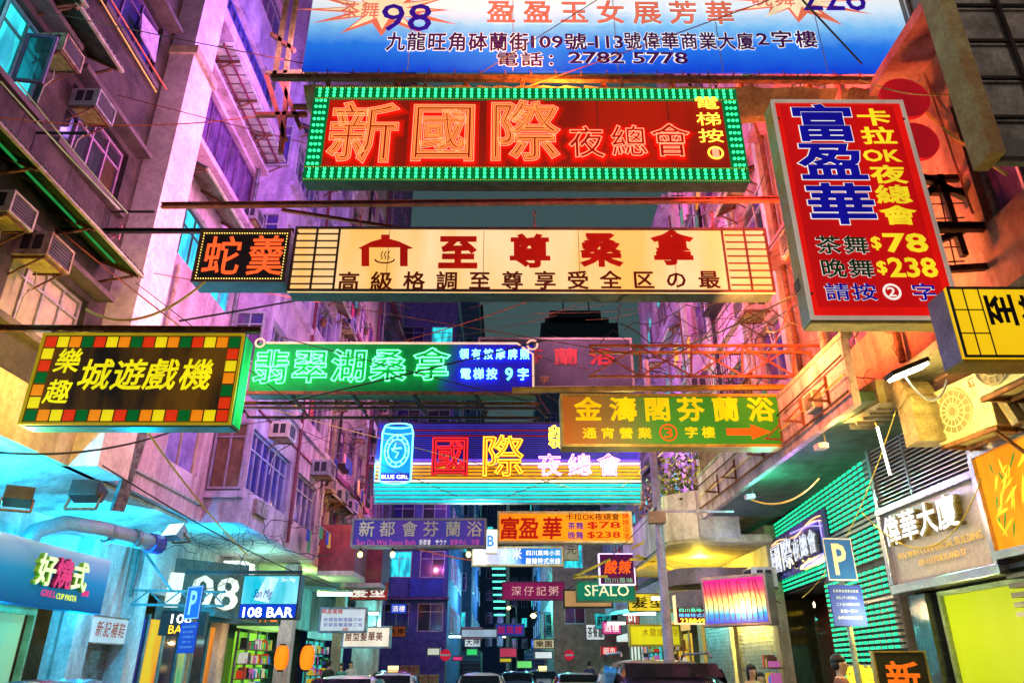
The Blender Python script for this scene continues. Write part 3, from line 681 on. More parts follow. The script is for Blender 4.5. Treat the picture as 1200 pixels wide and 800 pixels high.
# ---- 2 LED sign -------------------------------------------------------
s = Sign('led_sign', 'large LED nightclub sign with a green bulb border and glowing red characters', 362, 870, 104, 213, 7.1, .20)
s.box(signpaint, 'box')
s.face(emat('led_glow_board', (.26, .010, .004), .7, (.60, .016, .004), 1.1), .12, -.004, 'led_glow_board')  # the board's own emission holds the red glow of the letters
bw = .20
for (x0, x1, z0, z1) in ((-s.w / 2, s.w / 2, 0, bw), (-s.w / 2, s.w / 2, s.h - bw, s.h), (-s.w / 2, -s.w / 2 + bw, bw, s.h - bw), (s.w / 2 - bw, s.w / 2, bw, s.h - bw)):
    MB().box(x0, x1, -.02, 0, z0, z1).build('border_panel', emat('green_border', (.0, .16, .04), .9), s.o)
led = emat('green_led', (.03, 1, .26), 2.8)
b = MB()
for k in (-1, 0, 1): disc(b, 0, k * .052, .019, -.024, 8)
lm = b.mesh('led_module', led); b = MB()
for k in (-1, 0, 1): disc(b, k * .052, 0, .019, -.024, 8)
lm2 = b.mesh('led_module', led)
n = 58
for i in range(n):
    x = -s.w / 2 + .07 + (s.w - .14) * i / (n - 1)
    for z in (bw / 2, s.h - bw / 2): link('led_module', lm, s.o, (x, 0, z))
n = 11
for i in range(n):
    z = bw + .03 + (s.h - 2 * bw - .06) * i / (n - 1)
    for x in (-s.w / 2 + bw / 2, s.w / 2 - bw / 2): link('led_module', lm2, s.o, (x, 0, z))
b = MB()
for i in range(175):
    x = -s.w / 2 + .02 + (s.w - .04) * i / 174
    for z in (.012, bw - .012, s.h - bw + .012, s.h - .012): b.box(x - .004, x + .004, -.024, -.02, z - .004, z + .004)
b.build('small_led', emat('amber_led', (1, .75, .1), 1.2), s.o, kind='stuff')
redn = emat('red_orange_neon', (1, .20, .10), 2.6); redfill = emat('dim_red_led', (.42, .012, .004), .8, bands=[(0, .030, .5), (2, .030, .5)], dim=.5); ambl = emat('amber_line_led', (1, .30, .07), 1.5)
halo = emat('painted_red_halo', (1, .008, .002), .95); halo2 = emat('painted_dim_red_halo', (.8, .012, .003), .62)
for ch, u0, u1, v0, v1 in (('新', 386, 468, 122, 194), ('國', 480, 560, 122, 192), ('際', 572, 655, 120, 192), ('夜', 666, 708, 150, 188), ('總', 715, 758, 149, 187), ('會', 762, 808, 147, 187)):
    big = u1 - u0 > 60
    bt(ch, u0, u1, v0, v1, redfill, s, y=-.03, bold=.02 if big else .0, name='character', fill=1)
    if big:
        for k_, of_ in enumerate((.004, -.016)): bt(ch, u0, u1, v0, v1, ambl, s, y=-.046 - k_ * .004, bold=of_, tube=.0055, name='led_line', fill=1)
    bt(ch, u0, u1, v0, v1, redn, s, y=-.045, bold=.03 if big else .012, tube=.006 if big else .012, name='neon_outline', fill=1)
    bt(ch, u0, u1, v0, v1, halo, s, y=-.012, bold=.10 if big else .13, name='red_glow_panel', fill=1); bt(ch, u0, u1, v0, v1, halo2, s, y=-.008, bold=.19 if big else .26, name='red_glow_panel', fill=1)  # nested emissive plates stand in for the red glow around each letter
amb = emat('amber_led_text', (1, .52, .04), 3.0)
bt('電梯按', 812, 848, 113, 171, amb, s, y=-.03, bold=.012, vert=True, fill=.85, name='character')
b = MB(); ring(b, s.X(838, 181), s.Z(181, 838), .085, -.03, .013); b.build('number_ring', amb, s.o)
bt('1', 834, 842, 175, 187, redn, s, y=-.03, bold=.0)
s.seams(6, signpaint, y=-.006)
for i, u in enumerate((385, 499, 612, 728, 838)):
    x = P(u, 95, y=7.2).x; chain('%s chain from the left between the blue banner and the LED sign' % ('first', 'second', 'third', 'fourth', 'fifth')[i], x, 7.2, s.zb + s.h, BANZ)
# the red glow above and behind the sign comes from added lamps
LEDS = s
# ---- 3 long I-beam ---------------------------------------------------------
pL, pR = P(240, 243, y=9.2), P(916, 234, y=9.2)
beam('long red rusted beam spanning the street under the LED sign', (-5.2, 9.2, pL.z + .03), (5.2, 9.2, pR.z + .02), .07, orsteel, h=.07)
beam('thin red strut slanting behind the long beam toward the pale sauna sign', P(330, 246, y=10.2), P(470, 268, y=9.6), .05, orsteel)
# ---- 4 sauna sign
s = Sign('lightbox_sign', 'long cream lit sauna sign with red characters, bath house emblem and lattice ends', 342, 902, 268, 343, 9.3, .30)
MB().box(-s.w / 2, s.w / 2, .0, s.d, 0, s.h).build('box', mat('dark_teal_metal', (.04, .09, .11), .5, .4, col2=(.02, .05, .05)), s.o, bevel=.01)
s.face(emat('sauna_face', S(255, 218, 165), 1.02, S(252, 190, 95), 1.1), .0, -.02, 'face_panel')
s.frame(mat('brown_sign_frame', (.14, .05, .03), .5), .035, -.045, y1=-.02)
W = s.w / 2; H = s.h; brown = MC['brown_sign_frame']
for (fa, fb) in ((0, .094), (.906, 1)):
    xa = -W + fa * s.w; xb = -W + fb * s.w
    for k in range(1, 9): MB().box(xa + .035, xb - .0, -.036, -.021, H * k / 9 - .010, H * k / 9 + .010).build('lattice_bar', brown, s.o)
    for xx in ((xa + xb) / 2, xb if fa == 0 else xa): MB().box(xx - .015, xx + .015, -.042, -.0215, .035, H - .035).build('lattice_post', brown, s.o)
bt('至', 514, 560, 276, 317, p_red, s, bold=.085, y=-.026, fill=1, name='character'); bt('尊', 597, 645, 275, 315, p_red, s, bold=.07, y=-.026, fill=1, name='character')
bt('桑', 680, 728, 273, 314, p_red, s, bold=.07, y=-.026, fill=1, name='character'); bt('拿', 764, 812, 271, 312, p_red, s, bold=.07, y=-.026, fill=1, name='character')
for i, ch in enumerate('高級格調至尊享受全区の最'):
    u = 409 + i * 38.3; bt(ch, u - 13, u + 13, 319 - i * .15, 342 - i * .25, p_dkred, s, bold=.04, y=-.026, fill=1, name='character')
b = MB()
pts = [(420, 292), (436, 284), (447, 281), (447, 276), (457, 276), (457, 281), (468, 284), (485, 292), (478, 293), (478, 313), (469, 313), (469, 291), (433, 291), (433, 313), (424, 313), (424, 293)]
P2 = [(s.X(u, v), s.Z(v, u)) for u, v in pts]
def boxr(i, j, k, l):  # quad by point indexes
    b.poly([(P2[q][0], -.026, P2[q][1]) for q in (i, j, k, l)])
boxr(0, 1, 12, 15); boxr(1, 2, 11, 12); boxr(2, 5, 11, 11) if False else b.poly([(P2[q][0], -.026, P2[q][1]) for q in (2, 5, 11)]); boxr(5, 6, 11, 11) if False else b.poly([(P2[q][0], -.026, P2[q][1]) for q in (5, 6, 11)])
boxr(2, 3, 4, 5); boxr(6, 7, 8, 11); boxr(8, 9, 10, 11); boxr(12, 13, 14, 15)
b.build('roof_emblem', p_red, s.o)
b = MB(); cx, cz = s.X(451, 308), s.Z(305, 451)
b.tube([(cx + .14 * cos(a), -.028, cz + .06 * sin(a)) for a in [pi + pi * k / 10 for k in range(11)]], .012, 4)
for k in (-1, 0, 1): b.tube([(cx + k * .05 + .012 * sin(q * 1.6), -.028, cz + q * .028) for q in range(6)], .007, 4)
b.build('hot_bath_emblem', p_dkred, s.o)
s.seams(5, mat('seam_brown', (.3, .18, .08), .6, grain=False), y=-.0215)
for i, u in enumerate((423, 626, 834)):
    p_ = P(u, 260, y=9.3); chain('%s short red chain above the cream sauna sign' % ('left', 'middle', 'right')[i], p_.x, 9.25, s.zt, pL.z, orsteel)
# ---- 5 snake soup sign
s = Sign('led_sign', 'small black sign with two red LED characters beside the cream sauna sign', 230, 338, 270, 331, 9.6, .34)
s.box(mat('teal_grey_metal', (.05, .12, .14), .5, .4), 'box'); s.frame(mat('brown_sign_frame', (.1, .05, .03), .5), .03)
s.face(mat('dark_led_face', (.03, .018, .012), .5), .03)
rl = emat('red_led_text', (1, .10, .02), 2.2, bands=[(0, .022, .7), (2, .022, .7)], dim=.7)
bt('蛇', 238, 283, 276, 324, rl, s, bold=.02, y=-.012, fill=1, name='character'); bt('羹', 290, 334, 275, 324, rl, s, bold=.02, y=-.012, fill=1, name='character')
b = MB()
for i in range(34):
    x = -s.w / 2 + .06 + (s.w - .12) * i / 33
    for z in (.06, s.h - .06): disc(b, x, z, .009, -.01, 6)
for i in range(17):
    z = .06 + (s.h - .12) * i / 16
    for x in (-s.w / 2 + .06, s.w / 2 - .06): disc(b, x, z, .009, -.01, 6)
b.build('bulb_row', emat('yellow_led', (1, .7, .15), 2), s.o, kind='stuff')
beam('short dark beam holding the small black LED sign', (-7, 9.7, s.zt + .05), (s.x1, 9.7, s.zt + .05), .06, blacks)
# ---- 6 game centre sign
s = Sign('lightbox_sign', 'black sign with yellow characters inside a border of red, yellow, orange and green squares', 37, 279, 391, 498, 8.6, .30, yaw=R(0))
s.box(mat('dark_teal_metal', (.05, .1, .1), .5), 'box'); fy = emat('yellow_frame_paint', S(235, 190, 25), .45); s.frame(fy, .03, -.03)
s.face(emat('black_amber_face', S(26, 20, 14), .9, S(96, 62, 10), 2.2), .03)
tilec = [emat('tile_' + n_, S(*c_), .95) for n_, c_ in (('red', (228, 52, 14)), ('yellow', (250, 220, 20)), ('orange', (250, 138, 16)), ('green', (8, 96, 34)))]
nx, nz = 16, 6; tw = (s.w - .08) / nx; th_ = (s.h - .08) / (nz + 1)
tm = [MB().box(-tw * .43, tw * .43, -.016, -.008, -th_ * .43, th_ * .43).mesh('border_tile', c_) for c_ in tilec]
top = [0, 1, 2, 3]; 
for i in range(nx):
    x = -s.w / 2 + .04 + tw * (i + .5)
    link('border_tile', tm[i % 4], s.o, (x, 0, s.h - .04 - th_ / 2)); link('border_tile', tm[(3, 2, 1, 0)[i % 4]], s.o, (x, 0, .04 + th_ / 2))
for k in range(nz - 1):
    z = s.h - .04 - th_ * (k + 1.5)
    link('border_tile', tm[(1, 0, 3, 2, 1)[k]], s.o, (-s.w / 2 + .04 + tw / 2, 0, z)); link('border_tile', tm[(0, 1, 2, 3, 0)[k]], s.o, (s.w / 2 - .04 - tw / 2, 0, z))
yl = emat('bright_yellow_letter', S(255, 235, 20), 1.0)
bt('樂', 66, 96, 408, 438, yl, s, bold=.03, y=-.014, shear=.12, fill=1, name='character'); bt('趣', 54, 84, 444, 474, yl, s, bold=.03, y=-.014, shear=.12, fill=1, name='character')
for ch, u0 in (('城', 94), ('遊', 133), ('戲', 171), ('機', 212)): bt(ch, u0, u0 + 38, 420, 458, yl, s, bold=.032, y=-.014, shear=.12, fill=1, name='character')
MB().box(s.w / 2 + .002, s.w / 2 + .012, .03, s.d - .02, .03, s.h - .03).build('side_panel', emat('green_side_glass', (.02, .75, .18), .9, (.0, .25, .08), 4), s.o)
MB().box(-s.w / 2 + .03, s.w / 2 - .03, .03, s.d - .03, -.012, -.002).build('bottom_panel', mat('cyan_green_glass', (.06, .40, .42), .3), s.o)
beam('dark flat beam along the top of the coloured-square sign', (-7.0, 8.7, s.zt + .12), (s.x1 + .15, 8.7, s.zt + .10), .07, rust)
for u in (58, 120, 190, 262): chain('%s hook holding the coloured-square sign' % {58: 'leftmost', 120: 'second', 190: 'third', 262: 'rightmost'}[u], P(u, 386, y=8.6).x, 8.68, s.zt, s.zt + .1)
lamp((s.x1 + .25, 8.9, s.zb + .5), (.1, 1, .3), 25, size=.02); lamp((-6.2, 9.0, s.zb - .3), YEL, 130, size=.02)  # unseen green and yellow lamps added beside and under the sign
# ---- 7 green neon sauna
s = Sign('neon_sign', 'green and blue neon sauna sign with glowing white-green characters', 294, 627, 402, 462, 13.5, .35)
s.box(mat('green_painted_box', (.03, .20, .08), .5), 'box')
gf = emat('green_blue_board', (1, 1, 1), .22, axis=('X', -s.w / 2, s.w / 2), scale=1.5, stops=[(0, S(10, 150, 70)), (.66, S(10, 130, 70)), (.74, S(40, 50, 200)), (1, S(40, 30, 200))])
s.face(gf, .02)
gn = emat('green_white_neon', (.10, 1, .30), 5); bn = emat('blue_white_neon', (.10, .40, 1), 8)
for i, ch in enumerate('翡翠湖桑拿'):
    u = 319 + i * 45.5
    if i == 4: u = 506
    bt(ch, u - 21, u + 21, 411 - i * .5, 451 - i, gn, s, bold=.022, y=-.06, tube=.015, fill=1, name='neon_character')
bt('領有按摩牌照', 537, 622, 408, 424, bn, s, bold=.03, y=-.06, fill=.8, name='neon_character'); bt('電梯按', 538, 584, 431, 447, bn, s, bold=.03, y=-.06, fill=.85, name='neon_character')
bt('9', 592, 601, 432, 447, gn, s, bold=.03, y=-.06, name='neon_character'); bt('字', 606, 620, 432, 447, bn, s, bold=.03, y=-.06, fill=1, name='neon_character')
W = s.w / 2; H = s.h; b = MB()
b.tube([(-W + .25, -.05, H - .02), (W - .35, -.05, H - .02), (W - .12, -.05, H - .2), (W - .04, -.05, H - .25), (W - .04, -.05, .12)], .022, 6); ring(b, -W + .12, H - .02, .09, -.05, .02); ring(b, W - .05, H - .05, .1, -.05, .02)
s.seams(5, mat('seam_green', (.02, .08, .03), .6, grain=False), y=-.008)
b.build('border_tube', emat('peach_neon', (1, .55, .40), 1.3), s.o)
t = thing('sign_cradle', 'rusty open steel cradle beneath the green neon sauna sign', 'frame', (s.cx, 13.6, s.zb - .35))
for yy in (13.35, 13.95):
    wb(MB().bar((s.x0 - .4, yy, s.zb - .03), (s.x1 + .1, yy, s.zb - .03), .06), 'rail', rust, t); wb(MB().bar((s.x0 - .1, yy, s.zb - .33), (s.x1 + .1, yy, s.zb - .33), .05), 'rail', blacks, t)
for k in range(6):
    x = s.x0 - .3 + k * (s.w + .3) / 5; wb(MB().bar((x, 13.35, s.zb - .03), (x + .25, 13.65, s.zb - .33), .05), 'strut', blacks, t); wb(MB().bar((x, 13.95, s.zb - .03), (x + .25, 13.95, s.zb - .33), .04), 'strut', blacks, t)
# ---- 8 purple grey sign behind
s = Sign('painted_sign', 'unlit grey violet sauna sign with red characters behind the green neon sign', 560, 742, 396, 455, 15.2, .25)
s.box(mat('violet_grey_board', (.09, .09, .17), .6, col2=(.05, .05, .11), scale=2), 'box'); s.frame(mat('pale_worn_frame', (.5, .42, .48), .6), .05)
bt('芬蘭浴', 600, 726, 404, 432, mat('faded_red_letter', (.55, .03, .05), .5), s, bold=.05, y=-.02, fill=.72, name='character'); bt('字', 632, 644, 440, 450, mat('faded_orange_letter', (.6, .3, .1), .5), s, bold=.02, y=-.02, fill=1)
# ---- 9 golden pavilion sign
s = Sign('lightbox_sign', 'green and orange Finnish bath sign with yellow characters and an orange arrow', 657, 924, 462, 524, 10.9, .28)
s.box(mat('amber_edge', (.45, .3, .05), .5), 'box')
s.face(emat('green_orange_face', (1, 1, 1), .80, axis=('X', -s.w / 2, s.w / 2), scale=1.2, stops=[(0, S(160, 84, 28)), (.25, S(112, 98, 44)), (.42, S(60, 120, 36)), (1, S(38, 112, 22))]), .04)
s.frame(mat('gold_frame', (.60, .40, .06), .4, .3), .045, -.04)
y1_ = pr('amber_yellow_print', (255, 206, 10), 1.0)
for ch, u in zip('金濤閣芬蘭浴', (689, 730, 770, 809, 850, 891)): bt(ch, u - 16, u + 16, 465, 494, y1_, s, bold=.055, y=-.014, fill=1, name='character')
bt('通宵營業', 680, 766, 499, 516, y1_, s, bold=.045, y=-.014, fill=.78, name='character'); bt('字樓', 800, 840, 498, 515, y1_, s, bold=.045, y=-.014, fill=.8, name='character')
b = MB(); ring(b, s.X(783, 507), s.Z(507, 783), .13, -.02, .013); b.build('number_ring', p_org, s.o); bt('3', 778, 788, 501, 513, p_org, s, bold=.02, y=-.014)
z_ = s.Z(506, 875); b = MB(); xa, xm, xb = s.X(851, 506), s.X(880, 506), s.X(903, 506); b.box(xa, xm, -.016, -.012, z_ - .055, z_ + .055); b.prism([(xm, z_ - .12), (xb, z_), (xm, z_ + .12)], 1, -.016, -.012); b.build('arrow', p_org, s.o)
GP = s
# ---- 10 neon rainbow sign with can
s = Sign('neon_sign', 'wide tube-lined nightclub neon sign with a glowing blue drinks can and rainbow base', 440, 750, 494, 566, 19.5, .5)
b = MB().box(-s.w / 2, s.w / 2, 0, s.d, 0, s.h); b.build('box', mat('night_blue_metal', (.03, .02, .08), .4, .4), s.o)
z0 = .0
# sloping base faces under the board
cols = [('violet', (.22, .08, 1), .8), ('white', (1, .6, .85), 1.2), ('amber', (1, .38, .01), .8), ('amber', (1, .42, .01), .8), ('amber', (1, .38, .01), .8), ('amber', (1, .45, .02), .8), ('white', (1, .8, .6), 1.1), ('teal', (0, .8, .62), 1.5), ('cyan', (.0, .75, .80), 1.0), ('cyan', (.0, .75, .80), .9), ('cyan', (.0, .65, .75), .8), ('cyan', (.0, .65, .75), .7)]
MB().prism([(0, .02), (s.d, .02), (s.d, -.42), (.34, -.50)], 0, -s.w / 2, s.w / 2).build('sloping_base', mat('teal_white_metal', (.5, .6, .6), .4), s.o)
for i in range(20):
    z = s.h - .10 - i * (s.h - .72) / 19 if i < 20 else 0
    c_ = (.6, .02, .10) if i in (3, 6) else (.08, .06, .75)
    MB().tube([(-s.w / 2 + .05, -.03, z), (s.w / 2 - .05, -.03, z)], .012, 5).build('neon_tube', emat('dim_tube_%d' % (i in (3, 6)), c_, .55), s.o)
nb = len(cols)
for i, (nm, c_, st) in enumerate(cols):
    q = i / (nb - 1); 
    zz_ = .62 - q * 1.05; yy = -.05 if zz_ > .02 else -.05 + (.02 - zz_) / .5 * .36
    MB().tube([(-s.w / 2 + .05, yy, zz_), (s.w / 2 - .05, yy, zz_)], .026, 6).build('neon_tube', emat('tube_%s_%.1f' % (nm, st), c_, st * 1.6), s.o)
MB().box(-s.w / 2 + .01, s.w / 2 - .01, -.02, -.001, .02, .60).build('back_panel', mat('pale_enamel', (.3, .25, .3), .4), s.o)
# can
def arc(cx, cz, rx, rz_, a0, a1, n=14): return [(cx + rx * cos(a0 + (a1 - a0) * i / n), -.12, cz + rz_ * sin(a0 + (a1 - a0) * i / n)) for i in range(n + 1)]
cx = s.X(465, 540); cw = .42; zt, zbm = s.h - .16, s.h - 1.78 ; b = MB()
MB().prism([(cx - cw, zbm + .1), (cx + cw, zbm + .1), (cx + cw, zt - .15), (cx + cw * .85, zt), (cx - cw * .85, zt), (cx - cw, zt - .15)], 1, -.10, -.03).build('can_board', emat('can_blue', (.01, .30, .85), .9), s.o)
cb = emat('cyan_can_tube', (.12, .75, 1), 5)
b.tube([(cx - cw * .85, -.12, zt), (cx - cw, -.12, zt - .2), (cx - cw, -.12, zbm + .12)] + arc(cx, zbm + .12, cw, .12, pi, 2 * pi) + [(cx + cw, -.12, zt - .2), (cx + cw * .85, -.12, zt)], .022, 6)
b.tube(arc(cx, zt, cw * .85, .07, 0, 2 * pi), .018, 5); b.tube(arc(cx, zt - .18, cw, .07, pi, 2 * pi), .014, 5)
cz = (zt + zbm) / 2 + .1
for r_ in (.33, .24): b.tube([(cx + r_ * cos(2 * pi * i / 20), -.13, cz + r_ * 1.35 * sin(2 * pi * i / 20)) for i in range(21)], .018, 5)
for i in range(12): a = 2 * pi * i / 12; b.tube([(cx + .24 * cos(a), -.13, cz + .32 * sin(a)), (cx + .33 * cos(a), -.13, cz + .44 * sin(a))], .012, 4)
b.tube([(cx - .04, -.13, cz + .2), (cx - .1, -.13, cz), (cx + .05, -.13, cz - .05), (cx - .02, -.13, cz - .2)], .02, 4); b.tube([(cx - .15, -.13, cz + .05), (cx + .13, -.13, cz + .08)], .02, 4)
b.build('can_outline', cb, s.o)
MB().box(cx - cw + .02, cx + cw - .02, -.125, -.105, zbm + .08, zbm + .30).build('can_label', mat('navy_label', (.01, .02, .35), .4, grain=False), s.o)
txt(s.o, 'BLUE GIRL', cx - cw + .06, cx + cw - .06, zbm + .14, zbm + .25, emat('white_letter', (1, 1, 1), 2), y=-.13, bold=.02)
for ch, u0, u1, v0, v1, m_, m2 in (('國', 504, 552, 512, 560, mat('red_channel_letter', (.42, .01, .02), .4), emat('red_tube', (1, .02, .03), 1.6)), ('際', 563, 614, 511, 562, mat('amber_channel_letter', (.5, .2, .02), .4), emat('amber_tube', (1, .42, .02), 3.6))):
    bt(ch, u0, u1, v0, v1, m_, s, bold=.05, y=-.10, ext=.10, fill=1, name='channel_letter'); bt(ch, u0, u1, v0, v1, m2, s, bold=.0, y=-.26, tube=.014, fill=1, name='neon_character')
pk = emat('pink_white_neon', (1, .30, .85), 5)
for ch, u in (('夜', 644), ('總', 679), ('會', 713)): bt(ch, u - 14, u + 14, 532, 559, pk, s, bold=.0, y=-.12, tube=.016, fill=1, name='neon_character')
bt('新', 643, 668, 500, 526, emat('yellow_neon', (1, .75, .05), 3), s, bold=.03, y=-.12, tube=.03, fill=1, name='neon_character')
bt('Winterous Pacific', 607, 668, 594, 601, mat('dim_letter', (.1, .1, .12), .5), s, y=.3, bold=.01) if False else None
lamp((s.x0 - .1, 19, s.zb + .6), (.1, .6, 1), 120, size=.03)
# ---- 11 Sauna bath (purple) & orange price sign
s = Sign('lightbox_sign', 'purple sauna bath sign with silver characters low over the street', 412, 570, 607, 641, 17.5, .3)
s.box(mat('worn_grey_metal', (.35, .33, .35), .5, .4), 'box'); s.face(emat('purple_face', S(86, 52, 150), .75, S(50, 60, 150), 2), .05); s.frame(MC['worn_grey_metal'], .05, -.04)
sil = mat('gold_silver_letter', (.75, .68, .50), .3, .5, grain=False)
for ch, u in zip('新都會芬蘭浴', (430, 454, 480, 505, 531, 556)): bt(ch, u - 9.5, u + 9.5, 610, 629, sil, s, bold=.02, y=-.02, ext=.02, fill=1, name='character')
bt('Sun Do Wei Sauna Bath', 418, 487, 632, 638.5, pr('pink_print', (200, 80, 150), 1), s, bold=.01, y=-.014); bt('新都會 サウナ', 491, 524, 631, 639, p_wht, s, bold=0, y=-.014, fill=.9); bt('偉華中心 字樓', 527, 562, 631, 639, pr('pink_print', (200, 80, 150), 1), s, bold=.01, y=-.014, fill=.9)
for i, u in enumerate((422, 460, 549)):
    t = thing('lamp', '%s under the purple sauna bath sign' % ('bare bulb at the left end', 'second bare bulb, yellow,', 'third bare bulb, yellow, at the right')[i], 'lamp', P(u, 650, y=17.4), 0, 'bulbs under the purple sign')
    MB().tube([(0, 0, .06), (0, 0, .16)], .03, 8).build('socket', blacks, t); b = MB(); b.tube([(0, 0, -.05), (0, 0, -.02), (0, 0, .03), (0, 0, .07)], .05, 8, rs=[.02, .05, .055, .03]); b.build('bulb', emat('yellow_bulb', (1, .8, .15), 9), t, smooth=True)
s = Sign('lightbox_sign', 'orange price sign with red characters, lower and smaller than the red one at right', 583, 741, 599, 636, 17.2, .28)
s.box(creamtrim, 'box'); s.face(emat('orange_face', S(255, 150, 20), 1.0, S(255, 128, 20), 2), .05); s.frame(creamtrim, .05, -.04)
for ch, u in zip('富盈華', (597, 620, 647)): bt(ch, u - 12, u + 12, 605, 632, p_red, s, bold=.045, y=-.014, fill=1, name='character', shear=.1)
bt('卡拉OK夜總會', 663, 726, 601, 609.5, p_blk, s, bold=.02, y=-.014); bt('茶舞', 665, 684, 611, 620.5, p_navy, s, bold=.03, y=-.014, fill=.95); bt('$78', 688, 727, 611, 620, p_red, s, bold=.03, y=-.014)
bt('晚舞', 665, 684, 622, 632, p_navy, s, bold=.03, y=-.014, fill=.95); bt('$238', 688, 727, 622.5, 631, p_red, s, bold=.03, y=-.014); bt('請按②字', 729, 738, 600, 632, p_red, s, bold=.02, y=-.014, vert=True, fill=.9)
# ---- 12 further signs down the street
def simple(label, uL, uR, vT, vB, y, facem, framem, texts, cat='sign', depth=.2, nm='hanging_sign', fr=.05):
    s = Sign(nm, label, uL, uR, vT, vB, y, depth, cat); s.box(framem, 'box'); s.face(facem, fr); s.frame(framem, fr, -.03)
    for (body, u0, u1, v0, v1, m_, kw) in texts: bt(body, u0, u1, v0, v1, m_, s, y=-.02, **kw)
    return s
wh_e = emat('white_backlit', S(240, 245, 250), 1.0, S(200, 215, 230), 2)
simple('blue and white lit restaurant sign under the orange price sign', 553, 660, 640, 663, 21, emat('blue_white_face', (1, 1, 1), 1.0, axis=('X', -1.3, 1.3), stops=[(0, S(230, 210, 230)), (.45, S(130, 170, 235)), (.55, S(20, 80, 170)), (1, S(20, 120, 180))]), creamtrim,
       [('四川風味小菜', 616, 657, 644, 651, p_wht, dict(bold=.04)), ('酸辣特式米線', 616, 657, 653, 661, p_wht, dict(bold=.04)), ('小米', 586, 612, 641, 656, p_wht, dict(bold=.03))])
simple('white vertical lit sign with a letter B behind the blue and white sign', 569, 583, 620, 648, 20.6, wh_e, creamtrim, [('B', 571, 579, 627, 640, pr('sky_print', (30, 120, 220), 1), dict(bold=.03))], fr=.02)
simple('small white sign with a black swirl character beside the orange sign', 660, 678, 636, 656, 22, mat('dull_white_panel', (.55, .55, .58), .5), steel, [('元', 663, 676, 638, 650, mat('black_letter', (.02, .02, .02), .5), dict(bold=.0))], fr=.02)
simple('dark pink congee shop sign with pale characters far down the street', 588, 662, 681, 703, 28, emat('dark_pink_face', S(138, 30, 84), .85, S(110, 20, 60), 2), mat('deep_pink_trim', (.3, .04, .12), .5), [('深仔記粥', 598, 656, 685, 699, pr('pale_pink_print', (230, 180, 170), .9), dict(bold=.0, fill=.85))])
simple('green sign with cream capital letters above the far right pavement', 675, 745, 680, 705, 23.5, emat('green_face', S(10, 120, 92), .85, S(6, 95, 80), 2), mat('green_trim', (.05, .2, .12), .5), [('SFALO', 685, 737, 685, 698, pr('cream_print', (235, 245, 190), 1), dict(bold=.01))])
simple('cream sign partly hidden behind the green sign with cream capitals', 660, 718, 690, 712, 25, emat('tan_face', S(190, 150, 95), .8), blacks, [('卍', 668, 678, 692, 702, p_blk, dict(bold=.0))] if False else [])
s = simple('small violet framed sign with orange characters above the green sign with cream capitals', 702, 744, 648, 685, 22, emat('violet_red_face', S(90, 10, 70), .8, S(30, 8, 60), 6), emat('lilac_frame_light', (.75, .6, 1), 1.6), [('酸辣', 708, 740, 655, 673, p_org, dict(bold=.04, shear=.2)), ('四川風味', 708, 742, 676, 683, pr('mint_print', (120, 190, 160), .9), dict(bold=.0))], fr=.03)
simple('yellow nursing home sign with faded characters', 737, 798, 731, 757, 20.5, emat('lemon_face', S(225, 215, 30), .9, S(190, 190, 30), 2), mat('yellow_trim', (.6, .5, .06), .5), [('木蘭護老院', 752, 795, 735, 746, pr('olive_print', (150, 110, 20), .8), dict(bold=.0))])
s = simple('red and green scrolling LED noodle sign beside the rainbow lightbox', 791, 838, 697, 731, 18.0, emat('led_red_face', S(120, 8, 20), .8, S(60, 6, 40), 5), emat('warm_frame_light', (1, .8, .4), 1.2), [('巴辣宮', 795, 834, 699, 711, emat('yellow_led_text', (1, .75, .05), 2), dict(bold=.03)), ('四川風味小菜', 795, 836, 712, 717, emat('mint_led', (.1, 1, .6), 1.6), dict(bold=.02)), ('辣辣特式米線', 795, 836, 718, 723, emat('cyan_led', (.1, .6, 1), 1.6), dict(bold=.02)), ('23884918', 797, 836, 724, 730, emat('yellow_led_text', (1, .75, .05), 2), dict(bold=.03))], fr=.03)
simple('white repair shop board with small printed lines at the left', 374, 430, 711, 741, 20, emat('pale_face', S(205, 215, 215), .85), steel, [('興昌電機', 377, 402, 713, 719, p_red, dict(bold=.02)), ('修理各類電器冷氣', 379, 425, 723, 728, p_navy, dict(bold=.0)), ('安裝各種電機工程', 379, 425, 729, 734, p_navy, dict(bold=.0)), ('ABB', 401, 408, 735, 739, p_red, dict(bold=.02))])
simple('white hair salon sign with dark red characters and a barber stripe', 401, 458, 733, 759, 24, emat('salon_face', S(238, 226, 200), .95), steel, [('屋型髮華美', 404, 449, 739, 751, p_dkred, dict(bold=.03))])
s = Sign('lightbox_sign', 'blue lit bar box sign with a bottle picture hanging at left', 282, 350, 673, 725, 16.5, .35); s.box(blacks, 'box')
z1 = s.h * .34
MB().box(-s.w / 2 + .03, s.w / 2 - .03, -.02, 0, z1, s.h - .03).build('picture_panel', emat('beer_picture', S(20, 175, 190), 1.0, S(150, 235, 240), 2.2), s.o)
MB().box(-s.w / 2 + .03, s.w / 2 - .03, -.022, 0, .03, z1 - .01).build('name_panel', emat('royal_blue_face', S(12, 60, 190), .95), s.o)
bt('108 BAR', 285, 344, 711, 723, emat('white_letter', (1, 1, 1), 2), s, y=-.03, bold=.035)
b = MB(); b.prism([(-.32, z1 + .08), (.0, z1 + .02), (.12, z1 + .42), (.16, s.h - .08), (.0, s.h - .05), (-.12, z1 + .55)], 1, -.030, -.021); b.build('bottle_picture', emat('bottle_glow', S(215, 245, 245), 1.0, S(110, 200, 215), 4), s.o)
bt('San Mig', 297, 318, 690, 703, p_navy, s, y=-.04, bold=.01, shear=.4); bt('San Mig', 330, 346, 677, 682, p_wht, s, y=-.03, bold=.01, shear=.2)
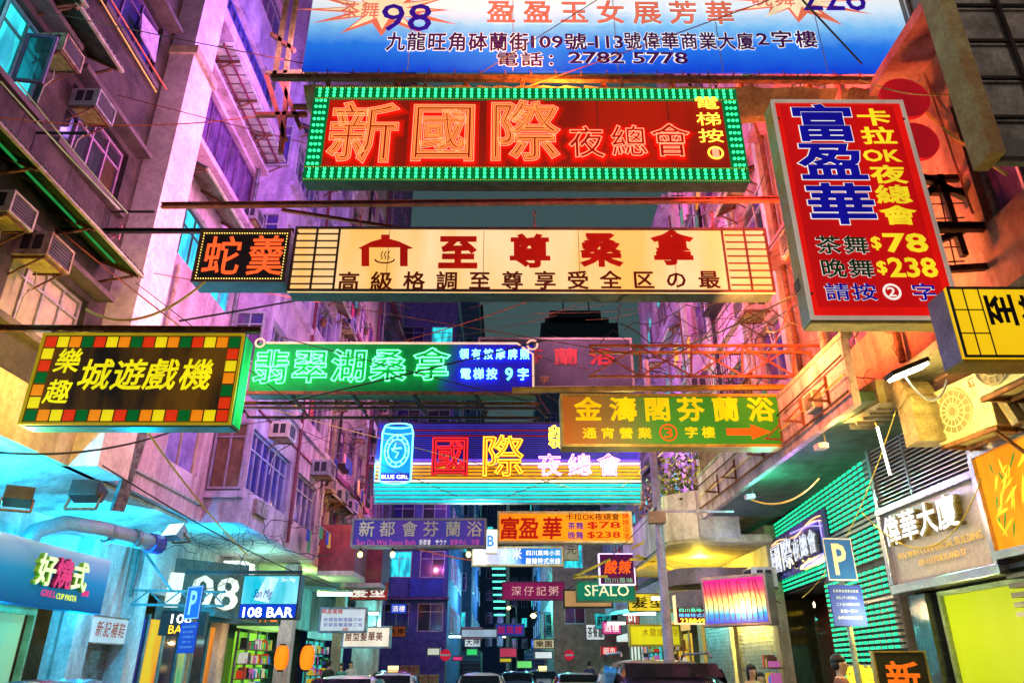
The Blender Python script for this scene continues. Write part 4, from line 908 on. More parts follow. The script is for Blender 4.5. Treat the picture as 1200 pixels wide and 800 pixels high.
beam('dark bracket arm above the blue lit bar box sign', (-7.0, 16.6, s.zt + .06), (s.x1, 16.6, s.zt + .06), .06, blacks)
# ---- 13 red blade sign at the right
s = Sign('lightbox_sign', 'tall red nightclub price sign with blue and yellow characters at the right', 926, 1092, 119, 375, 6.5, .22)
s.box(mat('pale_green_metal', (.42, .50, .42), .5, .2, col2=(.5, .35, .12), scale=3), 'box', .012)
MB().box(-s.w / 2 + .01, s.w / 2 - .01, 0.01, s.d - .01, -.03, -.001).build('bottom_panel', mat('amber_edge', (.45, .3, .05), .5), s.o)
s.frame(emat('cream_frame_white', (.85, .68, .55), .42), .035, -.03)
s.face(emat('red_outer_face', S(226, 20, 14), .95), .03, -.006, 'face_panel')
MB().box(-s.w / 2 + .10, s.w / 2 - .12, -.010, -.004, .14, s.h - .07).build('inner_panel', emat('deep_red_face', S(176, 10, 14), .95, S(200, 14, 14), 2), s.o)
def bo(body, fx0, fx1, g0, g1, m_, om, b1=.03, b2=.06, **k):
    s.t(body, fx0, fx1, g0, g1, om, y=-.013, bold=b2, **k); s.t(body, fx0, fx1, g0, g1, m_, y=-.018, bold=b1, **k)
for ch, g in (('富', .79), ('盈', .60), ('華', .40)): bo(ch, .13, .60, g, g + .185, p_navy, p_wht, .05, .075, name='character', fill=1.05)
for k, ch in enumerate(('卡', '拉', 'OK', '夜', '總', '會')):
    g = .868 - k * .0945; s.t(ch, .62 if ch != 'OK' else .60, .88, g + (.01 if ch == 'OK' else 0), g + .09 - (.02 if ch == 'OK' else 0), p_yel, y=-.018, bold=.05, name='character', fill=1.0)
bo('茶舞', .12, .50, .265, .352, p_grn, p_wht, .03, .055, name='character'); s.t('$', .51, .58, .285, .345, p_yel, y=-.018, bold=.04); s.t('78', .60, .90, .275, .36, p_yel, y=-.018, bold=.05)
bo('晚舞', .12, .50, .165, .252, p_grn, p_wht, .03, .055, name='character'); s.t('$', .51, .58, .18, .24, p_yel, y=-.018, bold=.04); s.t('238', .59, .92, .17, .255, p_yel, y=-.018, bold=.05)
bo('請按', .12, .48, .072, .15, p_navy, p_wht, .03, .055, name='character'); bo('字', .70, .88, .072, .15, p_navy, p_wht, .03, .055, name='character'); s.t('2', .545, .60, .092, .13, p_wht, y=-.018, bold=.03)
b = MB(); ring(b, -s.w / 2 + .575 * s.w, .111 * s.h, .075, -.02, .006); ring(b, -s.w / 2 + .575 * s.w, .111 * s.h, .088, -.018, .006); b.build('number_ring', p_wht, s.o)
b = MB()
for k in range(4): b.box(-s.w / 2 - .006, -s.w / 2 - .001, .08, .24, .40 + k * .035, .415 + k * .035)
b.build('vent_slots', acd, s.o)
RS = s; s.seams(1, rust)
beam('dark steel arm behind the red price sign', (s.x0 + .2, 6.75, s.zb + s.h * .45), (5.2, 6.75, s.zb + s.h * .45), .08, blacks)
# ---- 14 yellow sauna sign on the right edge
s = Sign('lightbox_sign', 'yellow lit sauna sign with sideways brown characters cut by the right edge', 1118, 1290, 338, 420, 5.3, .28)
s.box(mat('violet_grey_metal', (.35, .25, .40), .5, .3), 'box'); s.face(emat('yellow_face', S(240, 196, 20), 1.0, S(225, 170, 10), 2), .0, -.02); s.frame(blacks, .02, -.03, y1=-.02)
for k in (1, 2): MB().box(-s.w / 2 + .02, -s.w / 2 + .25, -.028, -.02, s.h * k / 3 - .004, s.h * k / 3 + .004).build('lattice_bar', blacks, s.o)
for k in (1, 2): MB().box(-s.w / 2 + .125 * k, -s.w / 2 + .125 * k + .007, -.0285, -.02, .02, s.h - .02).build('lattice_post', blacks, s.o)
bt('至尊', 1150, 1232, 344, 386, p_blk, s, y=-.026, bold=.06, fill=.9, rot90=True, name='character')
MB().box(-s.w / 2, s.w / 2, .02, s.d, -.02, -.002).build('bottom_panel', MC['amber_edge'], s.o)
#==PART4==
# ================================================================== RIGHT SIDE
RX = 5.2
orwall = mat('salmon_render', (.52, .30, .22), .8, col2=(.28, .12, .09), scale=1.3, streak=True, bump=.3)
hr = [(y, y + 1.6, z, z + 1.4) for z in (9.2, 12.2, 15.2) for y in (3.0, 6.0, 9.2)] + [(y, y + 1.5, 6.0, 7.6) for y in (5.2, 9.6)]
R1 = building('salmon and red rendered house on the right, behind the red price sign', 1, RX, 1.0, 12, 4.75, 24, orwall, hr, ledges=[(8.4, .14, .5), (11.4, .14, .3)], ledm=mat('rose_ledge', (.50, .25, .28), .8, col2=(.3, .1, .12), streak=True, scale=2), floor_m=conc, base=4.75)
for q in hr: window(R1, 1, RX, *q, nx=3, tr=.3, pm=(glassd, glassp, mat('amber_room_glass', (.10, .06, .03), .2)))
pinkw = mat('rose_plaster', (.66, .40, .46), .8, col2=(.44, .22, .30), scale=1.2, streak=True)
hr2 = [(y, y + 1.3, z, z + 1.3) for z in (6.6, 9.6, 12.6, 15.6, 18.6, 21.6) for y in (12.6, 15.0, 17.3)]
R2 = building('rose pink apartment house with white ribs on the right', 1, RX, 12, 19.4, 4.75, 26, pinkw, hr2, ledges=[(8.6, .12, .15), (11.6, .12, .15), (14.6, .12, .15)], floor_m=conc, base=4.75)
for q in hr2: window(R2, 1, RX, *q, nx=2, tr=.3, pm=(glassb, glassp, glassd))
for yy in (12.1, 14.3, 16.7, 19.1): wb(MB().box(5.08, 5.2, yy, yy + .16, 4.8, 26), 'rib', whitep, R2)
hr3 = [(y, y + 1.4, z, z + 1.4) for z in (6.4, 9.4, 12.4) for y in (20, 22.3, 24.4)]
R3 = building('lower lilac house on the right past the rose one', 1, 5.3, 19.5, 26.5, 4.75, 15.6, lilac, hr3, ledges=[(8.4, .15, .3), (11.4, .15, .3), (15.2, .3, .35)], floor_m=conc, base=4.75)
for q in hr3: window(R3, 1, 5.3, *q, nx=3, tr=.3, pm=(glassb, glassp, glassc))
hr4 = [(y, y + 1.5, z, z + 1.4) for z in (6.2, 9.2) for y in (27.5, 30.5, 33.5, 36.5)]
R4 = building('grey violet low house at the far end of the right row', 1, 5.3, 26.6, 42, 4.6, 12.4, mat('grey_violet_plaster', (.40, .36, .42), .8, col2=(.22, .18, .25)), hr4, ledges=[(8.2, .15, .3)], floor_m=conc, base=4.6)
for q in hr4: window(R4, 1, 5.3, *q, nx=2, tr=.3, pm=(glassd, glassb, glassc))
# first floor balcony running along the right (parapet x=4.3)
t = thing('balcony', 'long concrete balcony with a lilac parapet and a dark underside over the nightclub', 'balcony', (4.7, 11.5, 4.5))
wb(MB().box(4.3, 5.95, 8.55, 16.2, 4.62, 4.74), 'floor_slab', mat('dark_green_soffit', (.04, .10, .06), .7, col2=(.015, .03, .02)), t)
wb(MB().box(4.26, 4.36, 8.5, 16.2, 4.55, 5.45), 'parapet', mat('weathered_lilac_parapet', (.55, .42, .52), .8, col2=(.2, .14, .18), scale=2.2, streak=True), t)
wb(MB().box(4.25, 4.40, 8.45, 16.2, 5.45, 5.52), 'coping', conc, t)
for k in range(26): wb(MB().box(4.32, 4.35, 12.2 + k * .155, 12.24 + k * .155, 5.52, 6.35), 'baluster', mat('brown_rail', (.22, .12, .08), .6), t)
wb(MB().box(4.30, 4.37, 12.1, 16.2, 6.35, 6.40), 'handrail', maroon, t)
for (yy, zz) in ((9.6, 4.50), (12.8, 4.50)):
    l_ = thing('floodlight', '%s small floodlight fixed under the balcony edge' % ('near' if yy < 10 else 'far'), 'floodlight', (4.32, yy, zz - .16), 0, 'floodlights under the balcony edge')
    MB().bar((0, 0, .02), (0, 0, .16), .02).build('arm', blacks, l_); MB().box(-.12, .02, -.05, .12, -.04, .03).build('head', mat('lilac_metal', (.6, .5, .7), .4), l_)
# second balcony farther on with the creeper
t = thing('balcony', 'pale bow-fronted balcony with a creeper, beyond the long lilac one', 'balcony', (4.4, 19, 4.2))
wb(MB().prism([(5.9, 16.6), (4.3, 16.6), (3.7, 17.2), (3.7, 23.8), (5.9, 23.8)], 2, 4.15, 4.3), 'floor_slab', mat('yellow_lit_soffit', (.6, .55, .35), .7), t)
b = MB(); b.bar((4.3, 16.6, 4.75), (5.2, 16.6, 4.75), .08, 1.05).bar((4.3, 16.6, 4.75), (3.7, 17.2, 4.75), .08, 1.05).bar((3.7, 17.2, 4.75), (3.7, 23.8, 4.75), .08, 1.05); wb(b, 'parapet', whitep, t)
t = thing('creeper_plant', 'leafy green creeper growing over the pale bow-fronted balcony', 'plant', (4.1, 18.5, 5.2))
rr = random.Random(4); st = MB()
for k in range(7):
    p = [Vector((4.5, 17.2 + k * .7, 5.2))]
    for j in range(6): p.append(p[-1] + Vector((rr.uniform(-.22, .08), rr.uniform(-.25, .25), rr.uniform(.02, .32))))
    st.tube(p, .018, 5)
    b = MB()
    for q in p[1:]:
        for _ in range(26):
            c = q + Vector((rr.gauss(0, .2), rr.gauss(0, .22), rr.gauss(0, .17))); a = Vector((rr.gauss(0, 1), rr.gauss(0, 1), rr.gauss(0, 1))).normalized() * .06; d = a.cross(Vector((rr.gauss(0, 1), rr.gauss(0, 1), 1))).normalized() * .04
            b.poly([c - a, c + d, c + a, c - d])
    wb(b, 'leaf_clump', (tree_leaf, mat('yellow_leaf', (.40, .34, .03), .6, grain=False))[k % 2], t, kind='stuff')
wb(st, 'stem', woodm, t, kind='stuff')
# ---- ground floor walls, x=5.9
gxr = 5.95
gr = thing('shop_arcade', 'ground floor shop walls under the right balconies', 'shop front', (gxr, 20, 0))
b = MB()
for (ya, yb, za, zb_) in ((1, 8.6, 2.85, 4.6), (17.2, 24, 2.75, 4.6), (17.2, 17.5, .13, 2.75), (20.6, 20.9, .13, 2.75), (24, 42, 2.9, 4.6), (24, 24.5, .13, 3), (28, 28.5, .13, 3), (33, 33.5, .13, 3), (38, 38.5, .13, 3), (1, 6.2, .13, 2.85)):
    wb(MB().box(gxr, gxr + .25, ya, yb, za, zb_), 'wall', mat('warm_shop_wall', (.60, .55, .38), .7, col2=(.38, .33, .18), scale=2, streak=True), gr)
wb(MB().box(gxr + 2.4, gxr + 2.5, 1, 42, .13, 4.6), 'interior_wall', mat('shop_interior', (.25, .22, .12), .8), gr)
for i, (ya, yb) in enumerate(((17.55, 20.55), (20.95, 23.9))):
    t = thing('roller_shutter', ('grey roller shutter next to the nightclub door', 'grey roller shutter with a paper strip, one farther')[i], 'shutter', (gxr + .1, (ya + yb) / 2, .13))
    for k in range(27): wb(MB().box(gxr + .08, gxr + .12, ya, yb, .14 + k * .095, .14 + k * .095 + .082), 'slat', steel, t)
# ---- nightclub facade with green LED slats, slightly skewed (local: x right, z up, face -y)
nc = thing('nightclub', 'nightclub front clad in rows of green LED slats with a dark blue panel', 'shop front', (6.02, 15.1, .13), -pi / 2 - R(5))
NW = 7.7; half = NW / 2
MB().box(-half, half, .06, .3, 2.95, 4.5).build('wall', darkc, nc); MB().box(.6, half, .06, .3, 0, 2.95).build('wall', darkc, nc)
gl_ = emat('green_led_slat', (.01, .80, .33), 1.5); slat_m = mat('dark_slat', (.30, .32, .34), .4, .5, grain=False)
def ledslat(xa, xb, z, lit=True):
    link('slat', MB().box(xa, xb, 0, .06, z, z + .045).mesh('slat', slat_m), nc)
    if lit:
        b = MB(); n = int((xb - xa) / .25)
        for i in range(n):
            x = xa + .04 + i * .25; b.box(x, x + .15, -.014, 0, z + .004, z + .044)
        b.build('led_strip', gl_, nc, kind='stuff')
px0, px1 = -half + .15, half - 2.3
z = 3.0; k = 0
while z < 4.45:
    inp = 3.18 < z < 4.16
    if inp: ledslat(px1 + .03, half, z, not (3.5 < z < 3.62)) 
    else: ledslat(-half, half, z, not (3.0 < z < 3.10 and False))
    z += .085
for k in range(33): 
    z = .1 + k * .085
    ledslat(.75, half - .05, z, not (k % 11 == 5))
cut = [(px0, 3.22), (px1, 3.22), (px1, 4.14), (px0, 4.10)]
MB().prism(cut, 1, -.10, -.01).build('blue_panel', mat('glossy_blue_panel', (.02, .07, .34), .2, .0, col2=(.14, .03, .20), scale=1.2, spec=.8), nc)
wavy = emat('peach_wave_tube', (1, .55, .25), 1.6)
for j in range(3):
    pts = [(px0 + (px1 - px0) * i / 24, -.12, 3.98 - j * .045 - .1 * sin(i * .5 + j * .7) * (.6 + .1 * j)) for i in range(3 * j, 25)]
    MB().tube(pts, .012, 5).build('wave_tube', wavy if j != 2 else emat('violet_wave_tube', (.4, .3, 1), 1.6), nc)
chl = mat('dark_channel_letter', (.12, .10, .12), .4, grain=False); cho = emat('cool_white_tube', (.8, .85, 1), 1.1); wh = emat('white_letter', (1, 1, 1), 2)
txt(nc, '國際', px0 + 1.7, px0 + 3.5, 3.30, 3.98, chl, y=-.16, bold=.03, ext=.06, name='channel_letter'); txt(nc, '國際', px0 + 1.7, px0 + 3.5, 3.30, 3.98, cho, y=-.22, bold=.0, tube=.012, name='letter_outline')
txt(nc, '夜總會', px0 + 3.5, px0 + 5.1, 3.38, 3.86, chl, y=-.16, bold=.03, ext=.06, name='channel_letter'); txt(nc, '夜總會', px0 + 3.5, px0 + 5.1, 3.38, 3.86, cho, y=-.22, bold=.0, tube=.014, name='letter_outline')
b = MB(); b.tube([(px0 + 3.2, -.12, 4.02), (px0 + 5.15, -.12, 3.95), (px0 + 5.17, -.12, 3.36), (px0 + 3.6, -.12, 3.28)], .014, 5); b.build('violet_tube', emat('violet_wave_tube', (.4, .3, 1), 1.6), nc)
# entrance
MB().box(-half + .1, -half + .6, .02, .3, 0, 2.95).build('door_jamb', mat('orange_jamb', (.5, .22, .06), .4), nc)
MB().box(-half + .6, -half + 2.4, .9, 1.0, 0, 2.95).build('red_door', mat('dark_red_door', (.22, .03, .02), .25, col2=(.10, .01, .01), streak=True), nc)
MB().box(-half + 2.6, .6, 1.3, 1.4, 0, 2.95).build('inner_wall', mat('brown_lobby', (.16, .07, .03), .3), nc)
MB().box(-half, .6, .06, 2.0, 2.96, 3.05).build('entrance_ceiling', darkc, nc)
for (x, s_) in ((-1.7, .05), (-.6, .05)):
    b = MB(); disc(b, x, 2.7, .06, .5, 12); b.build('downlight', emat('warm_downlight', (1, .8, .45), 7), nc)
txt(nc, '國際', 1.35, 2.35, .75, 1.55, emat('yellow_club_letter', (1, .70, .03), 1.3), y=-.06, bold=.035, ext=.04, name='channel_letter')
txt(nc, '夜總會', 2.3, 3.3, 1.2, 1.5, MC['yellow_club_letter'], y=-.06, bold=.03, ext=.04, name='channel_letter')
# ---- steel framed louvre + building name sign (parallel to the street)
ns_ = thing('building_name_sign', 'steel framed grey sign of the commercial building with raised white characters', 'sign', (5.55, 9.7, 2.66), -pi / 2)
w2 = 2.35; x0_, x1_ = -w2 / 2, w2 / 2
MB().box(x0_, x1_, .02, .2, 0, .98).build('back_panel', mat('grey_lilac_panel', (.40, .36, .36), .35, .3, col2=(.36, .32, .30)), ns_)
fr = mat('brushed_steel_frame', (.62, .62, .68), .25, .9, col2=(.5, .5, .6), scale=2, bump=0)
b = MB().box(x0_ - .1, x1_ + .08, -.06, .22, -.12, 0).box(x0_ - .1, x1_ + .08, -.06, .22, .98, 1.08).box(x0_ - .1, x0_, -.06, .22, 0, .98).box(x1_, x1_ + .08, -.06, .22, 0, .98); b.build('frame', fr, ns_, bevel=.01)
for i, ch in enumerate('偉華大廈'): txt(ns_, ch, x0_ + .10 + i * .47, x0_ + .56 + i * .47, .50, .92, mat('gold_character_side', (.45, .33, .08), .4), y=-.02, bold=.04, ext=.09, name='character_side', fill=1); txt(ns_, ch, x0_ + .10 + i * .47, x0_ + .56 + i * .47, .50, .92, emat('white_character_face', (.9, .95, 1), 1.15), y=-.085, bold=.04, name='character', fill=1)  # plain gold sides behind the white character faces
gm = emat('gold_side_letter', (.85, .58, .16), .55)  # slight emission in place of lamp light on the gold letters
txt(ns_, 'WAI WAH COMMERCIAL BUILDING', x0_ + .22, x1_ - .12, .31, .40, gm, y=-.02, bold=.02, ext=.03); txt(ns_, '109-113 PORTLAND ST', x0_ + .75, x1_ - .5, .17, .25, gm, y=-.02, bold=.02, ext=.03)
lv = thing('louvre', 'large louvred vent screen above the building name sign', 'vent', (5.55, 9.7, 3.76), -pi / 2)
MB().box(x0_, x1_, .15, .2, 0, 1.0).build('back_panel', darkc, lv)
for k in range(17):
    b = MB(); z = .03 + k * .057; b.prism([(.0, z), (.12, z + .045), (.12, z + .053), (.0, z + .012)], 0, x0_, x1_); b.build('slat', mat('louvre_steel', (.55, .50, .48), .35, .6, grain=False), lv)
MB().box(x0_ - .08, x0_, -.04, .22, 0, 1.05).build('frame', fr, lv); MB().box(x1_, x1_ + .08, -.04, .22, 0, 1.05).build('frame', fr, lv); MB().box(x0_ + .9, x0_ + .93, -.01, .02, 0, 1.0).build('mullion', fr, lv)
# awning-soffit over the louvre; stained white ceiling
struct_ = thing('canopy', 'stained concrete canopy over the louvre and the food poster', 'canopy', (5.2, 5.5, 4.7))
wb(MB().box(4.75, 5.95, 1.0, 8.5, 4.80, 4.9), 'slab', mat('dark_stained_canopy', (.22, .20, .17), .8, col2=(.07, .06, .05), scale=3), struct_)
# lime panel (closed screen) below, food poster, mascot box
t = thing('lit_hoarding', 'plain lime green lit panel below the building name sign', 'panel', (5.75, 9.0, .13), -pi / 2)
MB().box(-1.15, 1.15, .02, .2, 0, 2.32).build('face_panel', emat('lime_face', S(175, 190, 20), .95, S(205, 210, 60), .7), t); b = MB().box(-1.22, -1.15, -.03, .2, 0, 2.38).box(1.15, 1.22, -.03, .2, 0, 2.38).box(-1.15, 1.15, -.03, .2, 2.32, 2.38); b.build('frame', mat('lime_metal', (.35, .45, .25), .4, .4), t)
t = thing('pillar', 'narrow black glossy pillar between the LED columns and the lime panel', 'pillar', (5.7, 11.4, .13)); wb(MB().box(5.6, 5.9, 10.3, 10.75, .13, 2.5), 'shaft', mat('gloss_black', (.02, .025, .04), .1, spec=.8), t)
t = thing('food_poster', 'orange lit food poster with green and yellow leaves at the right edge', 'poster', (5.5, 7.42, 2.78), -pi / 2)
MB().box(-.95, .95, .0, .15, 0, 1.05).build('face_panel', emat('poster_orange', S(250, 130, 10), 1.0, S(255, 170, 30), 2), t); b = MB().box(-1.0, 1.0, -.05, .17, -.09, 0).box(-1.0, 1.0, -.05, .17, 1.05, 1.12).box(-1.03, -.95, -.05, .16, 0, 1.05); b.build('frame', fr, t)
rr = random.Random(2)
for k in range(70):
    cx_, cz_ = rr.uniform(-.8, .8), rr.uniform(.15, .9); a_ = rr.gauss(1.0, .45); L = rr.uniform(.08, .17); b = MB()
    pts = [(cx_ + L * q * cos(a_) - w_ * sin(a_), -.006 - .001 * k, cz_ + L * q * sin(a_) + w_ * cos(a_)) for q, w_ in ((-1, 0), (-.5, .014), (.3, .022), (1, 0), (.3, -.018), (-.5, -.014))]
    b.poly(pts); b.build('leaf', (pr('lime_leaf_print', (205, 205, 40), .9), pr('gold_leaf_print', (255, 215, 60), 1.0), pr('deep_leaf_print', (90, 150, 40), .7))[k % 3], t)
t = thing('wall_box', 'pale blue painted box with a dark red eye-like ring at the right edge', 'panel', (5.6, 7.35, 1.0), -pi / 2); MB().box(-.7, .6, 0, .2, 0, 1.0).build('face_panel', mat('pale_blue_paint', (.35, .50, .58), .4), t)
b = MB(); disc(b, -.5, .78, .13, 0, 20, 1, .02); b.build('ring', mat('dark_red_paint', (.3, .02, .04), .4, grain=False), t); b = MB(); disc(b, -.5, .78, .07, -.02, 16, 1, .02); b.build('ring_centre', whitep, t); b = MB(); disc(b, -.5, .78, .03, -.04, 12, 1, .01); b.build('ring_dot', rubber, t)
for k in range(6): pass
t = thing('vent', 'dark slatted vent above the pale blue box', 'vent', (5.62, 7.6, 2.1), -pi / 2)
for k in range(6): MB().box(-.95, .9, 0, .12, k * .1, k * .1 + .05).build('slat', mat('dark_slat2', (.12, .11, .10), .4, .4, grain=False), t)
# ducts, outdoor units
dyel = mat('duct_galvanised', (.40, .34, .20), .4, .3, col2=(.22, .16, .08), scale=5)
t = thing('duct', 'square metal duct bending down above the outdoor air unit', 'duct', (5.0, 8.2, 4.2))
b = MB(); b.bar((4.7, 9.4, 4.75), (4.75, 8.5, 4.72), .34, .3); wb(b, 'duct_run', dyel, t)
b = MB()
for i in range(7):
    a0 = pi / 2 * i / 6; b.bar((4.85, 8.5 - .35 * sin(a0), 4.72 - .35 * (1 - cos(a0))), (4.85, 8.5 - .35 * sin(a0 + .26), 4.72 - .35 * (1 - cos(a0 + .26))), .34, .3)
wb(b, 'duct_elbow', dyel, t); wb(MB().box(4.68, 5.02, 8.0, 8.3, 3.95, 4.4), 'duct_outlet', dyel, t)
for k in range(5): wb(MB().box(4.66, 5.04, 8.72 + k * .2, 8.74 + k * .2, 4.55, 4.9), 'duct_seam', steel, t)
def outdoor(label, loc, rz, word=None):
    t = thing('outdoor_air_unit', label, 'air conditioner', loc, rz, 'outdoor air units on the right')
    MB().box(-.42, .42, 0, .32, 0, .62).build('body', mat('yellowed_ivory', (.62, .58, .36), .45, col2=(.45, .38, .18), scale=4), t, bevel=.015)
    b = MB(); ring(b, -.1, .31, .26, -.01, .012, 24); ring(b, -.1, .31, .17, -.012, .008, 20); ring(b, -.1, .31, .09, -.012, .008, 16)
    for i in range(16): a = pi * i / 8; b.tube([(-.1 + .05 * cos(a), -.012, .31 + .05 * sin(a)), (-.1 + .26 * cos(a), -.012, .31 + .26 * sin(a))], .005, 4)
    b.build('fan_guard', mat('ivory_wire', (.5, .46, .3), .5, grain=False), t)
    b = MB(); disc(b, -.1, .31, .24, .0, 24, 1, .004); b.build('fan_opening', mat('shadowed_fan', (.16, .14, .08), .6, grain=False), t)
    if word: MB().box(.2, .40, -.006, 0, .48, .58).build('badge', mat('badge_red', (.6, .06, .02), .4, grain=False), t); txt(t, word, .225, .375, .50, .56, mat('badge_white', (.8, .8, .7), .4, grain=False), y=-.008, bold=.03)
    b = MB(); b.bar((-.4, .02, -.03), (.4, .02, -.03), .04).bar((-.4, .3, -.03), (.4, .3, -.03), .04).bar((-.35, 0, -.03), (-.35, .5, -.03), .04).bar((.35, 0, -.03), (.35, .5, -.03), .04).bar((.35, .5, -.4), (.35, .02, -.05), .03); b.build('bracket', rust, t)
outdoor('ivory outdoor air unit with a red badge beside the square duct', (5.05, 7.72, 3.92), -pi / 2 + .2, 'TCL')
outdoor('round-fanned outdoor air unit at the right edge under the yellow sauna sign', (4.95, 6.75, 4.15), -pi / 2 + .1)
t = thing('pipe', 'thick insulated pipe running down beside the ivory outdoor unit', 'pipe', (5.3, 7.2, 4)); wb(MB().tube([(5.2, 7.3, 4.9), (5.1, 7.25, 4.6), (5.3, 7.2, 3.9)], .08, 8), 'pipe_run', dyel, t)
# bright fluorescent flood over the louvre and a hanging tube
t = thing('floodlight', 'blazing yellow-white floodlight at the end of the orange truss', 'floodlight', P(1066, 436, x=4.35), 0)
MB().box(-.24, .22, -.1, .1, .02, .07).build('head', blacks, t); MB().box(-.22, .20, -.08, .08, -.01, .02).build('lens', emat('white_hot_lens', (1, .93, .6), 14), t); t.rotation_euler = (0, R(-22), 0); FL = t.location.copy()
lamp(FL + Vector((.0, .25, -.15)), (1, .72, .14), 90, size=.03)
t = thing('light_tube', 'thin hanging fluorescent tube in front of the louvre', 'tube light', P(1036, 540, x=4.9)); q0 = P(1028, 500, x=4.9) - t.location; q1 = P(1043, 556, x=4.9) - t.location
MB().tube([q0, q1], .018, 8).build('tube', emat('warm_white_tube', (1, .95, .75), 5), t); MB().tube([q0, q0 + Vector((0, .1, .3))], .008, 5).build('cord', cabley, t)
# ---- P sign & board on one post at right; another at left
def parking(label, loc, rz, scl=1.0, lean=0):
    t = thing('parking_sign', label, 'parking sign', loc, rz); t.scale = scl
    grp = mat('galvanised_post', (.55, .55, .42), .4, .5)
    MB().tube([(0, .05, 0), (0, .05, 3.05)], .045, 10).build('post', grp, t)
    blue = mat('traffic_blue', (.02, .15, .75), .6, grain=False); MB().box(-.26, .26, -.01, .01, 2.55, 3.13).build('plate', blue, t, bevel=.004)
    b = MB(); b.box(-.25, .25, -.014, -.010, 2.56, 2.575).box(-.25, .25, -.014, -.010, 3.105, 3.12).box(-.25, -.235, -.014, -.010, 2.575, 3.105).box(.235, .25, -.014, -.010, 2.575, 3.105); b.build('plate_border', mat('reflective_white', (.8, .82, .8), .4, grain=False), t)
    txt(t, 'P', -.12, .12, 2.63, 3.05, MC['reflective_white'], y=-.014, bold=.04)
    MB().box(-.28, .28, -.01, .01, 1.98, 2.50).build('info_plate', mat('traffic_deep_blue', (.02, .05, .50), .7, grain=False), t)
    for k, (wd_, s_) in enumerate(((.44, '私家車及貨車泊車處'), (.36, '每日上午七時至晚上'), (.40, '二十五分鐘每小時'), (.3, '星期一至六'), (.42, '收費泊車位收費表'))): txt(t, s_, -wd_ / 2, wd_ / 2, 2.40 - k * .085, 2.445 - k * .085, mat('pale_blue_print', (.45, .55, .7), .5, grain=False), y=-.013, bold=.0)
parking('blue parking sign with white P on a yellow lit post in front of the nightclub', (P(990, 690, y=10.3).x, 10.3, .13), R(8), (.84, 1, .99))
parking('blue parking sign with white P on a grey post before the big numerals', (P(228, 700, y=13).x, 13, .0), R(-35), (.84, 1, .91))
# standing sign 新國 & rainbow sign
t = thing('standing_sign', 'black standing sign with orange characters beside the lime panel', 'sign', (P(1058, 790, y=9.2).x, 9.2, .13), R(-10))
MB().box(-.27, .27, 0, .12, 0, 1.62).build('board', mat('dark_olive_board', (.05, .05, .02), .4), t); b = MB().box(-.29, -.27, -.02, .12, 0, 1.64).box(.27, .29, -.02, .12, 0, 1.64).box(-.27, .27, -.02, .12, 1.62, 1.64); b.build('frame', mat('gold_frame', (.60, .40, .06), .4), t)
txt(t, '新國際', -.2, .2, .32, 1.55, emat('orange_lit_letter', (1, .18, .01), 1.0), y=-.01, bold=.04, vert=True, name='character')
t = thing('lightbox_sign', 'rainbow streaked light box angled over the pavement before the grey shutters', 'sign', P(864, 733, y=15.5), -R(44)); t.scale = (.85, 1, .92)
MB().box(-.85, .85, 0, .35, 0, 1.05).build('box', mat('rose_metal', (.55, .35, .40), .5, .2), t, bevel=.02)
MB().box(-.78, .78, -.01, .01, .07, .98).build('face_panel', emat('rainbow_face', (1, 1, 1), 1.05, axis=('Z', .05, 1.0), scale=7, stops=[(0, S(80, 50, 200)), (.2, S(60, 150, 210)), (.36, S(190, 225, 150)), (.5, S(250, 190, 110)), (.68, S(235, 80, 90)), (.9, S(190, 30, 120))]), t)
rr = random.Random(11)
for k in range(11): x = -.7 + k * .14; MB().tube([(x, -.02, .12), (x + rr.uniform(-.02, .02), -.02, .5), (x + rr.uniform(-.12, 0), -.02, .93)], .009, 4).build('branch_print', mat('dark_crimson', (.2, .01, .06), .5, grain=False), t)
# open steel cage of an old sign frame high on the right
t = thing('steel_cage', 'black open steel frame with wire mesh behind the red price sign', 'frame', (4.8, 8.2, 6.0))
ca, cb_ = P(965, 208, y=8.2), P(1190, 322, y=8.2)
def C(u, v): return P(u, v, y=6.9)
for (ua, va, ub, vb) in ((955, 212, 1200, 208), (960, 226, 1200, 224), (955, 212, 1010, 320), (1010, 322, 1200, 310), (1008, 318, 1130, 270), (1100, 206, 1130, 300), (1080, 208, 1200, 262), (1130, 225, 1165, 312), (1010, 316, 1100, 212)):
    wb(MB().bar(C(ua, va), C(ub, vb), .07), 'steel_member', blacks, t)
for k in range(9):
    wb(MB().bar(C(965 + k * 17, 226), C(985 + k * 17, 318), .012), 'mesh_wire', blacks, t); 
for k in range(5): wb(MB().bar(C(968 + k * 5, 244 + k * 17), C(1130, 238 + k * 17), .012), 'mesh_wire', blacks, t)
# the back of a big billboard, top right
t = thing('billboard_back', 'dark panelled back of a big billboard in the top right corner', 'billboard', (4.9, 4.7, 7))
pA = P(1118, -90, y=4.7); pB = P(1172, 186, y=4.7)
wb(MB().box(pB.x, 6.6, 4.75, 4.8, pB.z, pA.z), 'panel', mat('sooty_panel', (.30, .30, .26), .7, col2=(.12, .12, .10), scale=3, bump=.4), t)
for k in range(7): wb(MB().bar((pB.x, 4.7, pB.z + k * .42), (6.6, 4.7, pB.z + k * .42), .028), 'rail', blacks, t)
for k in range(4): wb(MB().bar((pB.x + .42 + k * .5, 4.68, pB.z), (pB.x + .42 + k * .5, 4.68, pA.z), .03), 'post', blacks, t)
wb(MB().box(pB.x - .12, pB.x, 4.62, 4.86, pB.z, pA.z), 'edge_casing', mat('verdigris_casing', (.42, .42, .20), .6, .2, col2=(.30, .18, .06), scale=2.5), t)
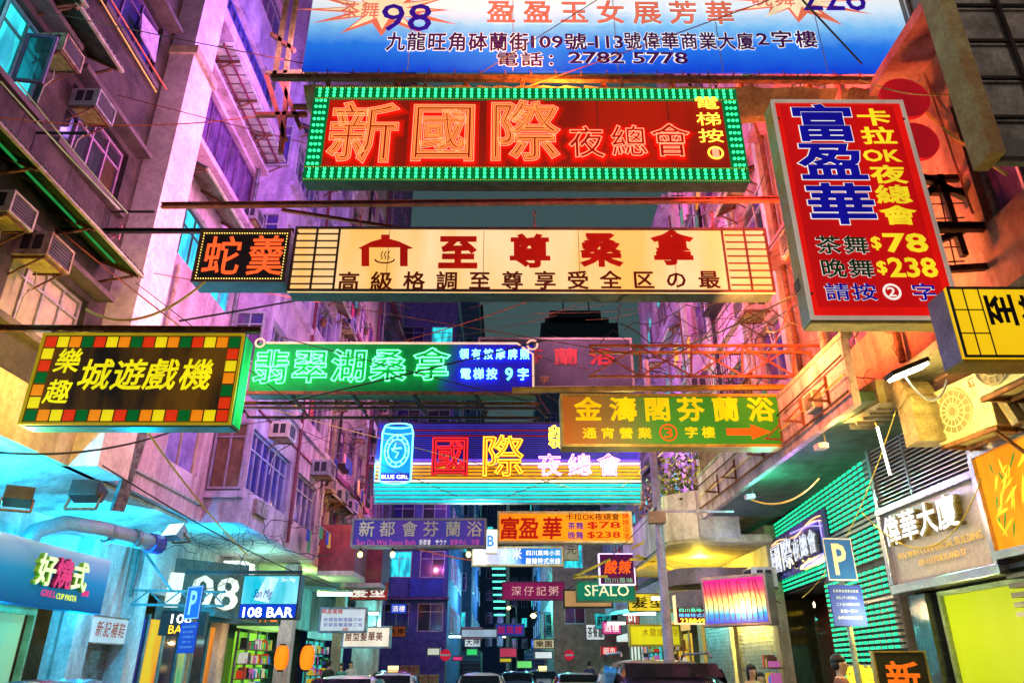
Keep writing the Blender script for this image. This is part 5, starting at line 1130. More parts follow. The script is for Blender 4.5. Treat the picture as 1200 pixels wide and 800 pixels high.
# red blank round hanging signs behind
for i, (u, v, r_) in enumerate(((1058, 118, .30), (1072, 168, .26))):
    p = P(u, v, y=6.95); t = thing('round_sign', ('upper', 'lower')[i] + ' plain red round sign panel behind the cable tangle at right', 'sign', p)
    b = MB(); disc(b, 0, 0, r_, 0, 22, 1, .06); b.build('face_panel', emat('red_disc', (.75, .01, .02), .5, (.5, .01, .02)), t)
# orange truss between the pavilion sign and the right wall
t = thing('truss', 'orange and red latticed steel truss above the green and orange sign', 'truss', (2.5, 10.9, 6.5))
def T(u, v, y=10.9): return P(u, v, y=y)
for yy, mm in ((10.9, orsteel), (11.5, mat('amber_steel', (.55, .28, .05), .5, .2, col2=(.3, .12, .03), scale=5))):
    wb(MB().bar(T(690, 405 + (yy > 11) * 8, yy), T(990, 405 + (yy > 11) * 8, yy), .04), 'chord', mm, t); wb(MB().bar(T(690, 441, yy), T(990, 441, yy), .035), 'chord', mm, t)
    for k in range(5):
        a, c_ = 690 + k * 60, 690 + (k + 1) * 60
        wb(MB().bar(T(a, 441, yy), T(c_, 405, yy), .025), 'diagonal', mm, t); wb(MB().bar(T(a, 406, yy), T(c_, 440, yy), .025), 'diagonal', mm, t); wb(MB().bar(T(c_, 405, yy), T(c_, 441, yy), .028), 'post', mm, t)
beam('long gold painted bar carrying the green and orange sign', T(600, 457, 11.0), T(985, 453, 11.0), .07, MC['gold_frame'])
t = thing('truss', 'small yellow steel truss near the street lamp post at right', 'truss', (3.5, 19, 4.6))
for (ua, va, ub, vb) in ((672, 676, 715, 655), (672, 676, 712, 675), (745, 650, 800, 672), (745, 668, 800, 640), (740, 642, 830, 600), (775, 598, 838, 605), (738, 655, 838, 654)):
    wb(MB().bar(P(ua, va, y=20), P(ub, vb, y=20), .06), 'steel_member', mat('yellow_steel', (.6, .45, .04), .5), t)
# street lamp post (lilac) with box light
t = thing('lamp_post', 'tall slim lilac street pole with a small box lamp', 'lamp post', (P(785, 778, y=13.5).x, 13.5, .13)); o = t.location
wb(MB().tube([(o.x, 13.5, .13), (o.x, 13.5, 3), (o.x, 13.5, 7.2)], .075, 10, rs=[.10, .08, .06]), 'pole', mat('lilac_painted_pole', (.55, .42, .62), .45, .3), t)
wb(MB().box(o.x - .22, o.x + .08, 13.2, 13.4, 3.95, 4.15), 'lamp_box', mat('amber_lamp_box', (.55, .3, .2), .5), t); wb(MB().bar((o.x, 13.45, 4.2), (o.x + 1.4, 13.5, 4.2), .04), 'arm', MC['lilac_painted_pole'], t); wb(MB().bar((o.x - .12, 13.3, 4.15), (o.x, 13.5, 4.3), .03), 'bracket', blacks, t)
# brown awning-signboards at x~3.7, y~20 (rounded double fascia)
for i, z in enumerate((3.35, 2.85)):
    t = thing('shop_fascia', ('upper', 'lower')[i] + ' brown rounded metal fascia over the lit yellow shop', 'fascia', (4.4, 18.8, z))
    wb(MB().prism([(5.9, 17.6), (4.35, 17.6), (3.9, 18.0), (3.9, 19.5), (5.9, 19.5)], 2, z, z + .36), 'board', mat('brown_fascia', (.28, .17, .15), .4, .3), t)
lamp((4.9, 19.2, 4.0), YEL, 210, size=.02); lamp((5.2, 20.6, 2.6), YEL, 260, size=.02); lamp((4.6, 15.2, 2.7), (1, .5, .15), 30, size=.02)
lamp((4.5, 12.5, 4.2), (.1, 1, .6), 60, size=.02); lamp((5.0, 16.2, 3.6), (.5, .5, 1), 30, size=.02); lamp((4.8, 10.0, 2.2), (1, .9, .3), 45, size=.02); lamp((2.2, 8.2, 2.6), (1, .9, .75), 75, size=.02); lamp((4.4, 7.7, 3.5), (1, .78, .15), 60, size=.02); lamp((3.0, 17.4, 6.6), (.7, 1, .1), 260, size=.02); lamp((2.6, 15.6, 4.4), (1, .75, .2), 110, size=.02); lamp((4.7, 9.2, 3.3), (1, .55, .25), 16, size=.02); lamp((4.4, 10.9, 4.1), (.6, .35, 1), 34, size=.02); lamp((4.5, 9.3, 4.45), (1, .6, .15), 30, size=.02); lamp((4.6, 12.0, 2.4), (1, .6, .3), 25, size=.02)  # added lamps without fixtures brighten sign, creeper, balcony and people
#==PART5==
# ================================================================== LEFT: shop level, appliances
# grill shop sign (runs along the street) and its shop window
t = thing('grill_sign', 'wide blue grill shop sign with raised green and pink characters above the left window', 'sign', (-7.25, 12.45, 2.45), pi / 2)
MB().box(-1.75, 1.45, .0, .25, 0, .92).build('board', emat('blue_white_board', (1, 1, 1), .42, axis=('Z', 0, .95), scale=1, stops=[(0, S(4, 90, 150)), (.5, S(30, 140, 200)), (.85, S(120, 170, 215)), (1, S(150, 195, 230))]), t, bevel=.01)  # paler top and emission put the glow into the board's colour
lg = emat('pale_green_letter', (.75, 1, .55), 1.1); pk_ = emat('rose_letter', (.75, .06, .25), .9); lgs = mat('lime_letter_side', (.35, .65, .05), .5, grain=False)
for ch, xa, m_ in (('好', -.80, lg), ('燒', -.32, pk_), ('式', .16, lg)): txt(t, ch, xa, xa + .46, .30, .76, lgs if m_ is lg else mat('dark_rose_side', (.3, .02, .1), .5, grain=False), y=-.02, bold=.05, ext=.12, name='character_side', fill=1.05); txt(t, ch, xa, xa + .46, .30, .76, m_, y=-.085, bold=.05, name='character', fill=1.05)
txt(t, '燒烤', .62, .84, .24, .34, pk_, y=-.04, bold=.04, ext=.1); txt(t, 'GRILL', -.52, -.12, .15, .25, pk_, y=-.04, bold=.02, ext=.03); txt(t, 'CUP PASTA', -.10, .50, .14, .23, emat('lime_yellow_letter', (.8, 1, .1), 1.0), y=-.04, bold=.02, ext=.03)
t = thing('shop_window', 'large lit shop window with a food picture under the grill sign', 'shop window', (-8.4, 9.5, .13), pi / 2)
yellowglow = emat('lit_shop_interior', (.30, .42, .16), .9, (.05, .40, .40), 1.2)
MB().box(-4.2, 4.3, .12, .16, .1, 2.4).build('lit_backing', yellowglow, t)
b = MB().box(-4.3, 4.4, -.02, .1, 2.3, 2.42).box(-4.3, 4.4, -.02, .1, 0, .1)
for k in range(6): b.box(-4.3 + k * 1.73, -4.24 + k * 1.73, -.02, .1, .1, 2.3)
b.build('frame', mat('brass_green_frame', (.35, .38, .18), .4, .6), t)
b = MB().box(1.6, 2.75, .02, .05, .6, 1.75); b.build('food_picture', emat('noodle_picture', (.50, .26, .05), 1.0, (.10, .07, .02), 16), t)
MB().box(-4.3, 4.4, -.06, .1, 2.42, 2.9).build('header_board', mat('brass_green_frame', (.35, .38, .18), .4), t)
t = thing('light_strip', 'row of glass block transoms behind the pipes above the grill sign', 'window', (-8.45, 9, 3.55), pi / 2)
for k in range(14):
    for j in range(2): MB().box(-3.3 + k * .46, -2.88 + k * .46, 0, .06, j * .34, j * .34 + .3).build('glass_block', mat('green_glass_block', (.12, .32, .26), .2, col2=(.03, .1, .1), scale=5), t)
# sloping cyan hood/bay
solo(MB().prism([(-8.5, 4.15), (-7.15, 4.52), (-7.15, 4.58), (-8.5, 4.58)], 1, 4.0, 16.6), 'soffit_lining', 'white painted sloping soffit lining lit cyan over the left shops', 'soffit', whitep)
t = thing('duct', 'round shouldered ventilation duct under the left overhang', 'duct', (-7.5, 13.5, 3.6))
wb(MB().tube([(-7.95, 12.3, 3.3), (-7.9, 12.5, 3.65), (-7.7, 12.9, 3.85), (-7.45, 13.6, 3.88), (-7.1, 15.0, 3.85)], .16, 12), 'duct_run', mat('cyan_lit_duct', (.25, .45, .5), .45, .2, col2=(.3, .34, .35), scale=4), t, smooth=True)  # cyan light put into the duct's base colour
wb(MB().tube([(-7.12, 14.93, 3.85), (-7.04, 15.2, 3.85)], .19, 12), 'duct_cap', mat('blue_cap', (.05, .08, .5), .4), t)
for k in range(2): wb(MB().tube([(-7.4 + k * .2, 13.8 + k * .6, 3.86), (-7.38 + k * .2, 13.88 + k * .6, 3.86)], .18, 12), 'duct_seam', steel, t)
def flood(label, p, rz, big=1.0, m=None, lens=None, pitch=-.5):
    t = thing('floodlight', label, 'floodlight', p, rz, 'hooded floodlights on brackets'); t.scale = (big,) * 3
    t.rotation_euler = (pitch, 0, rz)
    b = MB(); b.prism([(-.02, -.12), (.22, -.18), (.22, .18), (-.02, .12)], 0, -.22, .22); b.build('housing', m or blacks, t, bevel=.01)
    b = MB().box(-.2, .2, .222, .23, -.16, .16); b.build('lens', lens or glassd, t)
    b = MB().bar((-.24, .08, 0), (-.24, -.2, 0), .03).bar((.24, .08, 0), (.24, -.2, 0), .03).bar((-.24, -.2, 0), (.24, -.2, 0), .03); b.build('yoke', rust, t)
    return t
flood('black hooded floodlight hanging in front of the cyan soffit', P(100, 583, x=-6.6), 0, 1.0, blacks, glassd, 1.2)
flood('dark boxy floodlight at the left edge above the grill sign', P(20, 588, x=-6.9), R(30), .8, blacks, glassd, 1.0)
cyl = emat('cyan_white_lens', (.45, .95, 1), 4)
flood('cyan lit floodlight beside the end of the left duct', P(208, 628, x=-6.8), R(160), .9, mat('cyan_metal', (.2, .4, .5), .4), cyl, .6)
t = thing('bunting_cloth', 'long grey striped cloth hanging down from the overhang beside the coloured-square sign', 'cloth', P(150, 505, x=-6.5))
b = MB(); o = t.location; n = 12; m_ = 8
pa, pb, pc, pd = P(152, 502, x=-6.6), P(173, 502, x=-6.6), P(131, 598, x=-6.6), P(146, 600, x=-6.6)
g = {}
for i in range(n + 1):
    for j in range(m_ + 1):
        a = pa.lerp(pc, i / n); c_ = pb.lerp(pd, i / n); q = a.lerp(c_, j / m_); q = q + Vector((.06 * sin(j * 1.9 + i * .25), .02 * sin(i * .9), 0)); g[i, j] = q
for i in range(n):
    for j in range(m_): b.poly([g[i, j], g[i, j + 1], g[i + 1, j + 1], g[i + 1, j]])
clm = mat('striped_grey_cloth', (.20, .24, .26), .85, col2=(.07, .07, .08), scale=9); wb(b, 'fabric', clm, t, smooth=True)
# shoe repair stall sign
t = thing('shop_sign', 'small pale shoe repair sign with red handwritten characters over a shutter', 'sign', (-8.3, 16.45, 2.05), pi / 2)
MB().box(-.75, .7, 0, .15, 0, .48).build('board', emat('pale_cyan_board', S(190, 215, 220), .75), t); b = MB().box(-.78, .73, -.02, .0, -.03, 0).box(-.78, .73, -.02, 0, .48, .51); b.build('frame', steel, t)
for i, ch in enumerate('新記補鞋'): txt(t, ch, -.6 + i * .31, -.32 + i * .31, .1, .42, mat('brick_red_letter', (.5, .05, .02), .5, grain=False), y=-.008, bold=.02, shear=.15, name='character', fill=1)
txt(t, '新記補鞋', -1.12, -.9, -1.4, -.15, mat('teal_letter', (.02, .25, .3), .5), y=.1, bold=.02, vert=True)
solo(MB().box(-8.5, -8.30, 15.15, 15.68, .13, 2.4), 'notice_board', 'narrow pale cyan notice panel left of the small shutter', 'panel', mat('pale_cyan_paint', (.45, .62, .66), .5))
# dark entrance with blue-yellow poster; truss; BAR box
t = thing('truss', 'teal latticed truss bracket carrying the black bar sign', 'truss', (-7.8, 17.6, 3.0))
tealst = mat('teal_steel', (.10, .28, .30), .5, .5)
for z in (2.85, 3.15): wb(MB().bar((-8.3, 17.1, z), (-6.4, 17.5, z), .05), 'chord', tealst, t)
for k in range(6): wb(MB().bar((-8.3 + k * .32, 17.1 + k * .067, 2.85 + .3 * (k % 2)), (-7.98 + k * .32, 17.17 + k * .067, 3.15 - .3 * (k % 2)), .03), 'diagonal', tealst, t)
wb(MB().bar((-8.3, 17.0, 4.1), (-7.5, 17.2, 3.15), .05).bar((-8.3, 17.0, 3.0), (-8.3, 17.0, 4.2), .05), 'strut', tealst, t)
s = Sign('bar_sign', 'small black bar sign with white digits and yellow letters under the truss', 187, 240, 716, 744, 17.3, .2)
s.box(blacks, 'box'); bt('108', 201, 226, 719, 730, MC['white_letter'], s, y=-.02, bold=.02); bt('BAR', 198, 222, 732, 742, emat('amber_bar_letter', (1, .55, .03), 1.6), s, y=-.02, bold=.02)
t = thing('wall_sign', 'big raised white three digit numerals on the dark teal wall', 'sign', (-7.95, 19.9, 2.95), R(48))
MB().box(-1.0, 1.35, .1, .28, -.3, 1.2).build('board', mat('teal_board', (.05, .15, .15), .4), t)
for ch, xa in (('1', -.85), ('0', -.25), ('8', .45)): txt(t, ch, xa, xa + (.58 if ch != '1' else .32), .0, .82, emat('warm_white_numeral', (.92, .95, .78), .95), y=-.05, bold=.0, ext=.06, name='numeral')
solo(MB().box(-8.2, -7.6, 21.9, 22.9, 3.0, 4.4), 'lit_wall_panel', 'bright white lit box panel between the big numerals and the bar box sign', 'panel', emat('white_lit_panel', (.95, 1, .92), 1.3))
solo(MB().prism([(-8.5, 2.9), (-7.3, 2.75), (-7.3, 2.9), (-8.5, 3.15)], 1, 19.4, 23.0), 'canopy', 'dark teal shop canopy under the white lit panel', 'canopy', mat('teal_canopy', (.05, .18, .2), .5))
# glazed shopfront with door leaves, lit
t = thing('street_shop', 'green and yellow glazed bar front with lit doors', 'shop front', (-8.4, 21, .13), pi / 2)
for k, m_ in enumerate((glassb, emat('yellow_poster', S(230, 190, 40), .8, S(240, 90, 40), 2), glassd, emat('green_lit_room', S(60, 170, 120), .8, S(220, 200, 90), 2.5), glassd, emat('amber_lit_room', S(230, 160, 60), .9, S(120, 60, 20), 3))):
    MB().box(-3.6 + k * .95, -2.75 + k * .95, .0, .06, .05, 2.5).build('door_leaf', m_, t); MB().box(-3.72 + k * .95, -3.6 + k * .95, -.04, .1, 0, 2.6).build('jamb', tealst, t)
# lantern shop
t = thing('shop_fascia', 'dark green fascia with an orange cartoonish character over the lanterns', 'fascia', (-7.7, 24.4, 2.6), 0)
wb(MB().box(-8.45, -6.95, 24.0, 24.4, 2.75, 3.45), 'board', mat('deep_green_board', (.03, .12, .10), .4), t)
t['label'] = 'dark green fascia board with orange writing over the two lanterns'
q = MB(); txt(t, '料理', .05, .65, .22, .72, emat('orange_red_letter', (1, .2, .03), 1.3), y=-.43, bold=.04)
for i, u in enumerate((330, 360)):
    p = P(u, 770, y=23.0); t = thing('paper_lantern', ('left', 'right')[i] + ' glowing orange paper lantern under the dark green fascia', 'lantern', p, 0, 'paper lanterns')
    prof = [(-.32, .09), (-.27, .15), (-.16, .19), (0, .205), (.16, .19), (.27, .15), (.32, .09)]; b = MB(); b.tube([(0, 0, z) for z, r in prof], 1, 14, rs=[r for z, r in prof]); b.build('shade', emat('orange_lantern', S(250, 90, 5), 1.3, S(255, 140, 25), 2.5), t, smooth=True)
    b = MB(); b.tube([(0, 0, .32), (0, 0, .37)], .09, 10).tube([(0, 0, -.37), (0, 0, -.32)], .09, 10); b.build('cap', blacks, t)
lamp((-7.4, 22.2, 2.2), (1, .45, .1), 40, size=.02)
# air conditioners ------------------------------------------------------
for lab, u, v, x, front in (('ivory window air conditioner with a black grille beside the open teal window', 75, 72, -7.0, 0), ('cream window air conditioner above the lilac framed window', 112, 136, -7.0, 0), ('window air conditioner at the left edge under the long dark awning', 12, 260, -7.0, 0), ('window air conditioner with a blue-black grille above the cream paned window', 52, 310, -7.0, 0)):
    p = P(u, v, x=x + .3); ac(lab, -1, x, p.y, p.z, sc=.80)
acl = mat('lilac_appliance_paint', (.55, .45, .62), .5, col2=(.35, .25, .42), scale=5, streak=True)
p = P(318, 236, x=-6.7); ac('lilac window air conditioner beside the purple glazed band', -1, -7, 16.4, 12.3, m=acl, sc=.9)
ac('beige window air conditioner fixed above the blue glazed bay', -1, -6.1, 18.3, 6.95, m=acm, sc=.95)
rowpos = [(-6.3, 24.1, 6.9), (-6.3, 26.0, 6.9), (-6.3, 28.0, 6.95), (-6.3, 25.1, 10.1), (-6.3, 28.8, 10.0), (-6.3, 30.7, 6.9), (-6.1, 21.3, 9.95), (-6.1, 22.6, 7.0), (-6.3, 24.9, 13.1), (-6.3, 28.9, 13.2), (-6.1, 20.6, 13.0), (-6.6, 33.3, 10.1), (-6.6, 35.5, 13.2), (-6.6, 37.6, 10.1)]
rowlab = ['lowest lilac air conditioner at the near corner of the cream house', 'lilac air conditioner between the first two low windows of the cream house', 'lilac air conditioner above the middle low window of the cream house', 'second floor air conditioner at the near end of the cream house', 'second floor air conditioner toward the far end of the cream house', 'low air conditioner at the far end of the cream house', 'air conditioner on the second floor of the lilac bay house', 'low air conditioner right of the blue bay on the lilac house', 'third floor air conditioner near the corner of the cream house', 'third floor air conditioner at the far side of the cream house', 'highest air conditioner on the lilac bay house', 'lower near air conditioner on the plum house', 'highest air conditioner on the plum house', 'farthest air conditioner on the plum house']
for (x, y, z), lab in zip(rowpos, rowlab): ac(lab, -1, x, y, z, m=acl)
for i, (x, y, z) in enumerate([(5.2, 13.2, 8.05), (5.2, 15.6, 11.0), (5.2, 17.9, 8.0), (5.2, 13.1, 11.1), (5.2, 16.0, 14.1), (5.3, 20.6, 8.0), (5.3, 23.0, 11.0), (5.2, 4.2, 10.8), (5.2, 10.2, 7.8), (5.95, 17.1, 3.2)]):
    ac('air conditioner on the right side, %s' % ('pink lit and lowest on the rose house', 'in the middle of the rose house', 'at the far lower edge of the rose house', 'near the rib of the rose house', 'higher up on the rose house', 'lower one on the lilac house', 'upper one on the lilac house', 'high on the salmon house', 'above the balcony on the salmon house', 'small grey one beside the rainbow light box')[i], 1, x, y, z, m=acl if i != 9 else acm)
# open laundry brackets, rods
def rod(label, pts, r, m, nm='rod', cat='rod', group=None): return solo(MB().tube(pts, r, 5), nm, label, cat, m, group)
pa, pb = P(115, -5, x=-6.7), P(183, 108, x=-6.7); rod('yellow bamboo drying pole beside the top left window', [pa, pb], .018, cabley)
pa, pb = P(130, 0, x=-6.6), P(195, 105, x=-6.6); rod('orange drying pole beside the yellow one', [pa, pb], .018, cabler)
for (u, v, lab) in ((43, 156, 'left'), (131, 248, 'right')):
    p = P(u, v, x=-7); rod('%s black laundry bracket under the lilac framed window' % lab, [p + Vector((0, 0, -.5)), p, p + Vector((.75, 0, .0))], .025, blacks)
t = thing('laundry', 'small pink and white garment hanging from the black bracket by the pillar', 'garment', P(137, 262, x=-6.4))
b = MB(); b.prism([(-.09, 0), (-.11, -.2), (-.05, -.3), (.04, -.24), (.1, -.3), (.1, -.05), (.04, .03)], 1, -.01, .01); b.build('fabric', mat('pink_cloth', (.8, .5, .55), .8, col2=(.7, .1, .15), scale=12), t)
t = thing('laundry', 'lilac towel hanging in the top left window', 'towel', P(176, 45, x=-6.95)); o = t.location
b = MB()
for k in range(6):
    a0 = P(166 + 0 * k, 14 + k * 9, x=-6.93); a1 = P(178 + k * 2, 24 + k * 8, x=-6.93)
A_, B_, C_, D_ = P(167, 15, x=-6.9), P(187, 42, x=-6.9), P(182, 74, x=-6.9), P(165, 42, x=-6.9); wb(MB().poly([A_, B_, C_, D_]).poly([A_ - Vector((.02, 0, 0)), D_ - Vector((.02, 0, 0)), C_ - Vector((.02, 0, 0)), B_ - Vector((.02, 0, 0))]), 'fabric', mat('lilac_cloth', (.6, .45, .75), .8, scale=8), t)

# ================================================================== CABLES
def cable(label, p, q, sag=.15, r=.008, m=cablem, n=14, group='cables strung across the street'):
    p = Vector(p); q = Vector(q); pts = [p.lerp(q, i / n) - Vector((0, 0, sag * 4 * (i / n) * (1 - i / n))) for i in range(n + 1)]
    return solo(MB().tube(pts, r, 4, cap=False), 'cable', label, 'cable', m, group)
cb = [((0, 138, 6.2), (380, 120, 9.0), .25, cabler, 'red cable running from the left edge past the pillar toward the LED sign'),
      ((0, 95, 6.3), (140, 245, 9.6), .02, mat('pale_green_wire', (.45, .6, .35), .5, grain=False), 'pale green wire along the dark house below the lilac window'),
      ((20, 95, 6.5), (150, 250, 9.6), .03, MC['pale_green_wire'], 'second pale green wire close to the first one on the dark house'),
      ((100, 362, 8.4), (240, 330, 9.4), .35, cabley, 'yellow cable looping over the coloured-square sign'),
      ((160, 332, 10), (340, 470, 12), .0, cablem, 'thin black wire from the awning corner to the green neon sign'),
      ((210, 376, 8.8), (460, 330, 12), .02, cablem, 'black wire rising from the coloured-square sign to the right'),
      ((470, 400, 12), (640, 345, 12), .05, cabler, 'orange guy wire above the green neon sign'),
      ((400, 345, 10), (530, 330, 12), .02, cabler, 'rust wire crossing under the cream sauna sign'),
      ((560, 88, 7.0), (700, 0, 6.8), .0, cablem, 'black wire crossing the banner, left of two'),
      ((940, 0, 6.8), (1010, 75, 7.0), .0, cablem, 'black wire crossing the banner at its right end'),
      ((330, 395, 13), (620, 470, 13), .02, cablem, 'black wire slanting across the green neon sign'),
      ((340, 470, 13), (640, 398, 13), .02, cablem, 'second black wire crossing the green neon sign the other way'),
      ((240, 503, 12), (430, 470, 16), .06, cablem, 'dark wire under the coloured-square sign'),
      ((0, 530, 8.5), (240, 490, 11), .2, cablem, 'sagging dark cable over the cyan soffit'),
      ((120, 545, 9), (400, 690, 18), .15, cablem, 'bundle of dark cable along the left overhang edge'),
      ((155, 480, 9.5), (290, 650, 15), .1, cabley, 'pale cable slanting down in front of the blue bay'),
      ((1010, 600, 8.8), (1150, 560, 7.4), .55, cabley, 'bright yellow cable looping across the building name sign'),
      ((880, 585, 12), (960, 560, 11), .2, cabley, 'thin yellow cable along the balcony edge over the nightclub panel'),
      ((1040, 180, 7.5), (1130, 330, 8), .1, cabley, 'yellow frayed cable in the top right tangle'),
      ((1055, 105, 7.5), (1180, 205, 6), .08, cabley, 'olive cable in the top right tangle'),
      ((1000, 90, 7.3), (1120, 110, 6), .12, mat('olive_cable', (.30, .28, .06), .6, grain=False), 'thick olive cable along the top right gantry'),
      ((1075, 60, 7), (1140, 250, 6.6), .1, cabler, 'rust cable hanging down the top right tangle'),
      ((870, 390, 14), (1000, 310, 9), .1, cablem, 'black cable over the orange truss, upper'),
      ((760, 420, 15), (960, 330, 9), .1, cablem, 'black cable over the orange truss, lower'),
      ((800, 440, 16), (905, 180, 9), .05, cablem, 'steep black cable left of the red price sign'),
      ((780, 455, 16), (930, 250, 9), .05, cablem, 'second steep black cable left of the red price sign'),
      ((640, 700, 26), (775, 590, 14), .3, cablem, 'sagging cable from the lamp pole down the street'),
      ((600, 660, 22), (480, 640, 22), .1, cabler, 'orange wire under the purple sauna sign'),
      ((940, 700, 14), (1050, 480, 8.5), .3, cabley, 'yellow cable hanging from the bright floodlight'),
      ((1060, 440, 7.4), (1110, 445, 7), .25, whitep, 'white loop of cable at the bright floodlight')]
for k_, (a, b_, sag, m_, lab) in enumerate(cb): cable(lab, P(a[0], a[1], y=a[2]), P(b_[0], b_[1], y=b_[2]), sag, (.008, .014, .011, .018)[k_ % 4], m_)
rr = random.Random(21); b = MB()
def tangle(n, ub, vb, yb, spread, length):
    for _ in range(n):
        p = P(rr.uniform(*ub), rr.uniform(*vb), y=rr.uniform(*yb)); pts = [p]; d = Vector((rr.gauss(0, 1), rr.gauss(0, .5), rr.gauss(0, 1))).normalized()
        for k in range(9): d = (d + Vector((rr.gauss(0, .5), rr.gauss(0, .3), rr.gauss(0, .5)))).normalized(); pts.append(pts[-1] + d * length)
        b.tube(pts, rr.choice((.005, .007, .010)), 4, cap=False)
tangle(46, (1000, 1110), (90, 230), (7.2, 8.2), 0, .09); solo(b, 'cable_tangle', 'tangle of frayed olive cables at the top right gantry', 'cables', MC['olive_cable'], kind='stuff')
b = MB(); tangle(60, (780, 960), (280, 450), (11, 15), 0, .22); solo(b, 'cable_tangle', 'web of thin dark cables in front of the rose house', 'cables', cablem, kind='stuff')
b = MB(); tangle(30, (960, 1180), (300, 440), (8.4, 9.4), 0, .12); solo(b, 'cable_tangle', 'tangle of thin cables behind the red price sign', 'cables', cablem, kind='stuff')
b = MB(); tangle(30, (250, 330), (620, 660), (17, 19), 0, .2); solo(b, 'cable_tangle', 'cables bunched along the left overhang above the bar', 'cables', cablem, kind='stuff')
b = MB()
for k in range(26):
    ua = rr.uniform(380, 900); va = rr.uniform(330, 480); ya = rr.uniform(12, 20); yb_ = rr.uniform(12, 20); ub_ = ua + rr.uniform(-170, 170); vb_ = va + rr.uniform(-60, 60)
    p, q = P(ua, va, y=ya), P(ub_, vb_, y=yb_)
    if abs(p.x) > 5.1 or abs(q.x) > 5.1: continue
    b.tube([p, p.lerp(q, .5) - Vector((0, 0, .08)), q], .006, 4, cap=False)
solo(b, 'guy_wires', 'many thin guy wires crossing between the signs', 'wires', rust, kind='stuff')

# ================================================================== FAR STREET
def tower(label, x0, x1, y0, y1, h, wm, cols, rows_, z0=4.2, dz=3.0, lit=.15, panes=None, frame=None, ww=1.2, wh=1.4, sidewin=0, name='apartment_block', cat='building'):
    t = thing(name, label, cat, ((x0 + x1) / 2, y0, 0)); hs = []
    xs = [x0 + (x1 - x0) * (i + .5) / cols - ww / 2 for i in range(cols)]
    b = MB(); th = .3
    holes = [(xx, xx + ww, z0 + k * dz, z0 + k * dz + wh) for k in range(rows_) for xx in xs]
    # front wall facing the camera, with openings
    zs = sorted({0, h, *[q[2] for q in holes], *[q[3] for q in holes]}); xq = sorted({x0, x1, *[q[0] for q in holes], *[q[1] for q in holes]})
    for j in range(len(zs) - 1):
        run = None
        for i in range(len(xq) - 1):
            cx, cz = (xq[i] + xq[i + 1]) / 2, (zs[j] + zs[j + 1]) / 2; inh = any(q[0] < cx < q[1] and q[2] < cz < q[3] for q in holes)
            if not inh and run is None: run = xq[i]
            if inh and run is not None: b.box(run, xq[i], y0, y0 + th, zs[j], zs[j + 1]); run = None
        if run is not None: b.box(run, x1, y0, y0 + th, zs[j], zs[j + 1])
    b.box(x0, x1, y0 + th, y1, 0, h); wb(b, 'wall', wm, t)
    wb(MB().box(x0 - .15, x1 + .15, y0 - .15, y1, h, h + .3), 'roof', conc, t)
    for q in holes: window(t, 0, y0, q[0], q[1], q[2], q[3], nx=2, tr=.3, front=True, fm=frame or alum, pm=(glassc,) if rnd.random() < lit else (panes or (glassd, glassb)), inset=.08)
    if sidewin:
        xs_ = x1 if sidewin > 0 else x0
        for k in range(rows_):
            for j in range(4):
                yy = y0 + 2 + j * (y1 - y0 - 3) / 4
                window(t, -1 if sidewin > 0 else 1, xs_ + (.06 if sidewin > 0 else -.06), yy, yy + 1.5, z0 + k * dz, z0 + k * dz + wh, nx=2, tr=.3, pm=(glassc, glassd) if rnd.random() < .25 else (glassd, glassb), inset=.0)
    return t
nb_ = mat('night_violet_wall', (.13, .13, .36), .8, col2=(.07, .07, .2)); nbl = mat('night_blue_wall', (.10, .13, .24), .8, col2=(.05, .07, .14)); ntl = mat('night_teal_wall', (.08, .13, .16), .8, col2=(.04, .06, .08))
TA = tower('violet blue apartment block facing up the street at the left corner', -13, -3.4, 44, 58, 24, nb_, 5, 7, z0=3.4, dz=2.9, lit=.3, sidewin=1, ww=1.45, wh=1.5)
for k in range(6):
    wb(MB().box(-13, -3.3, 43.5, 44, 5.05 + k * 2.9, 5.2 + k * 2.9), 'floor_ledge', mat('plum_ledge', (.2, .1, .2), .8), TA)
    for j in range(4): wb(MB().box(-12.8 + j * 2.4, -10.9 + j * 2.4, 43.88, 43.99, 5.25 + k * 2.9, 6.2 + k * 2.9), 'spandrel', (mat('blue_spandrel', (.03, .08, .45), .5), conc, nb_)[(k + j) % 3], TA)
tower('cream and yellow block facing the camera at the right corner', 2.6, 10, 44, 60, 9.5, mat('dull_yellow_wall', (.45, .40, .24), .8), 3, 2, z0=3.8, lit=.4, sidewin=-1)
tower('dark blue block deep on the left of the street', -9, -2.9, 62, 84, 34, nbl, 3, 9, lit=.12, sidewin=1)
tower('dark teal block deep on the right of the street', 2.9, 12, 66, 90, 26, ntl, 4, 7, lit=.12, sidewin=-1)
tower('distant narrow block closing the street on the left', -6.5, -.2, 110, 130, 36, nbl, 4, 10, lit=.1, ww=.9)
tower('distant block closing the street on the right', .4, 8, 122, 140, 31, ntl, 5, 8, lit=.1, ww=.9)
tA = P(532, 355, y=75); w1 = mat('black_silhouette_wall', (.035, .045, .05), .8)
def tw(label, u0, u1, v, y, parts_):
    a, c_ = P(u0, v, y=y), P(u1, v, y=y); t = thing('tower_block', label, 'tower', ((a.x + c_.x) / 2, y, 0)); h = a.z
    wb(MB().box(a.x, c_.x, y, y + 12, 0, h), 'wall', w1, t)
    for (f0, f1, dh) in parts_: wb(MB().box(a.x + (c_.x - a.x) * f0, a.x + (c_.x - a.x) * f1, y + 1, y + 9, h, h + dh), 'roof_storey', w1, t)
    for k in range(18):
        for j in range(6): wb(MB().box(a.x + (c_.x - a.x) * (j + .3) / 6, a.x + (c_.x - a.x) * (j + .7) / 6, y - .05, y, 8 + k * 2.9, 9.3 + k * 2.9), 'window', glassb if (k * 7 + j) % 5 else glassc, t) if 9.3 + k * 2.9 < h - 1 else None
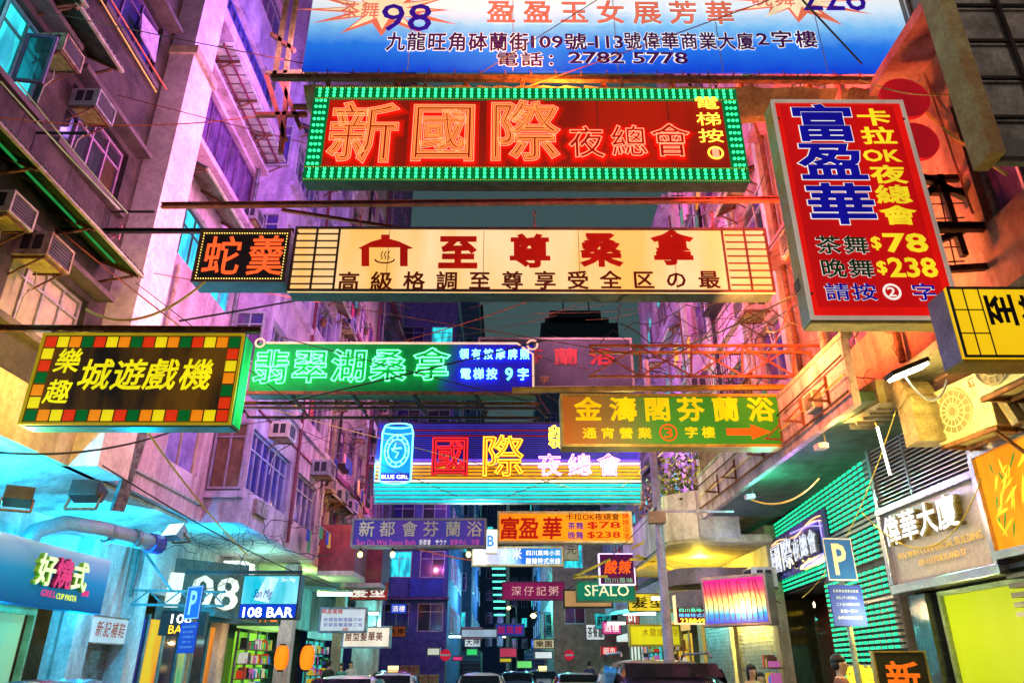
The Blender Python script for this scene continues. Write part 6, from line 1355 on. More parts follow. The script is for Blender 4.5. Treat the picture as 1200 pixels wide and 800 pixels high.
tw('black square tower silhouette against the night sky, left of two', 500, 566, 357, 75, [])
tw('black stepped tower silhouette against the night sky, right of two', 634, 724, 378, 82, [(.06, .9, 1.2), (.12, .8, 2.2)])
# far little signs
for (lab, u0, u1, v0, v1, y, c_, body, cc) in (
    ('grey blank sign far down the street on the left', 540, 583, 736, 747, 38, (150, 170, 190), None, None),
    ('blue sign with red characters far down the street', 580, 615, 730, 745, 39, (20, 50, 150), '龍風樓', (170, 20, 60)),
    ('cream sign with dark characters over the far cars', 625, 650, 748, 760, 40, (190, 170, 130), '樂園', (40, 30, 20)),
    ('small pink lit sign at the far left kerb', 530, 542, 768, 774, 40, (235, 60, 130), None, None),
    ('small green lit sign at the far left', 546, 560, 759, 768, 41, (60, 230, 120), None, None),
    ('small red shop sign at the far right pavement', 704, 724, 756, 768, 34, (225, 40, 30), '超市', (255, 240, 230)),
    ('pinkish red small sign with lamps far along the street', 585, 606, 758, 770, 42, (190, 60, 90), None, None),
    ('yellow small sign far along the street', 585, 600, 770, 776, 41, (210, 190, 40), None, None),
    ('lit green box sign beside the far truck', 605, 624, 773, 783, 40, (120, 230, 120), None, None),
    ('white lit shop sign far on the right', 626, 648, 762, 772, 36, (225, 240, 240), None, None),
    ('pale sign at the far left corner shop', 500, 516, 758, 768, 36, (210, 210, 190), None, None)):
    q = Sign('hanging_sign', lab, u0, u1, v0, v1, y, .15); q.box(emat('far_%d_%d_%d' % c_, S(*c_), .95), 'box')
    q.frame(mat('thin_dark_frame', (.05, .05, .06), .5, grain=False), .05, -.03)
    if body: txt(q.o, body, -q.w / 2 + .1, q.w / 2 - .1, q.h * .15, q.h * .85, pr('p_%d_%d_%d' % cc, cc, .9), y=-.02, bold=.03)
t = thing('neon_sign', 'green vertical ladder neon far down the street', 'neon sign', P(584, 690, y=44)); b = MB(); o_ = t.location
for k in range(9): b.bar((-.4 + .02 * k, 0, 1.5 - k * .36), (.4, 0, 1.5 - k * .36), .09)
b.build('tube', emat('mint_neon', (.1, 1, .6), 1.8), t)
# no entry signs
for i, (u, v, y) in enumerate(((421, 767, 25), (635, 768, 33))):
    y = 40 + i * 3; p = P(522 if i == 0 else 667, 767, y=y); t = thing('no_entry_sign', ('red round no entry sign on the far left kerb', 'red round no entry sign on the far right kerb')[i], 'road sign', (p.x, y, 0))
    MB().tube([(0, .05, 0), (0, .05, p.z + .3)], .035, 8).build('post', steel, t); b = MB(); disc(b, 0, p.z, .27, 0, 20, 1, .02); b.build('plate', emat('red_disc2', (.75, .02, .05), .6), t); MB().box(-.2, .2, -.03, -.021, p.z - .045, p.z + .045).build('bar', mat('reflective_white', (.8, .82, .8), .4), t)
# far street lamps & shop lights, plus added fill
for i, (u, v, y, c_) in enumerate(((625, 721, 42, (1, .75, .2)), (596, 712, 60, (1, .9, .2)), (640, 757, 55, (1, .8, .3)), (591, 745, 70, (1, .8, .4)), (655, 762, 48, (.5, 1, .9)))):
    p = P(u, v, y=y); t = thing('street_lamp', 'far street lamp glowing over the road, %s' % ('brightest amber one', 'yellow and higher', 'low and amber', 'the farthest', 'pale cyan')[i], 'street lamp', (p.x, y, 0))
    MB().tube([(0 + .6, 0, 0), (.6, 0, p.z + .1), (.1, 0, p.z + .2)], .05, 6).build('post', steel, t); b = MB(); b.tube([(0, 0, p.z - .12), (0, 0, p.z), (0, 0, p.z + .12)], .16, 8, rs=[.06, .17, .06]); b.build('globe', emat('lamp_globe_%d' % i, c_, 9), t)
TEAL = (.1, .9, .85)
for (x, y, z, c_, p_) in ((-5.4, 33, 3.2, TEAL, 260), (-6.8, 26, 3.8, (.5, 1, .3), 160), (2.0, 46, 5, TEAL, 500), (-2.0, 52, 6, (.1, .6, 1), 1100), (0, 72, 8, (.1, .45, 1), 2600), (2.5, 36, 4, TEAL, 260), (-3, 40, 9, (.3, .2, 1), 600), (1, 62, 3, (.2, 1, .5), 500)):
    lamp((x, y, z), c_, p_, size=.04, name='shop_and_fill_light')  # point lamps added in mid-air to colour the far street
# bits of far shops
for i, (x0, y0, x1, c_, lab) in enumerate(((-6.4, 24.3, -8.4, (150, 235, 60), 'lime lit shop interior under the hair salon sign'), (-6.6, 33, -8.4, (60, 210, 200), 'teal lit shop interior beside the stair tower'), (5.9, 25.5, 6, (230, 190, 60), 'amber lit shop interior on the far right'), (5.9, 30, 6, (70, 215, 220), 'cyan lit shop interior on the far right'), (5.9, 35, 6, (230, 240, 220), 'white lit shop interior on the far right'))):
    t = thing('street_shop', lab, 'shop front', (x1, y0 + 1.5, .13)); sx = 1 if x1 < 0 else -1
    wb(MB().box(*sorted((x1, x1 + .05 * sx)), y0, y0 + 3, .2, 2.6), 'lit_interior', emat('shop_%d' % i, S(*c_), 1.1, tuple(q * .35 for q in S(*c_)), 2.2), t)
    for k in range(4): wb(MB().box(*sorted((x1 + .06 * sx, x1 + .12 * sx)), y0 + k * .97, y0 + k * .97 + .07, .13, 2.7), 'mullion', steel, t)
    wb(MB().box(*sorted((x1 + .05 * sx, x1 + .7 * sx)), y0 - .1, y0 + 3.1, 2.7, 2.95), 'fascia', emat('shopf_%d' % i, tuple(min(1, q + .2) for q in S(*c_)), .7), t)
t = thing('awning', 'cyan lit tent-like awning on the far right pavement', 'awning', (4.6, 27, 3.2)); wb(MB().prism([(5.9, 4.6), (3.6, 3.6), (3.6, 3.3), (5.9, 3.5)], 1, 25.5, 28.5), 'canvas', mat('cyan_canvas', (.35, .75, .8), .7), t)
lamp((4.2, 27, 2.9), TEAL, 150, size=.02)
#==PART6==
# ================================================================== VEHICLES
tyre = rubber; glassv = mat('car_glass', (.015, .02, .03), .05, spec=1, grain=False)
def paint(nm, c): return mat('paint_' + nm, c, .22, .1, grain=False, coat=.8)
head_l = emat('headlight', (.9, .95, 1), 5); tail_l = emat('tail_light', (1, .03, .02), 2.5)
def car(label, x, y, rz, kind, m, cat='car', tail=True):
    t = thing({'van': 'delivery_van', 'suv': 'parked_car', 'saloon': 'car', 'taxi': 'taxi', 'truck': 'truck'}[kind], label, cat, (x, y, 0), rz)
    if kind == 'truck':
        L, W, H = 6.5, 2.1, 2.6
        MB().box(-W / 2, W / 2, -3.2, 1.3, .9, H).build('cargo_box', m, t, bevel=.03)
        for k in range(7): MB().box(-W / 2 - .01, W / 2 + .01, -3.215, -3.20, 1.0 + k * .27, 1.02 + k * .27).build('box_rib', steel, t)
        MB().prism([(1.4, .5), (3.2, .5), (3.25, 1.3), (2.95, 2.25), (1.4, 2.3)], 0, -1.0, 1.0).build('cab', paint('cab', (.3, .32, .35)), t, bevel=.06)
        MB().prism([(3.10, 1.45), (3.26, 1.33), (2.98, 2.15), (2.9, 2.15)], 0, -.88, .88).build('windscreen', glassv, t); MB().box(-1.0, 1.0, -3.1, 3.0, .45, .85).build('chassis', blacks, t)
        ys, r = (2.3, -1.6), .42
    else:
        L, W, H = {'van': (4.7, 1.7, 1.95), 'suv': (4.6, 1.85, 1.72), 'saloon': (4.5, 1.72, 1.45), 'taxi': (4.6, 1.7, 1.5)}[kind]
        h = L / 2; bl = {'van': 1.05, 'suv': 1.0, 'saloon': .92, 'taxi': .92}[kind]
        # stations: y, belt z, roof z, width factor, roof width factor
        st = {'van': [(-h, .9, 1.0, .93, .9), (-h + .08, bl, H - .2, .98, .86), (-h + .4, bl, H, 1, .84), (.6, bl, H, 1, .84), (1.25, bl, H - .15, 1, .82), (1.85, bl, bl + .12, .98, .84), (h - .1, .85, .9, .92, .8), (h, .6, .65, .85, .8)],
              'suv': [(-h, .85, .95, .92, .85), (-h + .12, bl, 1.3, .97, .8), (-h + .55, bl, H - .06, 1, .74), (-.3, bl, H, 1, .74), (.55, bl, H - .1, 1, .72), (1.25, bl, bl + .06, .98, .8), (h - .12, .82, .88, .9, .78), (h, .6, .64, .84, .76)],
              'saloon': [(-h, .75, .82, .9, .82), (-h + .15, bl, bl + .03, .95, .84), (-1.35, bl, bl + .06, .99, .82), (-.75, bl, H - .05, 1, .70), (0, bl, H, 1, .70), (.45, bl, H - .07, 1, .69), (1.15, bl, bl + .05, .98, .8), (h - .12, .72, .78, .9, .78), (h, .5, .55, .84, .76)]}
        st = st.get(kind) or st['saloon']
        b = MB(); n = 0
        for (yy, be, ro, wf, rf) in st:
            w_ = W / 2 * wf; wr = W / 2 * rf
            for (px, pz) in ((-w_ * .9, .24), (-w_, .45), (-w_, be), (-wr, ro - .02), (-wr * .6, ro + .01), (wr * .6, ro + .01), (wr, ro - .02), (w_, be), (w_, .45), (w_ * .9, .24)): b.v.append((px, yy, pz))
        k = 10
        for i in range(len(st) - 1):
            for j in range(k): b.f.append((i * k + j, i * k + (j + 1) % k, (i + 1) * k + (j + 1) % k, (i + 1) * k + j)); b.mi.append(0)
        b.f.append(tuple(range(k))); b.f.append(tuple((len(st) - 1) * k + j for j in reversed(range(k)))); b.mi += [0, 0]
        o = b.build('body', m, t, smooth=True); sd = o.modifiers.new('soft', 'SUBSURF'); sd.levels = sd.render_levels = 1
        def pane(i0, i1, f0=.12, f1=.86):
            for s_ in (-1, 1):
                q = []
                for i, ff in ((i0, f0), (i1, f0), (i1, f1), (i0, f1)):
                    yy, be, ro, wf, rf = st[i]; zz = be + (ro - be) * ff; ww = W / 2 * (wf + (rf - wf) * ff) + .006; q.append((s_ * ww, yy, zz))
                MB().poly(q).poly([(a * .985, b_, c_) for a, b_, c_ in reversed(q)]).build('side_window', glassv, t)
        roofi = [i for i, s_ in enumerate(st) if s_[2] > bl + .3]
        for a_, b_ in zip(roofi[:-1], roofi[1:]): pane(a_, b_)
        def screen(i0, i1, nm):
            q = []
            for i, ff in ((i0, .1), (i1, .88)):
                pass
            y0_, be0, ro0, wf0, rf0 = st[i0]; y1_, be1, ro1, wf1, rf1 = st[i1]; d = .03 if y0_ > y1_ else -.03
            A = lambda f, s_: (s_ * (W / 2 * rf0 * (1 - f) + W / 2 * rf1 * f) * .92, y0_ + (y1_ - y0_) * f + d, ro0 + (ro1 - ro0) * f + .02)
            lo_ = .12 if nm == 'windscreen' else .42; MB().poly([A(lo_, -1), A(lo_, 1), A(.9, 1), A(.9, -1)]).poly([A(lo_, -.99), A(.9, -.99), A(.9, .99), A(lo_, .99)]).build(nm, glassv, t)
        screen(roofi[-1] + 1, roofi[-1], 'windscreen'); screen(roofi[0] - 1, roofi[0], 'rear_window')
        for s_ in (-1, 1):
            MB().box(*sorted((s_ * W * .3, s_ * W * .44)), h - .10, h - .0, .6, .74).build('headlight', head_l, t); MB().box(*sorted((s_ * W * .33, s_ * W * .46)), -h - .02, -h + .06, .7, .86).build('tail_light', tail_l if tail else mat('dull_red_lens', (.4, .02, .02), .3, grain=False), t)
            MB().box(*sorted((s_ * W * .5, s_ * W * .62)), .8, .95, bl - .02, bl + .14).build('wing_mirror', m, t, bevel=.02)
        MB().box(-W * .45, W * .45, h - .06, h + .04, .3, .46).build('bumper', blacks, t); MB().box(-W * .45, W * .45, -h - .06, -h + .04, .3, .5).build('bumper', blacks, t); MB().box(-.26, .26, -h - .07, -h - .061, .55, .67).build('number_plate', mat('plate_yellow', (.6, .5, .05), .5, grain=False), t)
        if kind == 'suv':
            for s_ in (-1, 1): MB().tube([(s_ * W * .34, -1.6, H + .0), (s_ * W * .34, -1.5, H + .06), (s_ * W * .34, .2, H + .06), (s_ * W * .34, .35, H - .02)], .018, 6).build('roof_rail', steel, t)
        if kind == 'taxi' and cat == 'taxi': MB().box(-.18, .18, -.1, .1, H + .0, H + .13).build('roof_sign', emat('taxi_sign', (1, .8, .3), 2), t); txt(t, 'TAXI', -.13, .13, H + .03, H + .10, p_red, y=-.105, bold=.03)
        ys, r = (h - .85, -h + .9), .32
    for yy in ys:
        for s_ in (-1, 1):
            wl = link('wheel', WM.setdefault(('w', r), MB().tube([(-.1, 0, 0), (-.09, 0, 0), (.09, 0, 0), (.1, 0, 0)], r, 20, rs=[r * .93, r, r, r * .93]).mesh('tyre', tyre)), t, (s_ * (W / 2 - .1), yy, r))
            MB().tube([(s_ * .095, 0, 0), (s_ * .112, 0, 0)], r * .62, 14).build('rim', chrome, wl)
    return t
car('dark purple glossy saloon car roof at the bottom left corner', -4.55, 8.3, 0, 'taxi', paint('violet_black', (.05, .01, .09)), tail=False)
car('black off-road car with roof rails parked at the bottom right', 2.25, 12.8, 0, 'suv', paint('black', (.04, .03, .07)), tail=False)
car('cream saloon parked on the left before the lantern shop', -3.3, 17.0, 0, 'saloon', paint('cream', (.75, .72, .62)))
car('white saloon parked ahead of the cream saloon', -3.3, 23.5, 0, 'saloon', paint('white', (.8, .8, .8)))
car('white car with windscreen facing the camera in the middle of the road', -.8, 24.5, pi, 'saloon', paint('pearl', (.75, .8, .8)), tail=False)
car('red and silver taxi on the left lane behind the white saloon', -4.2, 29.5, pi, 'taxi', paint('taxi_red', (.45, .02, .02)), 'taxi', tail=False)
car('dark saloon queueing behind the white car', .4, 33, pi, 'saloon', paint('dark_blue', (.03, .04, .10)), tail=False)
car('black taxi near the far trucks', 1.6, 36, pi, 'taxi', paint('black', (.03, .02, .05)), 'taxi', tail=False)
car('silver hatchback near the right kerb far off', 2.2, 25.5, 0, 'saloon', paint('silver', (.4, .42, .45)))
car('dark boxed truck far away on the left lane', -3.0, 62, 0, 'truck', mat('truck_box_dark', (.04, .05, .08), .5), 'truck')
car('dark blue truck far away on the right lane', 2.3, 56, 0, 'truck', mat('truck_box_blue', (.03, .05, .14), .5), 'truck')

# ================================================================== PEOPLE
skin = mat('skin', (.55, .34, .24), .55, grain=False); hairm = mat('black_hair', (.012, .01, .01), .5, grain=False)
def person(label, x, y, rz, hgt, shirt, trousers, hair='short', z=.13, arm=.15, step=.10):
    t = thing('person', label, 'person', (x, y, z), rz); k = hgt / 1.7
    V = []; E = []; Rr = []
    def v(p, r, par=None):
        V.append(tuple(c * k for c in p)); Rr.append((r[0] * k, r[1] * k) if isinstance(r, tuple) else (r * k, r * k)); 
        if par is not None: E.append((par, len(V) - 1))
        return len(V) - 1
    pel = v((0, 0, .93), (.15, .11)); wa = v((0, .0, 1.06), (.135, .10), pel); ch = v((0, .01, 1.24), (.165, .115), wa); sh = v((0, .01, 1.38), (.12, .09), ch); nk = v((0, .01, 1.445), .052, sh); jw = v((0, -.004, 1.50), (.058, .066), nk); hd = v((0, -.012, 1.565), (.080, .098), jw); v((0, -.004, 1.635), (.084, .102), hd)
    for s_ in (-1, 1):
        a = v((s_ * .17, .01, 1.36), .055, sh); b = v((s_ * .215, .03, 1.10), .042, a); c = v((s_ * .20, -.10 - arm * .6, .90 + arm * .5), .032, b)
        d = v((s_ * .19, -.15 - arm * .8, .84 + arm * .6), (.035, .02), c)
        for q, (dx, ln) in enumerate(((-.024, .062), (-.008, .072), (.008, .068), (.024, .055))): f = v((s_ * .19 + dx, -.175 - arm * .9, .80 + arm * .62), .0085, d); v((s_ * .19 + dx, -.18 - arm, .80 + arm * .62 - ln), .007, f)
        f = v((s_ * .155, -.165 - arm * .85, .83 + arm * .6), .010, d); v((s_ * .145, -.185 - arm * .9, .79 + arm * .6), .008, f)
        st = s_ * step; e = v((s_ * .09, 0, .86), .095, pel); g_ = v((s_ * .10, -.02 - st * .5, .48), .062, e); h_ = v((s_ * .10, .02 - st, .09), .042, g_); v((s_ * .11, -.14 - st, .035), (.04, .03), h_)
    me = bpy.data.meshes.new('body'); me.from_pydata(V, E, []); o = bpy.data.objects.new('body', me); COL.objects.link(o)
    o.modifiers.new('skin', 'SKIN'); sv = me.skin_vertices[0].data
    for i, r in enumerate(Rr): sv[i].radius = r; sv[i].use_root = (i == 0)
    s2 = o.modifiers.new('sub', 'SUBSURF'); s2.levels = s2.render_levels = 2
    bpy.context.view_layer.update(); ev = bpy.data.meshes.new_from_object(o.evaluated_get(bpy.context.evaluated_depsgraph_get())); bpy.data.objects.remove(o)
    for m_ in (skin, shirt, trousers, rubber): ev.materials.append(m_)
    for p in ev.polygons:
        c = p.center / k; p.use_smooth = True
        p.material_index = 3 if c.z < .07 else 2 if c.z < .95 and abs(c.x) < .165 and c.y > -.14 - abs(step) else 1 if (c.z < 1.43 and (abs(c.x) < .18 or c.z > 1.12)) else 0
    link('body', ev, t)
    b = MB(); hz, r = 1.605 * k, 1.0
    def blob(mb, cx, cy, cz, rx, ry, rz_, n=12, mrow=8, lo=-1, hi=1):
        base = len(mb.v)
        for i in range(mrow + 1):
            ph = pi * (-.5 + i / mrow) 
            zz = sin(ph)
            for j in range(n): a = 2 * pi * j / n; mb.v.append((cx + rx * cos(ph) * cos(a), cy + ry * cos(ph) * sin(a), cz + rz_ * max(lo, min(hi, zz))))
        for i in range(mrow):
            for j in range(n): mb.f.append((base + i * n + j, base + i * n + (j + 1) % n, base + (i + 1) * n + (j + 1) % n, base + (i + 1) * n + j)); mb.mi.append(0)
    blob(b, 0, .014 * k, 1.628 * k, .081 * k, .094 * k, .092 * k, n=16, mrow=12, lo=-.05 if hair == 'short' else -.3); blob(b, 0, .035 * k, 1.585 * k, .078 * k, .070 * k, .085 * k, lo=-.8)
    if hair == 'long': blob(b, 0, .045 * k, 1.56 * k, .085 * k, .06 * k, .15 * k); blob(b, -.075 * k, -.0, 1.55 * k, .022 * k, .05 * k, .12 * k); blob(b, .075 * k, 0, 1.55 * k, .022 * k, .05 * k, .12 * k); blob(b, 0, -.055 * k, 1.655 * k, .07 * k, .04 * k, .04 * k)
    b.build('hair', hairm, t, smooth=True)
    b = MB(); blob(b, 0, -.098 * k, 1.575 * k, .010 * k, .014 * k, .018 * k, 8, 5); b.build('nose', skin, t, smooth=True)
    for s_ in (-1, 1):
        b = MB(); blob(b, s_ * .03 * k, -.086 * k, 1.60 * k, .012 * k, .008 * k, .007 * k, 8, 5); b.build('eye', rubber, t, smooth=True); b = MB(); blob(b, s_ * .08 * k, 0, 1.585 * k, .01 * k, .018 * k, .028 * k, 8, 5); b.build('ear', skin, t, smooth=True)
    b = MB(); blob(b, 0, -.083 * k, 1.535 * k, .022 * k, .008 * k, .006 * k, 8, 5); b.build('mouth', mat('lips', (.4, .12, .10), .5, grain=False), t, smooth=True)
    return t
cl = lambda n, c: mat('cloth_' + n, c, .85, grain=False)
person('man in a brown shirt walking past the nightclub door, seen from the side', 4.05, 9.7, R(75), 1.60, cl('brown', (.20, .07, .05)), cl('dark', (.05, .05, .06)))
person('woman with a black bob and pale yellow top facing the camera by the grey shutter', 3.85, 12.6, R(10), 1.50, cl('yellow', (.6, .5, .25)), cl('blue', (.05, .07, .15)), 'long')
person('child in red standing behind the woman with the bob', 4.3, 13.6, R(-20), 1.38, cl('red', (.4, .04, .05)), cl('dark', (.05, .05, .06)))
person('man with black hair by the yellow lit shop, half hidden by the black car', 3.95, 16.5, R(30), 1.52, cl('grey', (.25, .25, .25)), cl('dark', (.05, .05, .06)))
person('man in black walking on the left pavement by the salon', -5.85, 26.3, R(160), 1.66, cl('black', (.03, .03, .03)), cl('dark', (.05, .05, .06)))
person('woman with long hair on the left pavement by the lime shop', -5.8, 28.0, R(-10), 1.58, cl('teal', (.05, .2, .22)), cl('dark', (.05, .05, .06)), 'long')
person('man in a white shirt farther along the left pavement', -5.9, 30.2, R(20), 1.66, cl('white', (.6, .6, .6)), cl('blue', (.05, .07, .15)))
person('man crossing far down the right pavement', 3.3, 32.0, R(180), 1.68, cl('navy', (.04, .05, .12)), cl('dark', (.05, .05, .06)))
# lamps over the left pavement: cyan soffit lights, added low cyan and yellow fill without fixtures
lamp((-7.5, 10.6, 3.75), CYA, 380, size=.03); lamp((-7.5, 14.4, 3.3), CYA, 300, size=.03); lamp((-6.9, 17.6, 3.9), CYA, 170, size=.03); lamp((-7.5, 7.6, 3.6), CYA, 260, size=.03)
lamp((-7.5, 13.6, 2.3), CYA, 60, size=.02); lamp((-7.0, 18.2, 2.5), (.05, .7, 1), 70, size=.02); lamp((-7.3, 10.9, 2.2), (.1, .8, .9), 60, size=.02); lamp((-6.9, 21.4, 3.9), (.3, 1, .85), 55, size=.03); lamp((-6.2, 9.6, 5.6), YEL, 60, size=.03)
# ================================================================== CLUTTER ON THE FACADES
ORD = ['first', 'second', 'third', 'fourth', 'fifth', 'sixth', 'seventh', 'eighth']
clothc = [('white', (.65, .65, .62)), ('red', (.5, .04, .05)), ('blue', (.04, .08, .45)), ('pink', (.65, .25, .35)), ('yellow', (.6, .5, .08)), ('green', (.05, .3, .12)), ('black', (.03, .03, .03))]
rc = random.Random(99)
def rack(label, side, x, y, z, n):
    t = thing('laundry_rack', label, 'laundry rack', (x, y, z)); d = -side; q = .72
    b = MB(); 
    for s_ in (-.6, .6): b.bar((0, s_, 0), (d * q, s_, .03), .022)
    for f in (.35, .65, .98): b.bar((d * q * f, -.62, .02), (d * q * f, .62, .02), .018)
    b.build('rack_frame', steel, t)
    for k in range(n):
        nm, c = clothc[rc.randrange(len(clothc))]; yy = -.5 + k * 1.0 / max(1, n - 1) + rc.uniform(-.05, .05); xx = d * q * rc.choice((.35, .65, .98)); w_, h_ = rc.uniform(.14, .24), rc.uniform(.3, .6)
        b = MB(); m_ = 5
        for i in range(m_):
            a0, a1 = -w_ + 2 * w_ * i / m_, -w_ + 2 * w_ * (i + 1) / m_; f0, f1 = .02 * sin(i * 2.), .02 * sin(i * 2. + 2)
            b.poly([(xx + f0, yy + a0, 0), (xx + f1, yy + a1, 0), (xx + f1 * 2, yy + a1 * .9, -h_), (xx + f0 * 2, yy + a0 * .9, -h_ * rc.uniform(.9, 1.05))])
        b.build('garment', cl('c_' + nm, c), t)
def cage(label, side, xf, y0, y1, z0, z1, out=.38, m=blacks):
    t = thing('window_cage', label, 'window cage', (xf, (y0 + y1) / 2, z0)); xo = xf - side * out; b = MB(); n = int((y1 - y0) / .16)
    for k in range(n + 1): yy = y0 + (y1 - y0) * k / n; b.bar((xo, yy, z0), (xo, yy, z1), .014)
    for k in range(5):
        zz = z0 + (z1 - z0) * k / 4; b.bar((xo, y0, zz), (xo, y1, zz), .018).bar((xf, y0, zz), (xo, y0, zz), .018).bar((xf, y1, zz), (xo, y1, zz), .018)
    wb(b, 'grille', m, t, kind='stuff'); wb(MB().box(*sorted((xf, xo)), y0, y1, z0 - .03, z0), 'tray', m, t)
def pipe(label, side, x, y, z0, z1, r=.05, m=steel, jog=0):
    t = thing('drain_pipe', label, 'drain pipe', (x - side * .1, y, z0)); xx = x - side * (r + .04)
    pts = [(xx, y, z0)] + ([(xx, y, (z0 + z1) / 2), (xx, y + jog, (z0 + z1) / 2 + .4)] if jog else []) + [(xx, y + jog, z1)]
    wb(MB().tube(pts, r, 8), 'pipe_run', m, t)
    k = int((z1 - z0) / 1.5)
    for i in range(k): zz = z0 + .5 + i * 1.5; yy = y + (jog if zz > (z0 + z1) / 2 + .4 else 0); wb(MB().tube([(xx, yy, zz), (xx, yy, zz + .07)], r * 1.35, 8), 'collar', m, t)
def pot(label, x, y, z):
    t = thing('potted_plant', label, 'potted plant', (x, y, z)); MB().tube([(0, 0, 0), (0, 0, .02), (0, 0, .22)], .1, 10, rs=[.07, .08, .12]).build('pot', rust, t); b = MB()
    for k in range(60):
        a = rc.uniform(0, 2 * pi); r = abs(rc.gauss(0, .14)); c = Vector((r * cos(a), r * sin(a), .3 + rc.uniform(-.05, .25))); u = Vector((rc.gauss(0, 1), rc.gauss(0, 1), rc.gauss(0, 1))).normalized() * .05; w_ = u.cross(Vector((.3, .5, 1))).normalized() * .025
        b.poly([c - u, c + w_, c + u, c - w_])
    b.build('foliage', tree_leaf, t, kind='stuff')
def gutter(label, side, xf, y0, y1, z, m):
    solo(MB().box(*sorted((xf - side * .01, xf - side * .05)), y0, y1, z, z + .05), 'cable_tray', label, 'cable tray', m)
dk = mat('dark_green_cage', (.04, .08, .05), .5, .4, grain=False)
pal = mat('pale_pipe', (.5, .46, .42), .5, col2=(.3, .2, .14), scale=5)
def dress(house, hs, side, xf, seed, names):
    r2 = random.Random(seed); zs = sorted({q[2] for q in hs}); ys = sorted({q[0] for q in hs})
    for q in hs:
        f, k = zs.index(q[2]), ys.index(q[0]); 
        if f > 4: continue
        c = r2.random(); where = '%s floor, window %s of the %s' % (ORD[f], ('nearest', 'next', 'third', 'farthest')[min(k, 3)], house)
        if c < .30: rack('laundry rack with clothes under the ' + where, side, xf, (q[0] + q[1]) / 2, q[2] - .12, r2.randint(3, 5))
        elif c < .55: cage('iron window cage over the ' + where, side, xf, q[0] - .05, q[1] + .05, q[2] - .02, q[3] + .05, .35, r2.choice((blacks, dk, steel)))
        elif c < .80: awning('small tin awning over the ' + where, side, xf, q[0] - .15, q[1] + .15, q[3] + .35, .5, .25, m=r2.choice((tin, MC['old_grey_tin'], MC['blue_tin'])), n=12)
        if r2.random() < .3: pot('potted plant on a ledge at the ' + where, xf - side * .2, q[0] + .3, q[2] - .0)
cl = lambda n, c: mat('cloth_' + n, c, .85, grain=False)
dress('lilac bay house', h3[1:], -1, LB, 3, None); dress('cream house', h4, -1, -6.3, 5, None); dress('plum house', h5, -1, -6.6, 8, None)
dress('rose house', hr2, 1, RX, 4, None); dress('far lilac house', hr3, 1, 5.3, 6, None); dress('salmon house', [q for q in hr[:9] if q[0] > 8.5], 1, RX, 9, None); dress('low grey house', hr4, 1, 5.3, 2, None)
for i, (s_, x, y, z0, z1, m_, lab, j) in enumerate(((-1, -7.0, 12.9, 4.8, 9.3, pal, 'pale pipe on the pink house beside the pillar', .5), (-1, -7.0, 16.6, 7.2, 18, steel, 'grey pipe in the corner before the blue bay', 0), (-1, -6.1, 20.5, 4.7, 20, maroon, 'maroon pipe right of the blue bay', 0), (-1, -6.1, 23.7, 4.7, 22, pal, 'pale pipe at the end of the lilac bay house', 0), (-1, -6.3, 26.1, 4.7, 26, blacks, 'black pipe on the cream house', 1.6), (-1, -6.3, 31.8, 4.7, 28, maroon, 'maroon pipe at the end of the cream house', 0), (-1, -6.6, 34.5, 4.7, 30, pal, 'pale pipe on the plum house', 0),
        (1, 5.2, 11.8, 4.9, 20, rust, 'rusty pipe where the salmon and rose houses meet', 0), (1, 5.2, 14.0, 6, 24, pal, 'pale pipe on the rose house', 0), (1, 5.2, 16.4, 6, 24, blacks, 'black pipe on the rose house', -.6), (1, 5.3, 21.9, 5, 15, steel, 'grey pipe on the lilac house at right', 0), (1, 5.3, 19.8, 5, 15, rust, 'rusty pipe on the lilac house at right', 0), (1, 5.2, 8.7, 5.2, 20, rust, 'rusty pipe on the salmon house behind the steel cage', .8), (1, 5.2, 10.8, 5.2, 20, pal, 'pale pipe on the salmon house', 0))):
    pipe(lab, s_, x, y, z0, z1, .05, m_, j)
gutter('maroon cable tray low on the lilac bay house', -1, LB, 17.0, 23.9, 7.3, maroon); gutter('grey cable tray along the overhang of the pink house', -1, -7, 12.5, 16.8, 4.95, pal)
gutter('maroon band low on the cream house', -1, -6.3, 24.1, 31.9, 5.0, maroon)
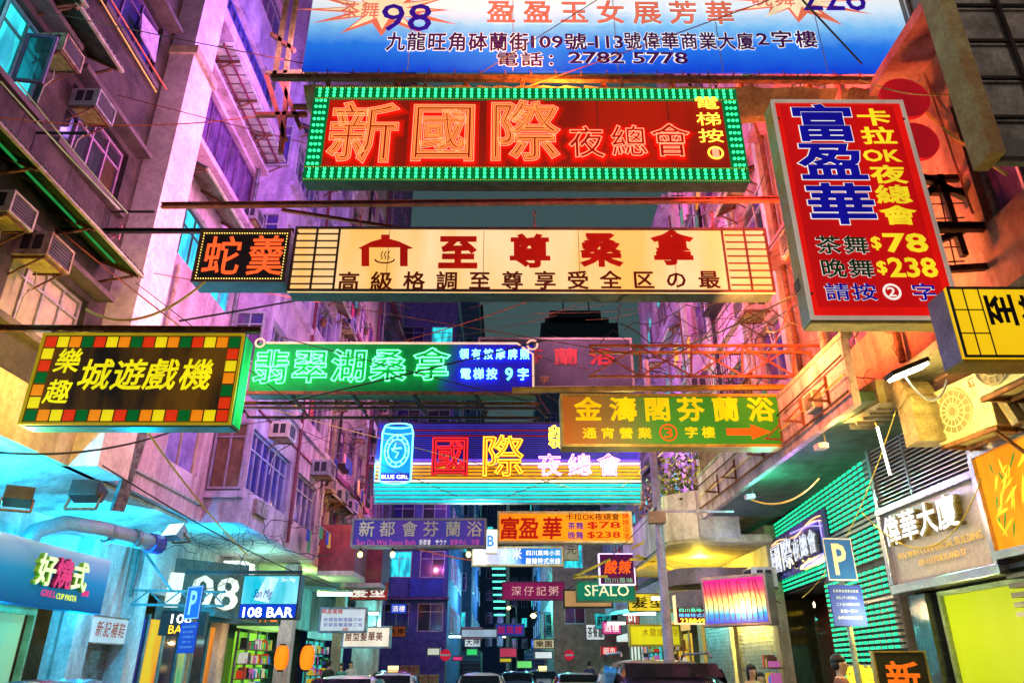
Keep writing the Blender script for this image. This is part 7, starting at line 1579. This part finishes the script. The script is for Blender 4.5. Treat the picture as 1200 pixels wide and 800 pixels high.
# signs, lamps and shops crowding the far street
rf = random.Random(31); FC = [('red', (235, 40, 40)), ('green', (30, 210, 110)), ('cyan', (60, 220, 225)), ('yellow', (240, 215, 60)), ('white', (235, 240, 240)), ('blue', (40, 90, 230)), ('pink', (240, 80, 160)), ('orange', (250, 140, 30))]
words = ['茶餐廳', '大押', '酒樓', '藥房', '時計', '鞋店', '髮型', '麻雀', '桑拿', '旅館', '海鮮', '電器']
slots = [(-1, y) for y in (27.5, 30, 32.5, 35, 37.5, 41)] + [(1, y) for y in (24, 27, 29.5, 32, 34.5, 37.5, 40.5, 43)] + [(-2, y) for y in (47, 51, 55, 60, 64)] + [(2, y) for y in (46, 50, 54, 59, 64)]
seen = {}
for i, (s_, y) in enumerate(slots):
    for lvl in range(2 if abs(s_) == 1 else 1):
        if rf.random() < .45: continue
        nm, c = FC[(i * 3 + lvl * 5 + rf.randrange(2)) % 8]; w_ = rf.uniform(.7, 1.5); h_ = rf.uniform(.4, .8); vert = rf.random() < .3
        if vert: w_, h_ = .5, rf.uniform(1.2, 2.0)
        xe = {-1: -6.2, 1: 5.0, -2: -3.2, 2: 2.7}[s_]; x0 = xe if s_ < 0 else xe - w_; z = rf.uniform(2.6, 3.4) + lvl * 1.3
        wd = words[(i * 5 + lvl) % 12]
        nth = [q for q in slots if q[0] == s_].index((s_, y)); lab = 'small %s %s %s sign, %s row, %s along the %s' % (nm, 'upright' if vert else 'wide', wd, ('lowest', 'middle', 'top')[lvl], ORD[nth], {-1: 'left arcade', 1: 'right arcade', -2: 'far left blocks', 2: 'far right blocks'}[s_])
        t = thing('shop_sign', lab, 'sign', (x0 + w_ / 2, y + lvl * .4, z)); lit = rf.random() < .55
        mm = emat('farsign_' + nm, tuple(q * .8 for q in S(*c)), .95, tuple(q * .45 for q in S(*c)), 3) if lit else mat('farpaint_' + nm, S(*c), .5)
        MB().box(-w_ / 2, w_ / 2, 0, .12, 0, h_).build('box', mm, t)
        MB().box(-w_ / 2 - .03, w_ / 2 + .03, .02, .10, -.03, h_ + .03).build('frame', blacks, t)
        txt(t, wd, -w_ / 2 + .05, w_ / 2 - .05, .06, h_ - .06, p_blk if nm in ('yellow', 'white', 'cyan', 'orange') else p_wht, y=-.012, bold=.03, vert=vert)
for i, (x, y, z, c, lab) in enumerate(((-6.0, 26.8, 3.9, (.7, 1, 1), 'blazing cyan-white tube light under the left balcony'), (-5.9, 32, 3.6, (.6, 1, .9), 'pale green tube light farther under the left overhang'), (5.0, 23.5, 3.5, (1, .9, .4), 'warm tube light over the far right shop'), (4.9, 28.8, 3.4, (.6, 1, 1), 'cyan tube light over the far right pavement'), (4.9, 33.5, 3.3, (1, 1, .9), 'white tube light by the far right shops'), (-3.0, 46, 3.2, (.5, 1, .9), 'teal tube light at the left corner block'), (2.4, 49, 3.0, (.5, 1, .9), 'teal tube light at the right corner block'))):
    t = thing('light_tube', lab, 'tube light', (x, y, z)); MB().tube([(-.6, 0, 0), (.6, 0, 0)], .05, 8).build('tube', emat('tubel_%d' % i, c, 8), t); MB().box(-.62, .62, -.03, .05, .05, .12).build('housing', steel, t)
# crates and market goods on the far left kerb
for k in range(14):
    x, y = -5.2 + (k % 4) * .5, 40.2 + (k // 8) * .5; z = ((k // 4) % 4) * .42
    t = thing('crate', 'cardboard crate stacked on the far left kerb, row %s, column %s' % (ORD[(k // 4) % 4], ORD[k % 4]), 'crate', (x, y, z), 0, 'crates stacked on the far left kerb'); MB().box(-.23, .23, -.2, .2, 0, .40).build('box', mat('cardboard', (.45, .28, .12), .8, scale=5), t); MB().box(-.235, .235, -.205, .205, .36, .385).build('tape', creamtrim, t)
# goods and fittings seen in the lit shops
gcol = [emat('goods_%d' % i, S(*c), .5) for i, c in enumerate(((235, 70, 40), (245, 210, 60), (60, 200, 120), (60, 130, 230), (240, 240, 230), (230, 120, 200)))] + [blacks, woodm]  # goods glow faintly, the shop's light put into their colours
def goods(label, x, y0, y1, z0, z1, seed, side):
    r = random.Random(seed); t = thing('shop_shelf', label, 'shelf', (x, (y0 + y1) / 2, z0)); nrow = max(2, int((z1 - z0) / .42))
    for k in range(nrow): wb(MB().box(*sorted((x, x - side * .3)), y0, y1, z0 + k * .42, z0 + k * .42 + .03), 'shelf_board', woodm, t)
    mbs = [MB() for _ in gcol]
    for k in range(nrow):
        y = y0 + .03
        while y < y1 - .12:
            w_ = r.uniform(.04, .11); h_ = r.uniform(.10, .32); i = r.randrange(len(gcol)); mbs[i].box(*sorted((x - side * .05, x - side * .26)), y, y + w_, z0 + k * .42 + .032, z0 + k * .42 + .032 + h_); y += w_ + r.uniform(.01, .09)
    for m_, g_ in zip(mbs, gcol):
        if m_.v: wb(m_, 'goods', g_, t, kind='stuff')
goods('shelves of coloured goods in the lime lit shop by the salon', -8.3, 24.4, 27.2, .4, 2.5, 1, -1)
goods('shelves of coloured goods in the teal lit shop by the white tower', -8.3, 33.1, 35.9, .4, 2.5, 2, -1)
goods('shelves of goods in the amber lit shop on the right', 5.85, 25.6, 28.4, .4, 2.5, 3, 1)
goods('shelves of goods in the cyan lit shop on the right', 5.85, 30.1, 32.9, .4, 2.5, 4, 1)
goods('goods on a stall beside the rainbow light box', 5.85, 16.9, 17.6, .3, 2.2, 7, 1)
# stay wires holding the signs
def signstay(nm, x, y, z, side, dz, dy, lab):
    xf = (-7 if y < 16.8 else -6.1) if side < 0 else 5.2
    cable('stay wire from the %s up to the %s facade' % (lab, 'left' if side < 0 else 'right'), (x, y, z), (xf, y + dy, z + dz), .02, .009, nm, 6, 'stay wires of the hanging signs')
for (x, y, z, lab, m_) in ((-1.5, 9.4, 8.75, 'cream sauna sign', orsteel), (-1.0, 7.2, 8.35, 'red and green LED sign', orsteel), (-2.0, 13.6, 8.4, 'green neon sauna sign', rust), (.9, 19.8, 7.9, 'blue can neon sign', rust), (-1.2, 17.6, 5.35, 'purple sauna bath sign', rust), (1.5, 17.3, 5.5, 'orange price sign', cabley), (3.0, 11.0, 6.1, 'green and orange bath sign', orsteel), (-4.2, 8.7, 5.6, 'coloured-square sign', cabler)):
    signstay(m_, x, y, z, -1, 2.2, .8, lab)
    if x > -3: signstay(m_, x + 1.2, y, z, 1, 2.0, -.4, lab)
# fittings along the right balcony edge
for k, yy in enumerate((9.1, 10.0, 10.9, 11.8, 13.4, 14.6)):
    t = thing('wall_bracket', 'rusty L bracket on the lilac parapet over the nightclub, %s from the camera' % ORD[k], 'bracket', (4.24, yy, 4.8)); MB().bar((0, 0, 0), (-.28, 0, .02), .03).bar((0, 0, .25), (-.24, 0, .02), .025).bar((0, 0, -.05), (0, 0, .35), .03).build('arm', rust, t)
for k, zz in enumerate((4.72, 4.95, 5.2)): cable('%s conduit clipped along the lilac parapet' % ('lowest', 'middle', 'upper')[k], (4.22, 8.5, zz), (4.22, 16.1, zz + .05), .03, (.022, .012, .016)[k], (rust, cabley, cablem)[k], 10, 'conduits on the parapet')
t = thing('junction_box', 'grey junction box on the lilac parapet near the floodlight', 'box', (4.2, 9.5, 4.8)); MB().box(-.06, .05, -.16, .16, 0, .26).build('box', acm, t, bevel=.01); MB().box(-.07, -.061, -.12, .12, .03, .23).build('door', steel, t)
# water tanks and aerials on the silhouettes
for k, (u, v, y) in enumerate(((515, 357, 76), (548, 357, 76), (660, 366, 83), (690, 362, 83), (470, 225, 39), (795, 232, 18))):
    p = P(u, v, y=y); t = thing('roof_aerial', 'thin roof aerial number %s against the night sky' % ORD[k], 'aerial', (p.x, y, p.z - .6)); h_ = .05 * y; MB().tube([(0, 0, -.5), (0, 0, h_)], .0011 * y, 5).build('mast', blacks, t)
    b = MB(); [b.bar((-.012 * y, 0, h_ * f), (.012 * y, 0, h_ * f), .0014 * y) for f in (.6, .75, .9)]; b.build('element', blacks, t, kind='stuff')
bpy.data.objects.remove(_fo)
